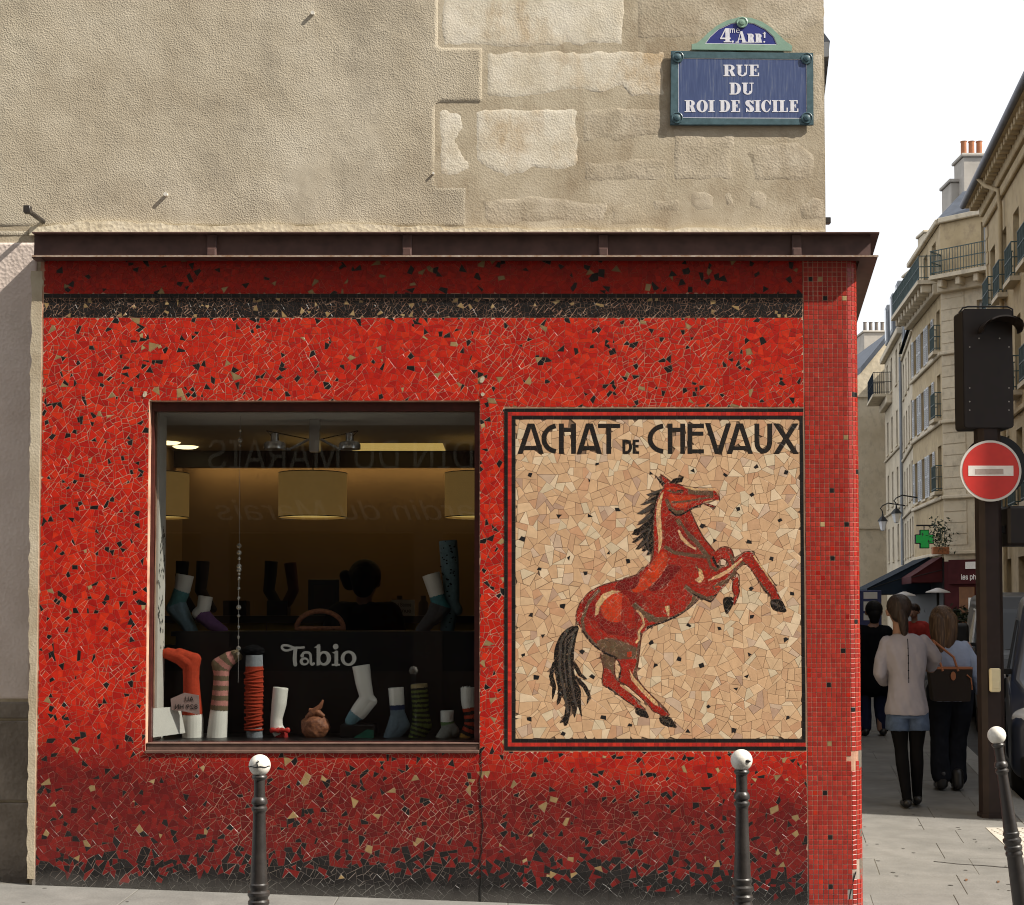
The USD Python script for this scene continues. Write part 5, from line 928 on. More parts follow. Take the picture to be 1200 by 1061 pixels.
put(rm, 'inner_wall', MB().box((wx1 + 0.05, 0.192, -0.2), (RX1, 0.22, ZS - 0.001)), 'room_wall'); put(rm, 'inner_wall', MB().box((RX0, 0.192, -0.2), (wx0 - 0.03, 0.22, ZS - 0.001)), 'room_wall')
put(rm, 'cove_strip', MB().box((RX0 + 0.1, RB - 0.14, 2.62), (RX1 - 0.1, RB - 0.10, 2.64)), 'cove_light')
def on_plane(px, py, d): return (px - 600) / FPX * d, d - DIST, at(px, py, d - DIST)[2]
def panel(x0, x1, y0, y1, name, mat): return put(rm, name, MB().box((x0, y0, ZC0 - 0.006), (x1, y1, ZC0 - 0.001)), mat)
panel(-1.20, -0.50, 2.40, 2.86, 'light_panel', 'panel_light')
for k, (x, y) in enumerate([(-2.47, 2.35), (-2.40, 2.62)]):
    v, f = lathe([(0.001, -0.012), (0.075, -0.012), (0.09, -0.004), (0.095, 0.0)], 20); put(rm, 'ceiling_spot', (v + (x, y, ZC0), f), 'bulb_light')
sprig = MB(); rb_ = random.Random(3)
for k in range(60):
    z = 1.25 + rb_.random() * 0.75; y = 0.215 + rb_.random() * 0.12 - 0.03 * math.sin(z * 9); a = rb_.uniform(0, 6.28); r = rb_.uniform(0.006, 0.014); q = np.array([(wx0 + 0.0128, y + r * math.cos(a + t), z + r * 1.3 * math.sin(a + t)) for t in (0, 1.4, 2.6, 4.4)]); sprig.add(q, [(0, 1, 2), (0, 2, 3)])
put('/World', 'sprig_decal', sprig, 'black_paint', label='dark sprig of leaves stuck on the white window reveal', cat='decal')
# drum lamps
for px, lab in ((180, 'fabric drum lamp at the left edge of the shop window, half cut off'), (366, 'fabric drum lamp hanging in the middle of the shop window'), (561, 'fabric drum lamp at the right edge of the shop window, half cut off')):
    d = 10.2; x, y, z = on_plane(px, 581, d); lm = thing('drum_lamp', lab, 'pendant lamp', group='drum lamps in the sock shop'); r = 0.24
    v, f = lathe([(r, -0.155), (r, 0.155), (r - 0.004, 0.155), (r - 0.004, -0.155), (r, -0.155)], 40); put(lm, 'lamp_shade', (v + (x, y, z), f), 'shade_cloth', smooth=30)
    v, f = lathe([(0.001, -0.14), (r - 0.006, -0.14), (r - 0.006, -0.136), (0.001, -0.136)], 40); put(lm, 'diffuser', (v + (x, y, z), f), 'panel_light')
    m = MB(); 
    for zz in (-0.157, 0.153): v, f = lathe([(r + 0.002, zz), (r + 0.002, zz + 0.006), (r - 0.003, zz + 0.006), (r - 0.003, zz)], 40); m.add(v + (x, y, z), f)
    put(lm, 'rim', m, 'dark_wood'); put(lm, 'cord', tube([(x, y, z + 0.1), (x, y, ZC0)], 0.004, 6), 'black_paint')
# twin spotlight on its bracket
tl = thing('twin_spotlight', 'grey metal twin spotlight bracket under the window soffit', 'spotlight'); d = 8.45
c0 = np.array(on_plane(368, 512, d)); m = MB(); a, b = on_plane(362, 505, d), on_plane(374, 530, d); m.box((a[0], a[1] - 0.03, b[2]), (b[0], a[1] + 0.03, ZS - 0.001), 0.004); put(tl, 'mount', m, 'chrome')
for s, lx in ((-1, 321), (1, 409)):
    h = np.array(on_plane(lx, 523, d)); k = np.array(on_plane(368 + s * 30, 527, d)); e = np.array(on_plane(368 + s * 7, 515, d)); put(tl, 'arm', tube([e, k, h + (0, 0, 0.0)], 0.008, 8), 'chrome', smooth=40)
    v, f = lathe([(0.001, 0.075), (0.022, 0.075), (0.024, 0.03), (0.055, 0.022), (0.064, 0.008), (0.064, -0.018), (0.055, -0.02), (0.001, -0.012)], 24); put(tl, 'lamp_head', (v + h, f), 'chrome', smooth=35)
    put(tl, 'cable', tube([h + (s * 0.02, 0, 0.06), h + (s * 0.05, 0, 0.09), e], 0.003, 6), 'black_paint')
# black display steps
ds = thing('display_step', 'black lacquered display step across the shop window', 'display stand'); YD = 0.62; zt_ = at(360, 740, YD)[2]; zfl = wz0 + 0.052
put(ds, 'front_panel', MB().box((wx0 + 0.015, YD, zfl - 0.02), (wx1 + 0.018, YD + 0.03, zt_)), 'black_lacquer'); put(ds, 'shelf', MB().box((wx0 - 0.02, YD + 0.03, zt_ - 0.03), (wx1 + 0.4, YD + 0.42, zt_ - 0.001)), 'black_lacquer'); put(ds, 'floor', MB().box((wx0 + 0.014, 0.101, zfl - 0.03), (wx1 + 0.018, YD, zfl)), 'black_lacquer')
# name lettering on the window
def gl_(px, py): return 320 + px / 10.909, 740 + py / 10.909
def tpx(pts): return [F(*gl_(*p), 0.083) for p in pts]
def sk(w, *p): return LineString(tpx(p)).buffer(w / 10.909 / 210 / 2, cap_style=1)
def el(cx, cy, rx, ry): c = F(*gl_(cx, cy), 0.083); return affinity.scale(Point(*c).buffer(1, 20), rx / 10.909 / 210, ry / 10.909 / 210)
def bow(pts, w, it=2):
    P = np.array(pts, float)
    for _ in range(it): P = np.vstack([P[:1], np.stack([.75 * P[:-1] + .25 * P[1:], .25 * P[:-1] + .75 * P[1:]], 1).reshape(-1, 2), P[-1:]])
    return LineString(tpx(P)).buffer(w / 10.909 / 210 / 2, cap_style=1)
tb = thing('window_lettering', 'grey lettering Tabio on the shop window', 'lettering')
gT = unary_union([bow([(280, 215), (240, 200), (180, 178), (120, 178), (108, 215), (150, 248), (210, 240), (262, 218), (300, 208), (340, 212), (392, 205)], 27), bow([(285, 225), (278, 300), (276, 370), (284, 425)], 46)])
ga = unary_union([bow([(372, 310), (385, 275), (440, 265), (478, 290), (482, 350), (482, 410), (500, 428), (520, 412)], 30), el(400, 385, 58, 50).difference(el(408, 385, 30, 26)), el(372, 312, 22, 22)])
gb = unary_union([sk(44, (580, 190), (580, 400)), Polygon(tpx([(525, 205), (600, 165), (600, 215), (560, 215)])), el(655, 345, 85, 92).difference(el(645, 345, 44, 62)).difference(Polygon(tpx([(480, 240), (560, 240), (560, 460), (480, 460)]))), Polygon(tpx([(558, 390), (602, 390), (602, 430), (558, 440)]))])
gi = unary_union([sk(44, (808, 270), (808, 425)), el(800, 196, 34, 34), Polygon(tpx([(755, 270), (830, 250), (830, 290), (790, 290)])), Polygon(tpx([(752, 418), (855, 418), (855, 438), (752, 438)]))])
go = el(965, 345, 98, 96).difference(el(962, 345, 52, 66))
for ch, g in zip('Tabio', (gT, ga, gb, gi, go)): put(tb, 'letter', MB().add(*prism(g.buffer(0.0004), 0.0825, 0.0845, True)), 'letter_grey', label=f'letter {ch}')
# hanging strand of glass beads
bs = thing('bead_strand', 'thin hanging strand of clear glass beads in the shop window', 'bead strand'); x, y, z = on_plane(280, 505, 8.3); zz = ZS; m = MB(); put(bs, 'thread', tube([(x, y, ZS), (x, y, at(280, 800, 0.3)[2])], 0.0012, 5), 'letter_grey')
for py in [505, 516, 522, 640, 648, 655, 664, 668, 673, 678, 690, 701, 712, 722, 735, 747, 760, 766]:
    z = at(280, py, 0.3)[2]; s = trimesh.creation.icosphere(2, 0.009 if py % 4 else 0.014); m.tm(s.apply_translation((x, y, z)))
put(bs, 'beads', m, 'bead_glass', smooth=True, kind='stuff')

# ---------------------------------------------------------------- stockinged mannequin legs
def leg(name, label, y, chains, bands, group='sock and stocking forms in the shop window', extra=None):
    """A display leg: chains of (px, py, radius in px) in the plane y; bands: (share of the first chain from its start, colour or None for the bare form)."""
    d = y + DIST; k = d / FPX; t_ = thing(name, label, 'display leg', group)
    ch = [[(at(a, b, y) + (0, c[3] * k if len(c := q) > 3 else 0, 0), r * k) for q in chn for a, b, r in [q[:3]]] for chn in chains]
    tm = limbs(ch, 0.007, 6, flat=True); line = np.array([p for p, r in ch[0]]); seg = np.linalg.norm(np.diff(line, axis=0), axis=1); L = np.concatenate([[0], np.cumsum(seg)]); P = tm.triangles_center; best, s = np.full(len(P), 9.0), np.zeros(len(P))
    allc = [(line, L)] + [(np.array([p for p, r in c]), None) for c in ch[1:]]
    for i in range(len(seg)):
        a, e = line[i], line[i + 1] - line[i]; tt = np.clip(((P - a) @ e) / (e @ e), 0, 1); dd = np.linalg.norm(P - a - tt[:, None] * e, axis=1); better = dd < best; best[better] = dd[better]; s[better] = ((L[i] + tt * seg[i]) / L[-1])[better]
    idx = np.searchsorted([b[0] for b in bands], np.clip(s, 0, 0.9999), side='right'); bare = np.array([bands[min(i, len(bands) - 1)][1] is None for i in idx])
    def sub(mask, grow, mat, nm, cols=None):
        if not mask.any(): return
        f = tm.faces[mask]; n = tm.vertex_normals
        if cols is None: u, inv = np.unique(f, return_inverse=True); put(t_, nm, (tm.vertices[u] + n[u] * grow, inv.reshape(-1, 3)), mat, smooth=True)
        else:
            m = MB(); c = cols[mask]
            for col in np.unique(c, axis=0):
                ff = f[(c == col).all(1)]; u, inv = np.unique(ff, return_inverse=True); m.add(tm.vertices[u] + n[u] * grow, inv.reshape(-1, 3), col)
            put(t_, nm, m, mat, smooth=True)
    cols = np.array([bands[min(i, len(bands) - 1)][1] or (0, 0, 0) for i in idx])
    sub(bare, 0.0, 'form_white', 'leg_form'); sub(~bare, 0.0015, 'toned_knit', 'sock', cols)
    if extra: extra(t_, k, y)
    return t_
WH = None; yl, yu = 0.34, 0.86
def stripes(a, b, n, c1, c2): return [(a + (b - a) * (i + 1) / n, c1 if i % 2 == 0 else c2) for i in range(n)]
LB, TEAL, PUR = (0.20, 0.30, 0.36), (0.10, 0.26, 0.27), (0.15, 0.07, 0.19)
leg('stocking_form', 'white leg form in pale blue sock with scrunched teal cuff, upper left', yu, [[(217, 674, 10.5), (214, 690, 9.5), (208, 706, 9), (214, 722, 9.5), (224, 739, 7.5)], [(208, 706, 9), (203, 713, 8)], [(203, 713, 8), (214, 724, 9)]], [(0.27, WH), (0.50, TEAL), (1, LB)])
leg('stocking_form', 'white ankle form in purple strapped footlet, upper left', yu - 0.05, [[(241, 699, 8.5), (239, 712, 8), (236, 718, 8), (248, 731, 7.5), (262, 739, 5)], [(238, 715, 8), (232, 719, 7)], [(232, 719, 7), (248, 732, 7)]], [(0.38, WH), (1, PUR)])
leg('stocking_form', 'white ankle form with teal band and sheer grey foot, upper right', yu, [[(505, 673, 10.5), (510, 690, 9.5), (514, 705, 8.5), (508, 722, 8.5), (494, 739, 7)], [(514, 705, 8.5), (520, 713, 8)], [(520, 713, 8), (508, 725, 8)]], [(0.36, WH), (0.50, (0.05, 0.22, 0.26)), (1, (0.07, 0.075, 0.085))])
def dots(t_, k, y):
    m = MB(); r = random.Random(8)
    for i in range(46):
        py = r.uniform(634, 735); w = 10.5 if py < 690 else 8.5; px = (525.5 if py < 690 else 527.5) + r.uniform(-w, w) * 0.85; p = at(px, py, y); q = math.sqrt(max(0, (w * k) ** 2 - ((px - 526.5) * k) ** 2)); s = trimesh.creation.icosphere(1, 0.0052); s.apply_scale((1.2, 0.5, 0.9)); m.tm(s.apply_translation((p[0], y - q - 0.001, p[2])))
    put(t_, 'woven_dots', m, 'black_cloth', kind='stuff')
leg('stocking_form', 'tall pale blue stocking form with dark dots, at the right of the step', yu + 0.06, [[(525, 634, 10.5), (527, 660, 10.5), (529, 690, 9), (530, 708, 8), (526, 724, 9), (524, 739, 8)], [(530, 708, 8), (535, 715, 7)]], [(1, (0.15, 0.24, 0.28))], extra=dots)
OR, PK, BR = (0.40, 0.045, 0.018), (0.46, 0.20, 0.18), (0.14, 0.105, 0.065)
leg('stocking_form', 'upturned white leg form in orange red knee sock, far left', yl, [[(226, 866, 12.5), (226, 842, 12), (225, 815, 10), (224, 795, 9), (224, 780, 9.5), (212, 771, 8.5), (197, 766, 6.5), (184, 767, 3)], [(224, 782, 9.5), (228, 773, 7.5)], [(228, 773, 7), (210, 767, 7)]], [(0.22, WH), (1, OR)])
leg('stocking_form', 'upturned white leg form in pink and brown striped stocking', yl, [[(254, 866, 12), (256, 842, 11), (258, 818, 9.5), (259, 798, 8.5), (260, 783, 9), (267, 774, 8.5), (275, 769, 7), (280, 770, 4)], [(259, 786, 9), (254, 778, 6)], [(254, 778, 6), (268, 772, 8)]], [(0.31, WH)] + stripes(0.31, 1.0, 13, BR, PK))
def ruche(t_, k, y):
    m = MB(); r = random.Random(2)
    for py in range(787, 856, 4):
        a = at(297.5, py, y); R = (10.3 + r.uniform(-0.2, 0.5)) * k; tl_ = r.uniform(-0.25, 0.25); pts = [(a[0] + R * math.cos(t), a[1] + R * math.sin(t), a[2] + tl_ * R * math.cos(t + r.uniform(-.2, .2))) for t in np.linspace(0, 2 * math.pi, 17)]; v, f = tube(pts, 0.0062, 6, caps=False); m.add(v, f, np.array(OR) * 0.85 * r.uniform(0.9, 1.05))
    put(t_, 'gathers', m, 'toned_knit', smooth=True); s = trimesh.creation.icosphere(3, 0.055); s.vertices *= 1 + 0.25 * (meshkit.noise(s.vertices * 60, 3)[:, None] - 0.5); s.apply_scale((1.1, 1, 0.62)); p = at(297, 763, y); put(t_, 'furry_top', (s.vertices + p, s.faces), 'black_cloth', smooth=True)
leg('stocking_form', 'grey leg form in ruched orange legwarmer topped with black fur', yl, [[(298, 768, 9.5), (298, 783, 10), (298, 820, 9.8), (298, 852, 9), (299, 867, 9.5)]], [(0.13, (0.22, 0.24, 0.27)), (0.86, tuple(np.array(OR) * 0.85)), (1, (0.20, 0.22, 0.25))], extra=ruche)
def bow_(t_, k, y):
    p = at(328, 856, y - 10 * k); m = MB()
    for s in (-1, 1): 
        e = trimesh.creation.icosphere(2, 1.0); e.apply_scale((6.5 * k, 3 * k, 4.2 * k)); e.vertices[:, 2] *= 0.45 + 0.9 * np.abs(e.vertices[:, 0]) / (6.5 * k); m.tm(e.apply_translation(p + (s * 5.5 * k, 0, 0)))
    e = trimesh.creation.icosphere(2, 2.4 * k); m.tm(e.apply_translation(p)); put(t_, 'bow', m, 'sign_red', smooth=True)
leg('stocking_form', 'white leg form in red footlet with a shiny bow', yl, [[(329, 806, 9), (327, 825, 8.8), (324, 842, 7), (324, 852, 7.5), (329, 861, 8, -0.03), (331, 866, 7, -0.06)]], [(0.90, WH), (1, (0.30, 0.02, 0.02))], extra=bow_)
leg('stocking_form', 'white leg form on tiptoe in pale blue edged footlet on a black box', yl, [[(423, 780, 10.5), (426, 800, 9.5), (430, 818, 8.2), (421, 832, 9), (411, 845, 6.5)], [(430, 818, 8.2), (436, 822, 6)], [(436, 822, 6), (422, 836, 8)]], [(0.86, WH), (1, (0.16, 0.30, 0.36))])
leg('stocking_form', 'white leg form with navy cuff and grey blue ribbed sock', yl, [[(464, 806, 9.2), (465, 822, 8.8), (466, 838, 8), (463, 852, 9), (457, 866, 8)], [(467, 838, 8), (472, 850, 8)], [(472, 850, 8), (460, 862, 8)]], [(0.33, WH), (0.42, (0.02, 0.035, 0.10)), (1, (0.13, 0.18, 0.22))])
leg('stocking_form', 'sand topped leg form in olive and black striped sock', yl, [[(491, 802, 9.5), (492, 815, 9.8), (493, 835, 9), (492, 850, 9.5), (487, 866, 8.5)], [(494, 838, 9), (498, 850, 8)], [(498, 850, 8), (490, 863, 8)]], [(0.06, (0.30, 0.24, 0.12))] + stripes(0.06, 1.0, 22, (0.012, 0.012, 0.012), (0.10, 0.13, 0.025)))
leg('stocking_form', 'short white ankle form in grey sock with pale green trim', yl, [[(524, 833, 7.8), (524, 846, 7.6), (526, 855, 8.5), (519, 867, 9)], [(526, 852, 8), (531, 857, 7)]], [(0.36, WH), (0.44, (0.14, 0.24, 0.09)), (1, (0.26, 0.26, 0.24))])
leg('stocking_form', 'white leg form in orange, red and black striped sock at the right frame', yl, [[(549, 806, 9.2), (549, 822, 8.8), (552, 838, 8.2), (553, 850, 8.8), (547, 866, 9)]], [(0.38, WH)] + stripes(0.38, 1, 9, (0.40, 0.05, 0.02), (0.012, 0.010, 0.010))[:-1] + [(1, (0.32, 0.16, 0.03))])
# dark sock forms on the counter at the back
for px, c, lab in ((214, (0.012, 0.012, 0.013), 'dark sock form on the back counter, leftmost'), (238, (0.02, 0.022, 0.03), 'dark sock form on the back counter, second from the left'), (318, (0.015, 0.014, 0.014), 'black sock form on the back counter left of the framed picture'), (340, (0.07, 0.018, 0.012), 'dull red sock form on the back counter left of the framed picture')):
    leg('stocking_form', lab, 2.1, [[(px, 658, 7.5), (px - 1, 675, 7), (px - 3, 692, 6.5), (px + 4, 704, 6), (px + 12, 714, 4)]] if px != 340 else [[(px, 660, 7), (px + 2, 676, 6.5), (px + 4, 692, 6), (px - 2, 704, 6), (px - 10, 714, 4)]], [(1, c)], group='sock forms on the back counter')
# bundles, boxes, papers
kb = thing('knotted_bundle', 'copper patterned cloth bundle knotted on top, on the window floor', 'cloth bundle'); p = at(370, 852, yl); s = trimesh.creation.icosphere(4, 1.0); n = meshkit.fbm(s.vertices * 2.2, 3, 4) - .5; s.vertices *= (1 + 0.25 * n)[:, None]; s.apply_scale((0.082, 0.075, 0.075)); s.vertices[:, 2] = np.maximum(s.vertices[:, 2], -0.066); put(kb, 'bundle', (s.vertices + p, s.faces), 'copper_cloth', smooth=True)
m = MB(); m.add(*tube([p + (-0.05, -0.03, 0.055), p + (-0.01, -0.03, 0.085), p + (0.03, -0.03, 0.12), p + (0.045, -0.03, 0.155)], [0.012, 0.022, 0.014, 0.006], 8)); m.add(*tube([p + (0.05, -0.03, 0.06), p + (0.01, -0.03, 0.09), p + (-0.035, -0.03, 0.10)], [0.012, 0.020, 0.010], 8)); put(kb, 'knot', m, 'copper_cloth', smooth=True)
ws = thing('cloth_bag', 'copper dotted cloth bag with a hooped handle on the display step', 'bag'); a, b, c = at(348, 739, yu - 0.1), at(375, 716, yu - 0.1), at(403, 739, yu - 0.1); t = np.linspace(math.pi, 0, 15); put(ws, 'handle', tube([(b[0] + (c[0] - a[0]) / 2 * math.cos(q), a[1], a[2] + 0.012 + 0.105 * math.sin(q)) for q in t], 0.015, 9), 'copper_cloth', smooth=True)
m = MB(); m.add(*tube([(a[0] - 0.01, a[1], a[2] + 0.012), (c[0] + 0.01, a[1], a[2] + 0.012)], 0.014, 9)); put(ws, 'rim', m, 'copper_cloth', smooth=True)
bb = thing('glossy_box', 'black box with green corner under the tiptoe leg form', 'box'); a, b = at(400, 849, yl), at(440, 868, yl); put(bb, 'box', MB().box((a[0], yl - 0.05, zfl + 0.001), (b[0], yl + 0.12, a[2]), 0.004), 'black_lacquer'); put(bb, 'green_face', MB().add(*prism(Polygon([F(412, 866, yl - 0.055), F(438, 866, yl - 0.055), F(438, 856, yl - 0.055), F(430, 855, yl - 0.055)]), yl - 0.055, yl - 0.051)), 'green_box')
a, b = at(179, 864, 0.16), at(211, 830, 0.16); v, f = prism(Polygon([F(178, 830, .16), F(207, 829, .16), F(212, 861, .16), F(180, 864, .16)]), 0.15, 0.152, True); v = v + np.column_stack([v[:, 0] * 0, (v[:, 0] - v[:, 0].min()) * 0.9 - 0.03, v[:, 0] * 0])
put('/World', 'paper_notice', (v, f), 'paper', label='white paper notice in the lower left corner of the shop window', cat='notice')
tg = thing('paper_tag', 'small pale tag with mirrored letters leaning on the red stocking form', 'paper tag'); g = Polygon([F(200, 819, .2), F(216, 812, .2), F(233, 815, .2), F(234, 838, .2), F(216, 834, .2), F(201, 832, .2)]); plain('tag_paper', (0.42, 0.30, 0.29), 0.7, 0.3); put(tg, 'tag', MB().add(*prism(g, 0.20, 0.202, True)), 'tag_paper')
def text_on(txt, h, origin, right, up, bold=False, depth=0.002, width=None):
    t = meshkit.text_mesh(txt, h, depth, bold); v = t.vertices; k = 1.0 if width is None else width / (v[:, 0].max() - v[:, 0].min()); n = np.cross(right, up); return (np.asarray(origin) + v[:, :1] * k * np.asarray(right) + v[:, 1:2] * np.asarray(up) + v[:, 2:] * n, t.faces)
for txt, (qx, qy) in (('AU', (227, 822)), ('829 HN', (232, 831))): put(tg, 'lettering', text_on(txt, 0.026, at(qx, qy, .198), (-1, 0, 0), (0, 0, 1), depth=-0.001), 'black_paint')
# back counter with what stands on it
bc = thing('back_counter', 'dark shop counter with yellow drawer fronts at the back of the room', 'counter'); yb_ = 2.0; z1_, z2_, z3_ = at(300, 722, yb_)[2], at(300, 730, yb_)[2], at(300, 742, yb_)[2]
put(bc, 'top', MB().box((-2.5, yb_ - 0.05, z2_), (0.9, yb_ + 0.5, z1_)), 'dark_wood'); x = -2.5
while x < 0.9: put(bc, 'drawer_front', MB().box((x + 0.004, yb_, z3_ - 0.08), (x + 0.40, yb_ + 0.02, z2_ - 0.002), 0.004), 'yellow_front'); x += 0.404
put(bc, 'base', MB().box((-2.5, yb_ + 0.02, -0.2), (0.9, yb_ + 0.45, z3_ - 0.085)), 'dark_wood')
def onc(px0, px1, py): a, b = at(px0, py, yb_ + 0.1), at(px1, 722, yb_ + 0.1); return a, b
a, b = onc(361, 397, 679); fp_ = thing('framed_picture', 'dark framed picture standing on the back counter', 'picture'); put(fp_, 'frame', MB().box((a[0], yb_ + 0.1, z1_ + 0.001), (b[0], yb_ + 0.13, a[2]), 0.004), 'black_lacquer'); put(fp_, 'print', MB().box((a[0] + 0.04, yb_ + 0.097, z1_ + 0.05), (b[0] - 0.04, yb_ + 0.0995, a[2] - 0.04)), 'dark_wood')
a, b = onc(458, 486, 703); cd = thing('shop_card', 'pale card with two lines of print on the back counter', 'card'); put(cd, 'card', MB().box((a[0], yb_ + 0.1, z1_ + 0.001), (b[0], yb_ + 0.11, a[2])), 'paper')
for k, (t_, py) in enumerate((('La Bonne', 711), ('Tenue', 718))): q = at(463, py, yb_ + 0.098); put(cd, 'print_line', text_on(t_, 0.026, q, (1, 0, 0), (0, 0, 1), width=0.11), 'black_paint')
for px, w in ((467, 6), (495, 5)):
    a, b = onc(px - w, px + w, 690); v, f = lathe([(0.001, 0), (0.035, 0), (0.035, 0.09), (0.02, 0.11), (0.02, 0.14), (0.001, 0.14)], 16); put('/World', 'small_jar', (v + ((a[0] + b[0]) / 2, yb_ + 0.2, z1_ + 0.001), f), 'dark_wood', smooth=40, label='small dark jar on the back counter ' + ('behind the printed card' if w == 6 else 'right of the printed card'), cat='jar')
for px0, px1 in ((263, 290), (314, 338)):
    a, b = onc(px0, px1, 704); put('/World', 'black_carton', MB().box((a[0], yb_ + 0.05, z1_ + 0.001), (b[0], yb_ + 0.2, a[2]), 0.003), 'black_lacquer', label='small black carton on the back counter ' + ('behind the bead strand' if px0 < 300 else 'under the dark sock forms'), cat='carton')

# ---------------------------------------------------------------- the shop across the street, mirrored in the window
YO = -9.7
oh = thing('opposite_house', 'stone house across the street with a dark brown shop front', 'building')
plain('opposite_stone', (0.42, 0.36, 0.28), 0.9, 0.2, var=0.15, scale=1.2, bump=0.2, bscale=40)
ow = sbox(-14, 4.2, 9, 13)
wins = [(x, z) for x in (-12.4, -9.9, -7.4, -4.9, -2.4, 0.1, 2.6, 5.1, 7.4) for z in (5.0, 8.2, 11.0)]
for x, z in wins: ow = ow.difference(sbox(x, z, x + 1.1, z + 1.9 if z < 10 else z + 1.5))
def faceY(mesh):  # front towards +y
    v, f = mesh; return (np.column_stack([v[:, 0], YO - v[:, 1], v[:, 2]]), f[:, ::-1])
put(oh, 'wall', faceY(prism(ow, 0.0, 0.35)), 'opposite_stone')
for x, z in wins:
    h = 1.9 if z < 10 else 1.5; w_ = put(oh, 'window', faceY(prism(sbox(x, z, x + 1.1, z + h).difference(unary_union([sbox(x + .06, z + .06, x + .52, z + h - .06), sbox(x + .58, z + .06, x + 1.04, z + h - .06)])), 0.18, 0.24)), 'shutter_white'); put(w_, 'pane', faceY(prism(sbox(x + .05, z + .05, x + 1.05, z + h - .05), 0.205, 0.215)), 'far_pane')
put(oh, 'body', MB().box((-14, YO - 8, -0.5), (9, YO - 0.36, 13)), 'opposite_stone'); m = MB(); m.box((-14, YO, 12.9), (9, YO + 0.35, 13.15)); put(oh, 'cornice', m, 'opposite_stone')
put(oh, 'shop_fascia', MB().box((-9, YO, 3.05), (4.5, YO + 0.14, 4.2), 0.01), 'shop_brown'); put(oh, 'valance', MB().box((-9, YO + 0.14, 2.45), (4.5, YO + 0.17, 3.05)), 'shop_brown')
put(oh, 'shop_window', MB().box((-8.6, YO, 0.75), (4.2, YO + 0.03, 2.44)), 'dark_glass'); put(oh, 'stall_riser', MB().box((-9, YO, -0.2), (4.5, YO + 0.10, 0.75)), 'shop_brown')
for x in (-9.0, -6.4, -3.8, -1.2, 1.4, 4.0): put(oh, 'pilaster', MB().box((x, YO + 0.03, -0.2), (x + 0.35, YO + 0.16, 2.449)), 'shop_brown')
for z_, t_, h_, x_, w_, mt in ((3.22, 'JARDIN DU MARAIS', 0.36, 0.35, 4.05, 'letter_cream'), (2.60, 'Jardin du Marais', 0.24, -0.15, 3.4, 'letter_cream')): put(oh, 'lettering', text_on(t_, h_, (x_, YO + (0.145 if z_ > 3 else 0.173), z_), (-1, 0, 0), (0, 0, 1) if z_ > 3 else (-0.4, 0, 1), width=w_, depth=0.01), mt)
# ---------------------------------------------------------------- bollards
def bollard(name, label, group, mark):
    t_ = thing(name, label, 'bollard', group); k = 0.00268
    def z(py): return 1.15 - (py - 907) * k
    prof = [(0.001, 905.5), (7.0, 906), (8.6, 907.5), (9.0, 909), (8.2, 911), (6.6, 912.5), (6.4, 922), (6.6, 932), (8.4, 934), (9.4, 937), (9.2, 939.5), (7.4, 941.5), (7.4, 942.5), (9.2, 944.5), (9.2, 947), (7.6, 949), (7.2, 952), (7.6, 970), (8.6, 1000), (9.8, 1028), (10.0, 1031), (11.2, 1032.5), (11.4, 1035), (10.2, 1037.5), (10.2, 1039.5), (12.6, 1041.5), (12.8, 1045), (11.0, 1048), (10.6, 1050), (12.2, 1052), (12.4, 1055), (10.8, 1057.5), (10.8, 1059), (11.8, 1061), (11.8, 1063.5), (10.4, 1066), (10.8, 1080), (12.2, 1140), (13.6, 1200), (14.0, 1235), (18, 1240), (18.5, 1262), (22, 1268), (22.5, 1290), (24, 1294), (24, 1346), (0.001, 1346)]
    v, f = lathe([(r * k, z(p)) for r, p in prof][::-1], 28); put(t_, 'post', (v, f), 'cast_iron', smooth=32)
    zb_ = z(895.6); b = trimesh.creation.icosphere(4, 12.6 * k); put(t_, 'ball', (b.vertices + (0, 0, zb_), b.faces), 'ball_white', smooth=True); R = 12.7 * k
    if mark == 'line': put(t_, 'mark', tube([(R * math.sin(a), -R * math.cos(a), zb_ - 0.002 + 0.0015 * math.sin(a * 7)) for a in np.linspace(-1.3, 1.3, 18)], 0.0017, 6), 'black_paint')
    if mark == 'line': put(t_, 'scribble', tube([(0.000, -R, zb_), (-0.003, -R + .0005, zb_ + 0.012), (0.003, -R + 0.0015, zb_ + 0.015), (-0.001, -R + .002, zb_ + 0.018)], 0.0018, 6), 'black_paint')
    if mark == 'chip': e = trimesh.creation.icosphere(2, 1.0); e.apply_scale((0.010, 0.004, 0.005)); put(t_, 'chip', (e.vertices + (R * .42, -R * .90, zb_ + 0.0), e.faces), 'cast_iron', smooth=True)
    return t_
def place(path, loc, lean=0.0):
    x = UsdGeom.Xformable(stage.GetPrimAtPath(path)); x.AddTranslateOp().Set(Gf.Vec3d(*map(float, loc)))
    if lean: x.AddRotateYOp().Set(lean)
b1 = bollard('bollard', 'iron bollard with a scribbled white ball, below the shop window', 'white-balled bollards', 'line'); d = 4.55; zt1 = at(306, 884, d - DIST)[2]; place(b1, ((306 - 600) / FPX * d, d - DIST, zt1 - 1.15 - 0.065))
b2 = bollard('bollard', 'iron bollard with a chipped white ball, below the horse panel', 'white-balled bollards', 'chip'); zt2 = at(866, 878, d - DIST)[2]; place(b2, ((867.5 - 600) / FPX * d, d - DIST, zt2 - 1.15 - 0.065))
b3 = bollard('bollard', 'iron bollard leaning over at the right beside the traffic pole', 'white-balled bollards', ''); d3 = 5.5; p = at(1168, 862, d3 - DIST); a = math.radians(-7.6); L = 1.15 + 11.3 * 0.00268; place(b3, (p[0] + L * math.sin(-a), d3 - DIST, p[2] - L * math.cos(a)), math.degrees(a))

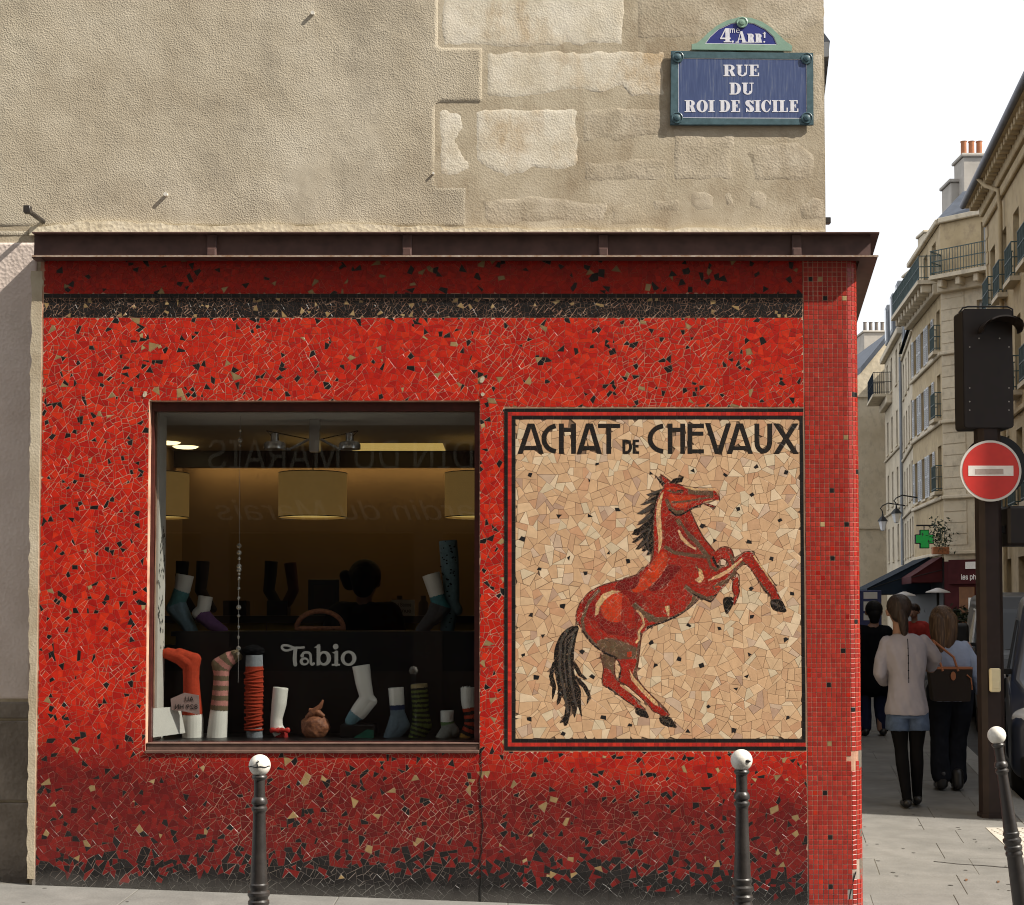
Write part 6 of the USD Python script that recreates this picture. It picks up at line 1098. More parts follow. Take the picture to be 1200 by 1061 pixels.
# ---------------------------------------------------------------- traffic signal, no-entry sign
ts = thing('traffic_signal', 'dark brown traffic signal seen from behind on a square pole', 'traffic signal'); YT = 3.42; gzp = float(gz(3.6, YT))
a, b = at(1147.5, 800, YT), at(1174, 800, YT); cxp, hw = (a[0] + b[0]) / 2, (b[0] - a[0]) / 2
ztop = at(1160, 490, YT)[2]; ch = hw * 0.42; oct_ = [(cxp - hw, YT - hw + ch), (cxp - hw + ch, YT - hw), (cxp + hw - ch, YT - hw), (cxp + hw, YT - hw + ch), (cxp + hw, YT + hw - ch), (cxp + hw - ch, YT + hw), (cxp - hw + ch, YT + hw), (cxp - hw, YT + hw - ch)]
put(ts, 'pole', block(oct_, gzp - 0.1, ztop), 'pole_brown'); m = MB(); o2 = [(cxp + (x - cxp) * 1.14, YT + (y - YT) * 1.14) for x, y in oct_]; put(ts, 'foot', block(o2, gzp - 0.1, gzp + 0.035), 'pole_brown')
yh = YT - 0.10; x0, zz0 = F(1129.5, 502, yh); x1, zz1 = F(1186, 362, yh); rr = sbox(x0, zz0, x1, zz1).buffer(-0.03).buffer(0.03); v, f = prism(rr, yh, yh + 0.22, True); put(ts, 'signal_housing', (v, f), 'signal_brown')
put(ts, 'back_plate', MB().add(*prism(rr.buffer(-0.006), yh - 0.006, yh + 0.001)), 'signal_brown')
# hood at the top: an arched shell jutting forward
hx0, hz0 = F(1147, 388, yh); hx1, hz1 = F(1192, 366, yh); cxh = (hx0 + hx1) / 2; R = (hx1 - hx0) / 2; t = np.linspace(-0.15, math.pi + 0.15, 19); zc_ = hz0 - 0.01; prof = [(cxh + R * math.cos(q), zc_ + R * 0.62 * math.sin(q)) for q in t]; hood = LineString(prof).buffer(0.006, cap_style=2); v, f = prism(hood, yh - 0.19, yh - 0.004, True); v = v.copy(); fr = v[:, 1] < yh - 0.1; v[fr, 1] += np.clip((zc_ + 0.06 - v[fr, 2]) * 1.3, 0, 0.13); put(ts, 'hood', (v, f), 'signal_brown')
for px, py in ((1136, 407), (1182, 407), (1136, 455), (1182, 455), (1136, 471), (1182, 471), (1136, 481), (1182, 481), (1147, 397), (1171, 397)): q = F(px, py, yh); put(ts, 'screw', tube([(q[0], yh - 0.009, q[1]), (q[0], yh, q[1])], 0.006, 8), 'screw_metal')
tz = F(1150, 359, yh)[1]; put(ts, 'top_bar', tube([(x0 - 0.02, yh + 0.02, tz - 0.05), (x0 + 0.01, yh + 0.02, tz - 0.01), (x0 + 0.05, yh + 0.02, tz), (x1 - 0.03, yh + 0.02, tz), (x1 + 0.01, yh + 0.02, tz - 0.02), (x1 + 0.012, yh + 0.02, tz - 0.10)], 0.007, 8), 'trim_black', smooth=40)
m = MB(); m.box((cxp - 0.05, YT - 0.06, ztop - 0.02), (cxp + 0.05, YT + 0.06, zz0 + 0.02)); put(ts, 'bracket', m, 'signal_brown')
q0, q1 = F(1177, 640, YT), F(1203, 594, YT); put(ts, 'side_signal', MB().box((q0[0], YT - 0.1, q0[1]), (q1[0] + 0.12, YT + 0.18, q1[1]), 0.02), 'signal_brown'); put(ts, 'side_bracket', MB().box((cxp + hw - 0.01, YT - 0.03, q0[1] + 0.1), (q0[0] + 0.001, YT + 0.03, q0[1] + 0.16)), 'trim_black')
q0, q1 = F(1158.5, 811, YT - hw), F(1171, 783, YT - hw); bx = put(ts, 'push_button', MB().box((q0[0], YT - hw - 0.045, q0[1]), (q1[0], YT - hw - 0.001, q1[1]), 0.012), 'button_beige', label='beige crossing push-button box'); put(bx, 'button_pad', MB().box((q0[0] + 0.014, YT - hw - 0.050, q0[1] + 0.03), (q1[0] - 0.014, YT - hw - 0.044, q0[1] + 0.085), 0.003), 'button_beige')
ne = thing('no_entry_sign', 'round red no-entry sign with a white bar below the traffic signal', 'road sign'); yn = YT - hw - 0.07; c = np.array(F(1161, 552, yn)); R = 36 / FPX * (yn + DIST)
disc = lambda r, y, th: prism(Point(*c).buffer(r, 32), y, y + th, True)
put(ne, 'rim', disc(R, yn, 0.02), 'alu_rim'); put(ne, 'red_disc', disc(R * 0.925, yn - 0.002, 0.002), 'sign_red'); w, h = 26.5 / FPX * (yn + DIST), 6.0 / FPX * (yn + DIST)
put(ne, 'white_bar', prism(sbox(c[0] - w, c[1] - h, c[0] + w, c[1] + h), yn - 0.0035, yn - 0.002), 'sign_white'); put(ne, 'sticker_ghost', prism(jag(sbox(c[0] - w * .7, c[1] - h * .7, c[0] + w * .55, c[1] + h * .35), 0.004, 2.0), yn - 0.0045, yn - 0.0035), 'sign_grey')
put(ne, 'clamp', MB().box((c[0] - 0.06, yn + 0.02, c[1] - 0.03), (c[0] + 0.06, YT - hw + 0.01, c[1] + 0.03)), 'trim_black')
bs_ = thing('round_sign_back', 'dark back of another round sign behind the no-entry sign', 'road sign'); c2 = np.array(F(1165, 547, YT + 0.13)); put(bs_, 'disc', prism(Point(*c2).buffer(37.5 / FPX * (YT + DIST)), YT + hw + 0.02, YT + hw + 0.035, True), 'trim_black'); put(bs_, 'clamp', MB().box((c2[0] - 0.05, YT + hw - 0.005, c2[1] - 0.03), (c2[0] + 0.05, YT + hw + 0.02, c2[1] + 0.03)), 'trim_black')

# ---------------------------------------------------------------- houses up the side street
class Face:
    """One street front: u runs to the right along it from P0, seen from the street; y is depth into the house."""
    def __init__(s, path, P0, P1):
        s.path, s.P0, s.P1 = path, np.array(P0, float), np.array(P1, float); e = s.P1 - s.P0; s.L = np.linalg.norm(e); e /= s.L; n = np.array([-e[1], e[0]]); s.M = np.eye(4); s.M[:2, 0], s.M[:2, 1], s.M[:2, 3] = e, n, s.P0
    def put(s, name, mesh, mat, parent=None, **k):
        m = mesh if isinstance(mesh, MB) else MB().add(*mesh); return put(parent or s.path, name, m.xf(s.M), mat, **k)
    def wall(s, z0, z1, wins, mat, th=0.4, lip=0.0):
        g = sbox(-lip, z0, s.L + lip, z1)
        for w in wins: g = g.difference(sbox(w[0], w[2], w[1], w[3]))
        s.put('wall', prism(g, 0.0, th), mat)
    def window(s, u0, u1, z0, z1, mat='shutter_white', cols=2, rows=3, shutters=False, rail=False, sill=True):
        fr = sbox(u0 + .004, z0 + .004, u1 - .004, z1 - .004); g = fr; nn, w, h = [], u1 - u0 - .12, z1 - z0 - .12
        for i in range(cols):
            for j in range(rows): g = g.difference(sbox(u0 + .06 + w * i / cols + .02, z0 + .06 + h * j / rows + .02, u0 + .06 + w * (i + 1) / cols - .02, z0 + .06 + h * (j + 1) / rows - .02))
        p = s.put('window', prism(g, 0.20, 0.26), mat); s.put('pane', prism(sbox(u0 + .05, z0 + .05, u1 - .05, z1 - .05), 0.235, 0.245), 'far_pane', parent=p)
        if sill: s.put('sill', MB().box((u0 - .08, -0.06, z0 - .09), (u1 + .08, 0.19, z0 - .003)), 'far_pale', parent=p)
        if shutters:
            hwid = (u1 - u0) / 2
            for a, sg in ((u0 - 0.01, -1), (u1 + 0.01, 1)):
                m = MB(); b = a + sg * hwid; lo, hi = min(a, b), max(a, b); m.box((lo, -0.045, z0), (lo + .06, -0.008, z1)); m.box((hi - .06, -0.045, z0), (hi, -0.008, z1))
                for zz in (z0, (z0 + z1) / 2 - .03, z1 - .07): m.box((lo + .06, -0.043, zz), (hi - .06, -0.010, zz + .07))
                k = z0 + .10
                while k < z1 - .09: m.add(np.array([(lo + .06, -.04, k), (hi - .06, -.04, k), (hi - .06, -.012, k + .06), (lo + .06, -.012, k + .06)]), [(0, 1, 2), (0, 2, 3)]); k += .075
                s.put('shutter', m, 'shutter_white')
        if rail: s.railing(u0 - .1, u1 + .1, z0, 0.25)
    def railing(s, u0, u1, z, dep, h=0.95, mat='iron_green', slab=True):
        m = MB(); step = 0.11
        for zz in (z + .08, z + h * .55, z + h): m.box((u0, -dep, zz), (u1, -dep + .03, zz + .03)); m.box((u0, -dep + .03, zz), (u0 + .03, 0.0, zz + .03)); m.box((u1 - .03, -dep + .03, zz), (u1, 0.0, zz + .03))
        k = u0 + .02
        while k < u1 - .02: m.box((k, -dep + .005, z + .02), (k + .018, -dep + .022, z + h)); k += step
        k = 0.03
        while k < dep - .03:
            for a in (u0 + .006, u1 - .024): m.box((a, -k - .018, z + .02), (a + .018, -k, z + h))
            k += step
        s.put('balcony_railing', m, mat)
        if slab: s.put('balcony_slab', MB().box((u0 - .03, -dep - .04, z - .13), (u1 + .03, 0.0, z)), 'far_pale')
    def ledge(s, z, h, p, mat='far_pale', u0=None, u1=None): s.put('string_course', MB().box((0 if u0 is None else u0, -p, z), (s.L if u1 is None else u1, 0.0, z + h), 0.03), mat)
def P(x, d): return (x, d - DIST)
# near house on the right: deep eaves, brackets, gutter, down-pipe
nh = thing('eaves_house', 'tan stone house with bracketed eaves and a grey gutter at the right edge', 'building'); N0, N1 = P(7.15 + .175 * 46, 46), P(7.15 + .175 * 9.4, 9.4); n = Face(nh, N0, N1); ZN = 14.3
us = [1.2 + 2.15 * k for k in range(17)]; W_ = []
for u in us:
    for z, h in ((0.6, 2.4), (4.4, 2.2), (7.6, 2.2), (10.8, 2.0)): W_.append((u - .48, u + .48, z, z + h))
n.wall(-0.3, ZN, W_, 'far_stone')
for w in W_:
    if w[0] < 11: n.window(*w, rail=w[2] > 1 and w[0] < 9)
    elif True: n.put('window', prism(sbox(w[0], w[2], w[1], w[3]), 0.22, 0.25), 'far_pane')
for z in (3.6, 7.0): n.ledge(z, 0.18, 0.10, 'far_stone')
k = 0.0; z = 0.3
while z < ZN - 0.5: n.put('quoin', MB().box((-0.03, -0.035, z), (0.42 if int(k) % 2 else 0.28, 0.0, z + 0.40), 0.02), 'far_stone'); z += 0.42; k += 1
n.ledge(ZN - 0.55, 0.30, 0.12, 'far_stone'); n.put('soffit', MB().box((-0.5, -0.58, ZN + 0.22), (n.L, 0.0, ZN + 0.30)), 'far_stone'); n.ledge(ZN - 0.22, 0.44, 0.22, 'far_stone')
for k in range(60):
    u = -0.1 + k * 0.42
    if u < 22: n.put('eaves_bracket', MB().box((u, -0.50, ZN + 0.02), (u + 0.17, -0.22, ZN + 0.219), 0.02), 'far_stone')
n.put('gutter', tube([(-0.55, -0.64, ZN + 0.33), (n.L, -0.64, ZN + 0.33)], 0.11, 12), 'gutter_metal', smooth=40)
n.put('down_pipe', tube([(2.75, -0.62, ZN + 0.25), (3.0, -0.45, ZN - 0.05), (3.5, -0.16, ZN - 0.35), (3.55, -0.12, ZN - 0.9), (3.55, -0.12, 0.1)], 0.065, 10), 'far_stone', smooth=40)
n.put('body', MB().box((0.001, 0.401, -0.3), (n.L - .001, 9.0, ZN + 0.3)), 'far_stone'); m = MB(); m.add(*prism(Polygon([(-0.55, ZN + 0.31), (n.L, ZN + 0.31), (n.L, ZN + 0.33), (-0.55, ZN + .33)]), -0.58, 9)); v = np.array([(-.5, -.55, ZN + .34), (n.L, -.55, ZN + .34), (n.L, 3.2, ZN + 3.4), (-.5, 3.2, ZN + 3.4), (-.5, 9, ZN + 3.6), (n.L, 9, ZN + 3.6), (-.5, 9, ZN + .3), (n.L, 9, ZN + .3)]); m.add(v, [(0, 1, 2), (0, 2, 3), (3, 2, 5), (3, 5, 4), (0, 3, 4), (0, 4, 6), (1, 7, 5), (1, 5, 2), (4, 5, 7), (4, 7, 6)]); n.put('roof', m, 'slate')
n.put('chimney', MB().box((2.6, 0.9, ZN + 0.6), (4.2, 1.7, ZN + 2.5), 0.03), 'chimney_render')
# corner house with shutters and the cafe
bh = thing('shuttered_house', 'cream stone corner house with white shutters, balcony and cafe awnings below', 'building'); B0, BC, BE = P(16.93, 61), P(16.10, 54), P(18.6, 51.4); b = Face(bh, B0, BC); c = Face(bh, BC, BE)
bu = [0.95, 2.75, 4.55]; rowsz = [(5.95, 7.6), (8.7, 10.3), (11.25, 12.75)]; W_ = [(u - .42, u + .42, z0, z1) for u in bu for z0, z1 in rowsz] + [(6.0, 6.75, z0, z1 + .1) for z0, z1 in rowsz]
b.wall(-0.2, 13.75, W_, 'far_stone')
for w in W_: b.window(*w, shutters=w[0] < 5.5, rail=w[0] > 5.5)
cw = [(1.45, 2.45, z0, z1 + .15) for z0, z1 in rowsz]; c.wall(-0.2, 13.75, cw, 'far_pale')
for w in cw: c.window(*w, rail=True)
for z in np.arange(3.9, 13.3, 0.42):
    if not any(abs(z - q) < .1 for q in (5.75, 8.55, 11.1)): c.put('rusticated_course', MB().box((0.02, -0.022, z), (0.95, 0.0, z + 0.385), 0.012), 'far_pale')
for z in (3.55, 5.62, 8.45, 11.02): b.ledge(z, 0.14, 0.12); c.ledge(z, 0.14, 0.14)
for F_, L_ in ((b, b.L), (c, c.L)):
    F_.ledge(13.35, 0.40, 0.30); F_.put('balcony_slab', MB().box((-0.0, -0.85, 13.75), (L_, 0.0, 13.9)), 'far_pale')
    k = 0.25
    while k < L_ - .2: F_.put('corbel', MB().box((k, -0.70, 13.45), (k + .2, -0.301, 13.749), 0.03), 'far_pale'); k += 0.72
    F_.railing(0.02, L_ - 0.02, 13.9, 0.80, h=0.9, slab=False)
    ww = [(L_ * .46, L_ * .46 + 1.0, 13.95, 15.75)] if F_ is c else [(q, q + .9, 13.95, 15.6) for q in (1.0, 3.2, 5.2)]; g = sbox(0, 13.9, L_, 16.0)
    for w in ww: g = g.difference(sbox(w[0], w[2], w[1], w[3]))
    F_.put('attic_wall', prism(g, 0.0, 0.35), 'far_stone'); F_.ledge(16.0, 0.2, 0.18)
    for w in ww: F_.window(*w, sill=False)
body = MB(); pl_ = [tuple(B0), tuple(BC), tuple(BE), (28, 48), (28, 60), (20, 60)]; cen = np.mean(pl_, 0); pin = Polygon(pl_).buffer(-0.42, join_style=2); put(bh, 'body', block(list(pin.exterior.coords)[:-1][::-1] if not pin.exterior.is_ccw else list(pin.exterior.coords)[:-1], -0.2, 16.1), 'far_stone')
pr = np.array(Polygon(pl_).exterior.coords)[:-1]; pr2 = np.array(Polygon(pl_).buffer(-1.9, join_style=2).exterior.coords)[:-1]
rb = Polygon(pl_).buffer(0.1, join_style=2); m = MB()
o = np.array(shapely.geometry.polygon.orient(rb).exterior.coords)[:-1]; ii = cen + (o - cen) * 0.72; nn_ = len(o); v = np.vstack([np.column_stack([o, np.full(nn_, 16.2)]), np.column_stack([ii, np.full(nn_, 17.7)])]); i = np.arange(nn_); j = np.roll(i, -1); tp_ = earcut(Polygon(ii))[1]; m.add(v, np.vstack([np.column_stack([i, j, i + nn_]), np.column_stack([j, j + nn_, i + nn_]), tp_ + nn_])); put(bh, 'roof', m, 'slate'); v = v.copy()
rf = c.put('skylight', MB().box((c.L * .40, 0.25, 16.5), (c.L * .72, 0.5, 17.9)), 'zinc')
def chimney(path, px0, px1, py0, py1, d, pots=0, mat='chimney_render', dep=1.2, pm='pot_clay'):
    y = d - DIST; a, b_ = at(px0, py1, y), at(px1, py0, y); p = put(path, 'chimney', MB().box((a[0], y, a[2] - 4), (b_[0], y + dep, b_[2]), 0.03), mat); put(p, 'cap', MB().box((a[0] - .08, y - .08, b_[2]), (b_[0] + .08, y + dep + .08, b_[2] + .14), 0.03), mat)
    for k in range(pots):
        x = a[0] + (b_[0] - a[0]) * (k + .5) / pots; v, f = lathe([(0.15, 0), (0.12, 0.05), (0.11, 0.55), (0.14, 0.6), (0.10, 0.6), (0.09, 0.3)], 12); put(p, 'chimney_pot', (v + (x, y + .4, b_[2] + .14), f), pm, smooth=40)
chimney(bh, 1129.5, 1156, 184, 250, 56.6, 3); chimney(bh, 1114.5, 1129.2, 214, 262, 57.2)
# cafe front: awnings, sign, door
put(bh, 'shop_front', MB().box((0.02, -0.05, -0.2), (c.L, -0.001, 3.3)).xf(c.M), 'awning_red'); put(bh, 'shop_front', MB().box((0.1, -0.05, -0.2), (b.L, -0.001, 3.4)).xf(b.M), 'trim_black')
c.put('sign_board', MB().box((0.25, -0.16, 2.45), (c.L, -0.051, 3.35), 0.01), 'awning_red'); q = 0.75; zt_s = 2.62
t_ = text_on('les philosophes', 0.19, (q, -0.162, zt_s), (1, 0, 0), (0, 0, 1), bold=True, width=1.55); c.put('lettering', t_, 'sign_white'); c.put('street_plate', MB().box((0.95, -0.19, 3.0), (1.75, -0.165, 3.26)), 'sign_white')
c.put('plate_print', text_on('RUE DES ROSIERS', 0.09, (1.0, -0.192, 3.08), (1, 0, 0), (0, 0, 1), width=0.68), 'awning_navy') if False else None
c.put('door', MB().box((0.62, -0.09, -0.2), (1.25, -0.051, 2.35), 0.02), 'cafe_wood'); c.put('menu_panel', MB().box((1.02, -0.12, 0.95), (1.16, -0.091, 1.95)), 'paper')
def awning(name, label, F_, u0, u1, zt_, zb_, proj, mat):
    w = thing(name, label, 'awning'); v = np.array([(u0, -0.06, zt_), (u1, -0.06, zt_), (u1, -proj, zb_), (u0, -proj, zb_)]); v = np.vstack([v, v - (0, 0, 0.025)]); m = MB(); m.add(v, [(0, 2, 1), (0, 3, 2), (4, 5, 6), (4, 6, 7), (3, 7, 6), (3, 6, 2), (0, 4, 7), (0, 7, 3), (1, 2, 6), (1, 6, 5)])
    put(w, 'cloth', m.xf(F_.M), mat); m = MB(); k = u0
    while k < u1 - .01: e = min(k + .25, u1); m.add(np.array([(k, -proj, zb_ - .02), (e, -proj, zb_ - .02), (e - .03, -proj, zb_ - .26), (k + .03, -proj, zb_ - .26)]), [(0, 2, 1), (0, 3, 2)]); k += .25
    put(w, 'valance', m.xf(F_.M), mat)
    for u in (u0 + .03, u1 - .03):
        put(w, 'arm', MB().add(*tube([(u, -0.05, zt_ - .5), (u, -proj + .03, zb_ - .03)], 0.018, 6)).xf(F_.M), 'trim_black'); put(w, 'side_cheek', MB().add(np.array([(u, -.06, zt_ - .01), (u, -proj, zb_ - .02), (u, -proj, zb_ - .22), (u, -.06, zb_ - .22)]), [(0, 1, 2), (0, 2, 3)]).xf(F_.M), mat)
awning('cafe_awning', 'dark red awning over the cafe front beside the chamfered corner', b, 4.6, 7.0, 3.5, 2.75, 1.2, 'awning_red')
# two narrow houses further up
ch_ = thing('narrow_house', 'narrow plain cream house with slim windows beyond the shuttered house', 'building'); C0 = P(18.45, 68.2); cc = Face(ch_, C0, (B0[0] + .02, B0[1] + .01)); W_ = [(u, u + .75, z, z + 1.6) for u in (0.8, 2.6, 4.4, 6.0) for z in (3.9, 6.3, 8.9, 11.3)]
cc.wall(-0.2, 13.6, W_, 'far_pale')
for w in W_: cc.window(*w)
for z in (3.4, 5.75, 8.4, 13.2): cc.ledge(z, 0.12, 0.1)
cc.put('shop_front', MB().box((0.1, -0.05, -0.2), (cc.L - .1, -0.001, 3.35)), 'trim_black'); cc.put('rain_pipe', tube([(0.35, -0.1, 13.4), (0.35, -0.1, 3.6)], 0.07, 8), 'zinc', smooth=40); cc.put('body', MB().box((0, 0.401, -0.2), (cc.L, 7, 13.6)), 'far_pale'); m = MB(); v = np.array([(0, -.15, 13.6), (cc.L, -.15, 13.6), (cc.L, 1.4, 16.2), (0, 1.4, 16.2), (0, 7, 16.4), (cc.L, 7, 16.4), (0, 7, 13.6), (cc.L, 7, 13.6)]); m.add(v, [(0, 1, 2), (0, 2, 3), (3, 2, 5), (3, 5, 4), (0, 3, 4), (0, 4, 6), (1, 7, 5), (1, 5, 2)]); cc.put('roof', m, 'slate')
for u in (1.0, 3.4, 5.6): w = cc.put('dormer', MB().box((u, -0.05, 13.9), (u + 1.0, 1.2, 15.5), 0.04), 'zinc'); cc.put('pane', MB().box((u + .15, -0.07, 14.1), (u + .85, -0.051, 15.3)), 'far_pane', parent=w)
chimney(ch_, 1084, 1104, 273, 330, 70, 0, 'far_pale'); chimney(ch_, 1098, 1113, 279, 330, 67, 0, 'chimney_render')
eh = thing('balcony_house', 'pale house with a dark iron balcony at the far end of the side street', 'building'); E0 = P(19.9, 77); ee = Face(eh, E0, (C0[0] + .01, C0[1] + .02)); W_ = [(u, u + .8, z, z + 1.7) for u in (1.0, 3.3, 5.8, 7.6) for z in (4.0, 6.8, 9.6, 12.6)]
ee.wall(-0.2, 14.9, W_, 'far_pale')
for w in W_: ee.window(*w)
ee.railing(0.0, 3.6, 12.5, 0.9, h=1.1, mat='awning_navy'); ee.ledge(12.0, 0.35, 0.3, u1=4.0); ee.ledge(14.6, 0.3, 0.25); ee.ledge(9.3, 0.12, 0.1); ee.ledge(6.4, 0.12, 0.1); ee.put('body', MB().box((0, 0.401, -0.2), (ee.L, 7, 14.9)), 'far_pale'); m = MB(); v = np.array([(0, -.15, 14.9), (ee.L, -.15, 14.9), (ee.L, 1.4, 18.4), (0, 1.4, 18.4), (0, 7, 18.6), (ee.L, 7, 18.6)]); m.add(v, [(0, 1, 2), (0, 2, 3), (3, 2, 5), (3, 5, 4), (0, 3, 4)]); ee.put('roof', m, 'slate'); chimney(eh, 1066, 1083, 320, 360, 75, 0, 'far_pale')
for u in (1.0, 3.8, 6.6): w = ee.put('dormer', MB().box((u, -0.05, 15.4), (u + 1.1, 1.3, 17.4), 0.04), 'zinc'); ee.put('pane', MB().box((u + .15, -0.07, 15.6), (u + .95, -0.051, 17.2)), 'far_pane', parent=w)
# blind gable across the end
gh = thing('gable_house', 'house with a blind pale gable wall closing the side street', 'building'); yg = 81 - DIST; def_g = [(1043.5, 760), (1043.5, 396), (1012, 434), (960, 500), (960, 760)]
g = Polygon([(at(a, 500, yg)[0], at(a, q, yg)[2]) for a, q in def_g]); put(gh, 'wall', MB().add(*prism(g, yg, yg + 9, True)), 'far_pale'); zl = at(1030, 466, yg)[2]
for py in (466, 620): z = at(1030, py, yg)[2]; put(gh, 'string_course', MB().box((at(980, 500, yg)[0], yg - .12, z), (at(1043, 500, yg)[0], yg, z + .16)), 'far_pale')
m = MB(); a0, a1 = at(1008, 438, yg), at(1044, 394, yg); put(gh, 'roof_edge', MB().add(*prism(Polygon([(a0[0], a0[2]), (a1[0], a1[2]), (a1[0], a1[2] + .35), (a0[0], a0[2] + .35)]), yg - .15, yg + 9, True)), 'slate')
put(gh, 'wing', MB().box((21.1, yg - 3.8, -0.2), (31, yg + 3, 15.2)), 'far_pale'); chimney(gh, 1012.5, 1046, 390, 430, 92, 5, 'chimney_render', 2.0, 'pot_grey')
fb_ = thing('far_block', 'plain far building behind the blind gable', 'building'); a, b_ = at(900, 700, 100 - DIST), at(1050, 440, 100 - DIST); put(fb_, 'wall', MB().box((a[0], 92, -1), (b_[0], 100, b_[2])), 'far_pale'); put(fb_, 'roof', MB().box((a[0], 91.8, b_[2]), (b_[0], 100, b_[2] + .4)), 'slate')
# left-hand row: only its eaves show past the shop corner
lh = thing('slate_eaves_house', 'next house up the side street whose slate eaves jut past the corner', 'building'); l0, l1 = (float(wallx(18)) - 0.06, 18.0), (float(wallx(40)) - 0.06, 40.0); lf = Face(lh, l0, l1)
lf.put('wall', MB().box((0, 0, -0.3), (lf.L, 8, 11.2)), 'far_stone'); za, zb2 = at(975, 85, 20)[2], at(975, 40, 20)[2]
lf.put('eaves', MB().box((0.6, -0.78, za - 0.28), (lf.L, 0.2, za)), 'zinc'); lf.put('cornice', MB().box((0.6, -0.62, za - 0.75), (lf.L, 0.001, za - 0.281), .02), 'gutter_metal'); lf.put('frieze', MB().box((0.6, -0.40, za - 1.3), (lf.L, 0.001, za - 0.751), .02), 'gutter_metal'); v = np.array([(.6, -.80, za + .01), (lf.L, -.80, za + .01), (lf.L, 1.5, za + 3.4), (.6, 1.5, za + 3.4), (.6, 8, za + 3.5), (lf.L, 8, za + 3.5), (.6, 8, za), (lf.L, 8, za)]); lf.put('roof', (v, np.array([(0, 1, 2), (0, 2, 3), (3, 2, 5), (3, 5, 4), (0, 3, 4), (0, 4, 6), (1, 7, 5), (1, 5, 2)])), 'slate')
# navy awning, pharmacy cross, lanterns, heaters, board
awning('navy_awning', 'wide navy blue awning sloping over the pavement left of the cafe', b, 0.3, 4.4, 3.6, 2.35, 2.5, 'awning_navy')
awning('small_red_awning', 'small dull red awning behind the navy awning', cc, 4.6, 7.0, 3.4, 2.6, 1.3, 'awning_red')
pc = thing('pharmacy_cross', 'lit green pharmacy cross hanging over the side street', 'shop sign'); y = 55.5 - DIST; c0 = at(1083, 632, y); r = 10 * 55.5 / FPX; s = r * 0.46; cr = unary_union([sbox(c0[0] - r, c0[2] - s, c0[0] + r, c0[2] + s), sbox(c0[0] - s, c0[2] - r, c0[0] + s, c0[2] + r)]); put(pc, 'cross', prism(cr.buffer(-.02).buffer(.02), y - .08, y + .08, True), 'cross_green'); put(pc, 'back_case', prism(cr.buffer(0.03), y - .06, y + .06, True), 'trim_black'); zt_c = at(1083, 616, y)[2]; put(pc, 'arm', tube([(c0[0] - r * .9, y, zt_c), (at(1101, 616, y)[0] + .3, y, zt_c)], 0.03, 6), 'trim_black'); put(pc, 'hanger', tube([(c0[0], y, c0[2] + r), (c0[0], y, zt_c)], 0.02, 6), 'trim_black')
def lantern(px, py, d, wall_px, lab):
    y = d - DIST; c_ = at(px, py, y); t_ = thing('wall_lantern', lab, 'street lamp', group='wall lanterns up the side street'); k = d / FPX; h = 11 * k
    v, f = lathe([(0.05, -h * .95), (0.10, -h * .85), (0.20, h * .05), (0.21, h * .08)], 6); put(t_, 'glass', (v + c_, f), 'lamp_glass'); v, f = lathe([(0.25, h * .08), (0.22, h * .18), (0.10, h * .55), (0.05, h * .62), (0.03, h * .9), (0.001, h * .95)], 6); put(t_, 'cap', (v + c_, f), 'trim_black')
    a = at(wall_px, py - 19, y); top = c_ + (0, 0, h * 1.75); put(t_, 'arm', tube([(a[0], y, a[2]), top + (0.25, 0, 0.12), top, c_ + (-0.10, 0, h * 1.45), c_ + (-0.02, 0, h * 1.2), c_ + (0, 0, h * .9)], 0.028, 6), 'trim_black', smooth=40)
lantern(1034.5, 612, 66, 1062, 'lantern on a curled wall bracket, nearer the gable wall'); lantern(1050.5, 603, 60, 1078, 'lantern on a curled wall bracket, nearer the green cross')
for px, py, d in ((1060, 696, 40), (1099, 692, 36)):
    y = d - DIST; x = at(px, py, y)[0]; z = at(px, py, y)[2]; h_ = thing('patio_heater', 'pale mushroom-topped terrace heater ' + ('left of the ponytailed head' if px < 1080 else 'above the long-haired head'), 'patio heater', group='terrace heaters'); g0 = float(gz(x, y)); v, f = lathe([(0.30, z - .06), (0.28, z - .03), (0.12, z + .03), (0.04, z + .06), (0.001, z + .06), (0.001, z - .02), (0.30, z - .065)], 20); put(h_, 'reflector', (v + (x, y, 0), f), 'alu_rim', smooth=40); put(h_, 'post', tube([(x, y, g0), (x, y, z)], 0.035, 8), 'trim_black'); v, f = lathe([(0.001, 0.3), (0.16, 0.3), (0.24, 0.0)], 14); put(h_, 'foot', (v + (x, y, g0), f), 'trim_black')
kb_ = thing('menu_board', 'blue framed notice board on the pavement left of the walkers', 'notice board'); d = 27; y = d - DIST; a, b_ = at(1008, 760, y), at(1033, 692, y); put(kb_, 'frame', MB().box((a[0], y, float(gz(6, y))), (b_[0], y + .08, b_[2]), .01), 'kiosk_blue')
for py0, py1 in ((694, 702), (705, 716), (719, 727)): p0, p1 = at(1012, py1, y), at(1028, py0, y); put(kb_, 'poster', MB().box((p0[0], y - .006, p0[2]), (p1[0], y - .001, p1[2])), 'paper')
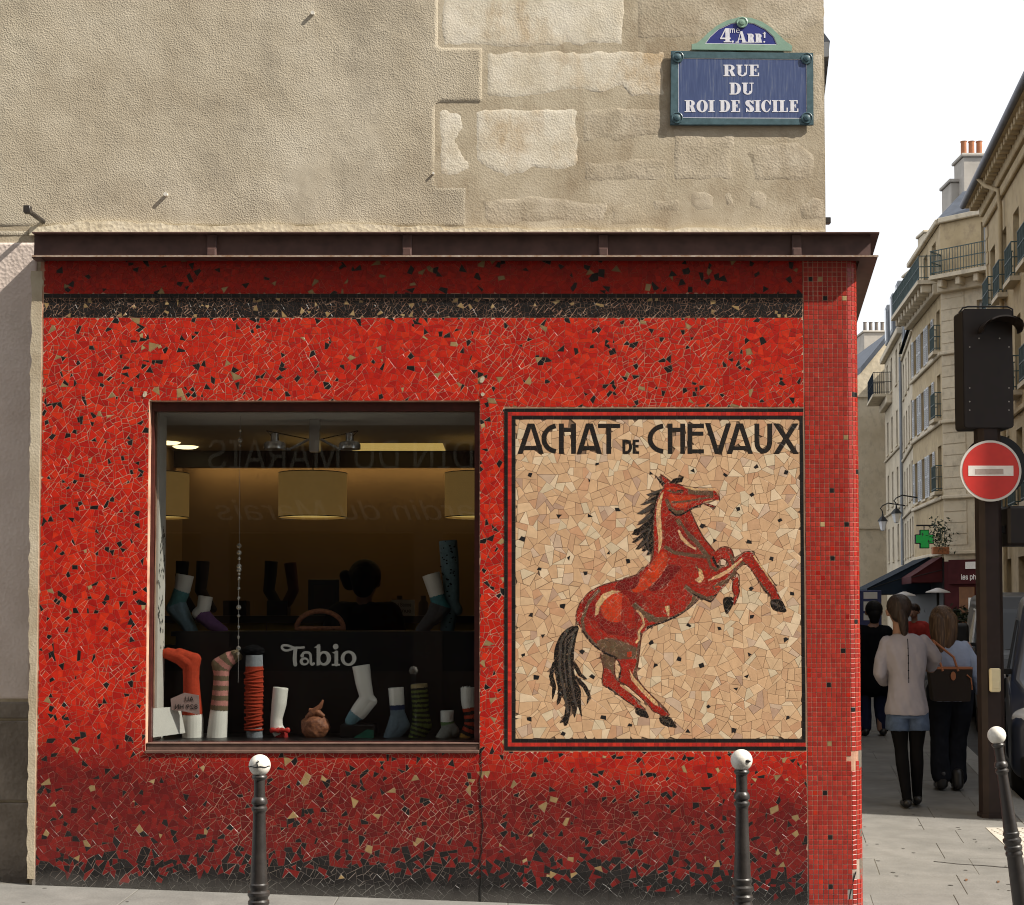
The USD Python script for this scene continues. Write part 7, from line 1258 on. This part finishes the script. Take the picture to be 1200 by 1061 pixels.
# planters
def plant(label, c_, r, n_, hgt, name='potted_plant'):
    t_ = thing(name, label, 'plant'); rr_ = np.random.default_rng(4 + n_); m = MB()
    for _ in range(n_):
        p = np.array(c_) + rr_.normal(0, 1, 3) * (r * .5, r * .5, hgt * .4); u_ = rr_.normal(size=3); u_ /= np.linalg.norm(u_); w_ = np.cross(u_, rr_.normal(size=3)); w_ /= np.linalg.norm(w_); s = rr_.uniform(.05, .10); m.add(np.array([p - u_ * s, p + w_ * s * .4, p + u_ * s, p - w_ * s * .4]), [(0, 1, 2), (0, 2, 3)])
    put(t_, 'leaves', m, 'leaf', kind='stuff'); return t_
d = 33; y = d - DIST; x = at(1126, 726, y)[0]; g0 = float(gz(x, y)); pt = plant('low green shrub in a dark trough by the cafe door', (x, y, 1.35), .5, 260, .25); put(pt, 'trough', MB().box((x - .5, y - .2, g0), (x + .5, y + .2, 1.15), .02), 'kiosk_blue')
pt = plant('straggling ivy on a balcony beside the green cross', tuple(at(1102, 628, 53.6 - DIST - 0.35)), .42, 300, .75, 'balcony_ivy'); q = at(1102, 645, 53.25 - DIST); put(pt, 'pot', MB().box((q[0] - .3, q[1] - .12, q[2] - .15), (q[0] + .3, q[1] + .12, q[2] + .12), .02), 'pot_clay')
# ---------------------------------------------------------------- people
def V(*a): return np.array(a, float)
def chain(M, *js): return [((M @ np.append(p, 1))[:3], r) for p, r in js]
def hand(M, wrist, dirv, side):
    """Palm and five curled fingers continuing the forearm; side: direction of the thumb."""
    d = V(*dirv) / np.linalg.norm(dirv); s = V(*side); s = s - d * (s @ d); s /= np.linalg.norm(s); n = np.cross(d, s); w = V(*wrist); out = [chain(M, (w, .024), (w + d * .045, .024), (w + d * .085 , .020)), chain(M, (w + d * .05 + s * .02, .020), (w + d * .08 - s * .022, .018))]
    for k, (o, L) in enumerate(((.030, .068), (.011, .078), (-.009, .072), (-.027, .055))): b = w + d * .085 + s * o; out.append(chain(M, (b - d * .02, .010), (b + d * L * .5 + n * .006, .009), (b + d * L * .9 + n * .025, .0075)))
    out.append(chain(M, (w + d * .03 + s * .02, .013), (w + d * .06 + s * .048, .011), (w + d * .085 + s * .056 + n * .008, .009))); return out
def person(label, M, J, wear, hair, hands=()):
    """J: skin chains; wear: (name, material, chains, smoothing step); hair: (material, chains)."""
    t_ = thing('person', label, 'person'); ch = [chain(M, *c) for c in J]
    for h in hands: ch += hand(M, *h)
    put(t_, 'body', limbs(ch, 0.014, 8), 'skin', smooth=True)
    for nm, mat, cs, st, *tk in wear:
        tr = [((np.column_stack([v, np.ones(len(v))]) @ np.asarray(M).T)[:, :3], f) for v, f in (oval(q) for q in (tk[0] if tk else []))]
        tm = limbs([chain(M, *c) for c in cs], st, 7, trunks=tr)
        if nm in ('blouse', 'shirt', 'trousers', 'shorts', 'coat'):
            n = meshkit.fbm(np.column_stack([tm.vertices[:, 0] * 15, tm.vertices[:, 1] * 15, tm.vertices[:, 2] * 6 + tm.vertices[:, 0] * 5]), 3, len(nm)) - 0.5; tm.vertices += tm.vertex_normals * (n * 0.026)[:, None]
        put(t_, nm, tm, mat, smooth=True)
    put(t_, 'hair', limbs([chain(M, *c) for c in hair[1]], 0.01, 5), hair[0], smooth=True); return t_
def head(c, r=.092): c = V(*c); return [[(c + (0, -.015, .02), r), (c + (0, .02, -.01), r * .9), (c + (0, .045, -.065), r * .60)], [(c + (0, .085, -.02), .016), (c + (0, .105, -.045), .014)], [(c + (-.085, .0, -.03), .018), (c + (-.09, .0, -.005), .018)], [(c + (.085, 0, -.03), .018), (c + (.09, 0, -.005), .018)], [(c + (0, -.02, -.05), .055), (c + (0, -.03, -.15), .052), (c + (0, -.025, -.23), .06)], [(c + (-.032, .082, .005), .013), (c + (-.030, .083, .005), .013)], [(c + (.032, .082, .005), .013), (c + (.030, .083, .005), .013)], [(c + (-.02, .078, -.085), .012), (c + (.02, .078, -.085), .012)]]
# first walker: grey blouse, denim shorts, black tights
d1 = 11.87; y1 = d1 - DIST; g1 = float(gz(3.2, y1)); M1 = rotz(-0.12, (1066 - 600) / FPX * d1, y1, g1)
hip = .86; sh = 1.365; hc = (-.085, .03, 1.605)
J1 = head(hc) + [[((-.07, .0, 1.40), .06), ((-.04, 0, 1.2), .11), ((-.03, 0, .95), .12)], [((-.19, .0, 1.35), .045), ((-.245, .0, 1.12), .040), ((-.20, .16, 1.03), .035), ((-.10, .26, 1.06), .027)], [((.10, .0, 1.36), .045), ((.205, .06, 1.235), .04), ((.20, .22, 1.12), .033), ((.17, .33, 1.12), .027)],
    [((-.108, 0, .86), .060), ((-.08, .03, .48), .040), ((-.045, -.03, .09), .028)], [((.048, 0, .86), .060), ((.045, .05, .48), .040), ((.055, .10, .10), .030)]]
wear1 = [('tights', 'tights_black', [[((-.108, 0, .78), .080), ((-.100, .01, .68), .077), ((-.08, .03, .48), .053), ((-.075, .0, .36), .054), ((-.05, -.025, .12), .040), ((-.045, -.03, .07), .038)], [((.048, 0, .78), .080), ((.05, .02, .68), .077), ((.045, .05, .48), .053), ((.048, .05, .36), .054), ((.052, .09, .13), .040), ((.055, .10, .08), .038)]], .016),
  ('shoe', 'shoe_black', [[((-.045, -.055, .045), .036), ((-.045, .02, .036), .036), ((-.05, .13, .028), .030), ((-.05, .17, .024), .022)]], .012), ('shoe', 'shoe_black', [[((.055, .075, .062), .036), ((.058, .14, .045), .036), ((.062, .25, .028), .030), ((.064, .29, .024), .022)]], .012),
  ('shorts', 'denim', [], .016, [[(-.03, 0, .73, .160, .126), (-.03, 0, .78, .148, .118), (-.03, 0, .83, .12, .10)], [(-.112, 0, .630, .092, .108), (-.108, 0, .70, .094, .115), (-.10, 0, .80, .09, .10)], [(.052, .01, .630, .092, .108), (.048, .01, .70, .094, .115), (.045, 0, .80, .09, .10)]]),
  ('blouse', 'blouse_grey', [[((-.185, .0, 1.345), .058), ((-.235, -.01, 1.20), .060), ((-.245, .0, 1.10), .062), ((-.20, .13, 1.03), .052)], [((.10, .0, 1.35), .058), ((.155, .03, 1.28), .060), ((.20, .06, 1.225), .060), ((.19, .18, 1.15), .050)]], .016,
     [[(-.035, 0, .755, .165, .132), (-.035, 0, .80, .172, .140), (-.035, 0, .90, .155, .130), (-.035, -.005, 1.05, .142, .120), (-.04, -.01, 1.20, .168, .122), (-.045, -.01, 1.32, .178, .102), (-.045, -.01, 1.385, .135, .080), (-.045, -.01, 1.415, .075, .065)]])]
hr1 = ('hair_dark', [[(V(*hc) + (0, -.02, .035), .103), (V(*hc) + (0, .01, .04), .098)], [(V(*hc) + (0, -.06, -.03), .075), (V(*hc) + (0.01, -.05, .03), .09)], [(V(*hc) + (.005, -.115, -.02), .036), (V(*hc) + (.015, -.12, -.08), .042), (V(*hc) + (.025, -.105, -.15), .036), (V(*hc) + (.03, -.09, -.215), .018)]])
w1 = person('woman with a dark ponytail in a grey blouse, denim shorts and black tights walking away', M1, J1, wear1, hr1, hands=[((-.10, .26, 1.06), (.8, .6, 0), (0, 0, 1)), ((.17, .33, 1.12), (-.3, .9, .1), (0, 0, 1))])
m = MB()
for z in (1.30, 1.24, 1.18, 1.12, 1.06): q = M1 @ V(-.04, -.150 if z < 1.25 else -.142, z, 1); s = trimesh.creation.icosphere(1, .006); m.tm(s.apply_translation(q[:3]))
m.add(*tube([(M1 @ V(-.04, np.interp(z, [1.02, 1.2, 1.32, 1.385], [-.152, -.153, -.138, -.112]), z, 1))[:3] for z in np.linspace(1.375, 1.02, 12)], 0.0035, 5)); put(w1, 'button_row', m, 'trouser_dark')
# second walker: pale blue shirt, dark trousers, shoulder bag
d2 = 12.9; y2 = d2 - DIST; g2 = float(gz(3.8, y2)); M2 = rotz(-0.10, (1110 - 600) / FPX * d2, y2, g2); hc = (-.045, .03, 1.50)
J2 = head(hc) + [[((-.03, 0, 1.30), .06), ((0, 0, 1.1), .11), ((.01, 0, .90), .12)], [((-.13, 0, 1.26), .045), ((-.19, .05, 1.04), .04), ((-.14, .22, 1.0), .03)], [((.155, 0, 1.27), .045), ((.235, -.02, 1.02), .04), ((.275, .06, .84), .028)], [((-.075, 0, .84), .10), ((-.07, .05, .46), .06), ((-.07, .0, .09), .04)], [((.10, 0, .84), .10), ((.09, .10, .47), .06), ((.065, .02, .10), .04)]]
wear2 = [('trousers', 'trouser_dark', [[((-.075, 0, .86), .118), ((-.08, .02, .66), .105), ((-.075, .05, .46), .080), ((-.085, .0, .24), .080), ((-.075, -.02, .13), .082)], [((.10, 0, .86), .118), ((.10, .05, .66), .105), ((.085, .08, .46), .080), ((.07, .03, .24), .080), ((.065, .0, .12), .082)], [((-.075, 0, .88), .12), ((.10, 0, .88), .12)]], .018),
  ('boot', 'shoe_black', [[((-.075, -.04, .15), .055), ((-.075, -.04, .06), .050), ((-.075, .03, .045), .044), ((-.08, .16, .035), .034)]], .012), ('boot', 'shoe_black', [[((.06, -.04, .15), .055), ((.06, -.05, .06), .050), ((.06, .02, .045), .044), ((.07, .15, .035), .034)]], .012),
  ('shirt', 'shirt_blue', [[((-.12, 0, 1.255), .056), ((-.18, .04, 1.05), .055), ((-.15, .18, 1.0), .045)], [((.145, 0, 1.26), .058), ((.20, -.02, 1.14), .056), ((.235, -.02, 1.02), .052), ((.268, .045, .87), .040)]], .016,
     [[(.01, 0, .79, .178, .14), (.01, 0, .85, .174, .142), (.01, 0, .98, .155, .128), (.01, -.01, 1.12, .178, .126), (.01, -.01, 1.235, .182, .105), (.005, -.01, 1.30, .125, .08), (.0, -.01, 1.33, .07, .065)]])]
hr2 = ('hair_brown', [[(V(*hc) + (0, -.02, .03), .108), (V(*hc) + (0, .01, .035), .10)], [(V(*hc) + (-.04, -.05, .0), .085), (V(*hc) + (-.045, -.07, -.10), .075), (V(*hc) + (-.04, -.085, -.20), .065), (V(*hc) + (-.02, -.10, -.285), .045)], [(V(*hc) + (.045, -.05, .0), .085), (V(*hc) + (.05, -.07, -.10), .072), (V(*hc) + (.03, -.085, -.20), .062), (V(*hc) + (.02, -.10, -.27), .045)], [(V(*hc) + (.07, .0, -.02), .05), (V(*hc) + (.09, -.02, -.13), .04), (V(*hc) + (.08, -.05, -.2), .03)]])
w2 = person('woman with long brown hair in a pale blue shirt and dark trousers walking away', M2, J2, wear2, hr2, hands=[((.275, .06, .84), (.1, .15, -1), (0, 1, 0)), ((-.14, .22, 1.0), (.6, .8, 0), (0, 0, 1))])
sb_ = thing('shoulder_bag', 'dark brown tote bag with tan straps and tag at the long-haired walker\'s back', 'handbag'); bag = Polygon([(-.185, .80), (.125, .80), (.155, 1.09), (-.215, 1.09)]).buffer(-.02).buffer(.02); bm = lambda v: (np.column_stack([v, np.ones(len(v))]) @ M2.T)[:, :3]
v, f = prism(bag, -.27, -.13, True); v = v.copy(); k_ = (1.1 - v[:, 2]) * .10; v[:, 1] += np.where(v[:, 1] < -.2, -k_, k_ * .3); put(sb_, 'bag', (bm(v), f), 'bag_brown'); put(sb_, 'trim', (bm(prism(sbox(-.213, 1.078, .153, 1.096), -.275, -.125, True)[0]), prism(sbox(-.213, 1.078, .153, 1.096), -.275, -.125, True)[1]), 'tan_leather')
for x_ in (-.10, .03): put(sb_, 'strap', (bm(tube([(x_, -.272, 1.06), (x_ - .03, -.24, 1.18), (-.15, -.13, 1.32), (-.17, -.02, 1.325), (-.15, .07, 1.28), (x_ - .02, -.10, 1.09)], .011, 8)[0]), tube([(0, 0, 0)] * 6, .011, 8)[1] if False else tube([(x_, -.272, 1.06), (x_ - .03, -.24, 1.18), (-.15, -.13, 1.32), (-.17, -.02, 1.325), (-.15, .07, 1.28), (x_ - .02, -.10, 1.09)], .011, 8)[1]), 'tan_leather', smooth=True)
g = affinity.scale(Point(-.015, 1.02).buffer(1), .022, .038); v, f = prism(g, -.292, -.286, True); put(sb_, 'luggage_tag', (bm(v), f), 'tan_leather'); v, f = tube([(.10, -.285, 1.03), (.135, -.285, 1.0), (.145, -.28, .90)], .006, 6); put(sb_, 'side_tie', (bm(v), f), 'tan_leather')
# third walker, in black, half hidden by the corner
d3_ = 17.6; y3 = d3_ - DIST; M3 = rotz(-.1, (1021 - 600) / FPX * d3_, y3, float(gz(4.2, y3))); hc = (.03, .03, 1.50)
J3 = head(hc) + [[((0, 0, 1.3), .06), ((0, 0, .9), .12)], [((-.19, 0, 1.27), .045), ((-.24, 0, 1.0), .04), ((-.22, .1, .80), .03)], [((.19, 0, 1.27), .045), ((.24, 0, 1.0), .04), ((.22, .1, .80), .03)], [((-.09, 0, .85), .09), ((-.09, .05, .46), .055), ((-.09, 0, .08), .04)], [((.09, 0, .85), .09), ((.09, .05, .46), .055), ((.09, 0, .08), .04)]]
wear3 = [('trousers', 'trouser_blue', [[((-.09, 0, .86), .115), ((-.095, .04, .46), .082), ((-.09, 0, .10), .075)], [((.09, 0, .86), .115), ((.10, .06, .46), .082), ((.12, .03, .10), .075)], [((-.09, 0, .88), .118), ((.09, 0, .88), .118)]], .02), ('shoe', 'shoe_black', [[((-.09, -.05, .05), .045), ((-.10, .16, .035), .034)]], .014), ('shoe', 'shoe_black', [[((.12, -.02, .05), .045), ((.13, .18, .035), .034)]], .014),
  ('coat', 'black_cloth', [[((-.17, 0, 1.26), .075), ((.17, 0, 1.26), .075)], [((-.12, 0, 1.2), .125), ((-.12, 0, .8), .14), ((-.13, 0, .62), .145)], [((.12, 0, 1.2), .125), ((.12, 0, .8), .14), ((.13, 0, .62), .145)], [((0, 0, 1.2), .13), ((0, 0, .62), .16)], [((-.185, 0, 1.25), .072), ((-.25, 0, 1.0), .062), ((-.22, .09, .83), .05)], [((.185, 0, 1.25), .072), ((.25, 0, 1.0), .062), ((.22, .09, .83), .05)]], .02)]
person('person in a long black top and dark blue trousers walking behind the shop corner', M3, J3, wear3, ('hair_black', [[(V(*hc) + (0, -.02, .03), .106), (V(*hc) + (0, .015, .035), .098)], [(V(*hc) + (0, -.06, -.03), .075), (V(*hc) + (0, -.05, -.10), .06)]]), hands=[((-.22, .1, .80), (0, .2, -1), (0, 1, 0)), ((.22, .1, .80), (0, .2, -1), (0, 1, 0))])
# far figure in red
d4 = 25.0; y4 = d4 - DIST; M4 = rotz(2.6, (1071 - 600) / FPX * d4, y4, float(gz(6, y4)) - .12); hc = (0, .03, 1.50); wr = [('trousers', 'trouser_dark', wear3[0][2], .024), ('shoe', 'shoe_black', wear3[1][2], .016), ('shoe', 'shoe_black', wear3[2][2], .016), ('shirt', 'red_cloth', [[((-.17, 0, 1.26), .07), ((.17, 0, 1.26), .07)], [((-.11, 0, 1.2), .12), ((-.10, 0, .85), .12)], [((.11, 0, 1.2), .12), ((.10, 0, .85), .12)], [((0, 0, 1.2), .12), ((0, 0, .85), .13)], [((-.185, 0, 1.25), .07), ((-.25, 0, 1.0), .06)], [((.185, 0, 1.25), .07), ((.25, 0, 1.0), .06)]], .024)]
person('person in a red top on the terrace between the two walkers\' heads', M4, head(hc) + J3[8:], wr, ('hair_dark', [[(V(*hc) + (0, -.02, .03), .106), (V(*hc) + (0, .01, .04), .097)]]), hands=[((-.22, .1, .80), (0, .2, -1), (0, 1, 0)), ((.22, .1, .80), (0, .2, -1), (0, 1, 0))])
# shop assistant with her back to the window
d5 = 9.7; y5 = d5 - DIST; M5 = rotz(-.1, (427 - 600) / FPX * d5, y5, -.2); hc = (0, .03, 1.90); up = lambda cs: [[((x, y, z + .42), r) for (x, y, z), r in c] for c in cs]
person('shop assistant in black with dark pinned-up hair behind the display', M5, head(hc) + up(J3[8:]), [('trousers', 'black_cloth', [[((-.09, 0, 1.28), .118), ((-.09, 0, .6), .09), ((-.09, 0, .06), .06)], [((.09, 0, 1.28), .118), ((.09, 0, .6), .09), ((.09, 0, .06), .06)]], .03), ('coat', 'black_cloth', up(wear3[3][2]), .024)], ('hair_black', [[(V(*hc) + (0, -.02, .03), .112), (V(*hc) + (0, .01, .04), .10)], [(V(*hc) + (0, -.07, -.05), .07), (V(*hc) + (0, -.06, .02), .09)], [(V(*hc) + (-.13, -.03, .03), .04), (V(*hc) + (-.10, -.03, -.02), .05)]]))

# ---------------------------------------------------------------- parked vans
def van(label, loc, rz, paint, trim):
    """A small van, nose towards -y, standing on z = 0; x is across."""
    t_ = thing('parked_van', label, 'van', 'vans parked along the kerb', loc=loc, rz=rz); W2, L = .90, 4.4
    S = lambda x, y, z, r: Manifold.sphere(r, 18).translate([float(x), float(y), float(z)])
    def hull(pts): return Manifold.batch_hull([S(sx * x, y, z, r) for x, y, z, r in pts for sx in (-1, 1)])
    low = hull([(.74, .22, .42, .14), (.74, .20, .72, .14), (.70, .40, .92, .10), (.80, 1.0, 1.02, .10), (.82, L - .2, .42, .10), (.82, L - .2, 1.05, .10), (.82, 1.0, .42, .10)])
    top = hull([(.80, .95, 1.02, .08), (.66, 1.75, 1.72, .10), (.68, 2.3, 1.78, .10), (.68, L - .25, 1.76, .10), (.80, L - .12, 1.05, .08)])
    def bx(x0, x1, y0, y1, z0, z1): return Manifold.cube([x1 - x0, y1 - y0, z1 - z0]).translate([x0, y0, z0])
    body = low + top
    for y in (.88, 3.55): body = body - Manifold.cylinder(2.4, .37, .37, 32, True).rotate([0, 90, 0]).translate([0, y, .33])
    put(t_, 'body', body, paint, smooth=35)
    # glass: slices of the cabin set a few millimetres proud
    shell = hull([(.806, .945, 1.02, .08), (.666, 1.744, 1.722, .10), (.686, 2.3, 1.782, .10), (.686, L - .25, 1.762, .10), (.806, L - .114, 1.05, .08)])
    ws_ = shell ^ Manifold.batch_hull([Manifold.cube([1.30, .01, .01], True).translate([0, .85, 1.10]), Manifold.cube([1.14, .01, .01], True).translate([0, 1.55, 1.66]), Manifold.cube([1.30, .01, .01], True).translate([0, 1.00, 1.10]), Manifold.cube([1.14, .01, .01], True).translate([0, 1.74, 1.64])]); put(t_, 'windscreen', ws_, 'dark_glass')
    for sx in (-1, 1):
        g = Polygon([(1.25, 1.12), (1.85, 1.60), (2.55, 1.62), (2.55, 1.12)]); v, f = prism(g, -2, 2, True); ex = Manifold(manifold3d.Mesh(np.column_stack([v[:, 1], v[:, 0], v[:, 2]]).astype(np.float32), f[:, ::-1].astype(np.uint32))) if False else None
        pts = lambda d: np.array([(sx * (W2 - .005 + d), 1.22, 1.12), (sx * (.80 + d), 1.80, 1.62), (sx * (.795 + d), 2.5, 1.64), (sx * (W2 - .005 + d), 2.55, 1.12)]); v = np.vstack([pts(-.03), pts(.004)]); fs = [(4, 5, 6), (4, 6, 7), (0, 4, 7), (0, 7, 3), (0, 1, 5), (0, 5, 4), (1, 2, 6), (1, 6, 5), (2, 3, 7), (2, 7, 6)]; put(t_, 'side_window', (v, np.array(fs)), 'dark_glass'); o = pts(.006); fr_ = MB()
        for a, e in ((0, 1), (1, 2), (3, 0)): fr_.add(*tube([o[a], o[e]], .014, 6))
        put(t_, 'window_trim', fr_, trim, smooth=40)
        e = trimesh.creation.icosphere(3, 1.0); e.apply_scale((.20, .14, .105)); e.vertices = e.vertices @ trimesh.transformations.rotation_matrix(sx * .5, (0, 0, 1))[:3, :3].T; hl = put(t_, 'headlight', (e.vertices + (sx * .68, .20, .80), e.faces), 'lamp_glass', smooth=True); e2 = trimesh.creation.icosphere(2, .06); put(hl, 'bulb', (e2.vertices + (sx * .66, .075, .80), e2.faces), 'chrome', smooth=True)
        put(t_, 'mirror_arm', MB().box((sx * .86, 1.12, 1.14), (sx * 1.0, 1.18, 1.19)), 'trim_black'); mm = trimesh.convex.convex_hull(np.vstack([trimesh.creation.icosphere(2, .05).vertices + (sx * x, 1.12, z) for x in (.99, 1.10) for z in (1.08, 1.40)])); put(t_, 'mirror', (mm.vertices, mm.faces), 'trim_black', smooth=30)
        for y in (.88, 3.55):
            v, f = lathe([(.20, -.10), (.31, -.09), (.33, -.06), (.33, .06), (.31, .09), (.20, .10)], 28); R_ = lambda q: np.column_stack([q[:, 2] + sx * .78, q[:, 0] + y, q[:, 1] + .33]); w_ = put(t_, 'wheel', (R_(v), f), 'tyre', smooth=40); v, f = lathe([(.001, .05), (.06, .06), (.10, .04), (.19, .07), (.21, .09), (.21, -.08), (.001, -.08)], 20); v[:, 2] *= sx; put(w_, 'rim', (R_(v), f), 'chrome', smooth=30)
    put(t_, 'bumper', MB().box((-.80, .035, .26), (.80, .30, .52), .05), 'trim_black'); gr = MB()
    for k in range(4): gr.box((-.42, .045, .60 + k * .045), (.42, .09, .622 + k * .045), .004)
    put(t_, 'grille', gr, trim); put(t_, 'number_plate', MB().box((-.26, .022, .36), (.26, .034, .47), .004), 'paper'); put(t_, 'bonnet_seam', MB().add(*tube([(-.66, .35, .99), (0, .30, 1.0), (.66, .35, .99)], .006, 6)), 'trim_black'); put(t_, 'wiper', MB().add(*tube([(-.5, .90, 1.10), (.1, 1.0, 1.17)], .008, 6)), 'trim_black'); return t_
rz = -0.33
def van_at(label, x, d, rz, paint, trim):     # x, d: where its front left corner, as seen, stands
    c, s = math.cos(rz), math.sin(rz); lx, ly = -.86, .10; van(label, (x - (c * lx - s * ly), d - DIST - (s * lx + c * ly), float(gz(3.0, d - DIST)) - 0.13), rz, paint, trim)
van_at('dark blue van parked facing us at the right edge behind the traffic pole', 4.26, 12.4, rz, 'van_blue', 'trim_black')
van_at('black van with bright window trim, half hidden behind the traffic pole', 5.98, 18.6, -0.26, 'van_black', 'trim_silver')
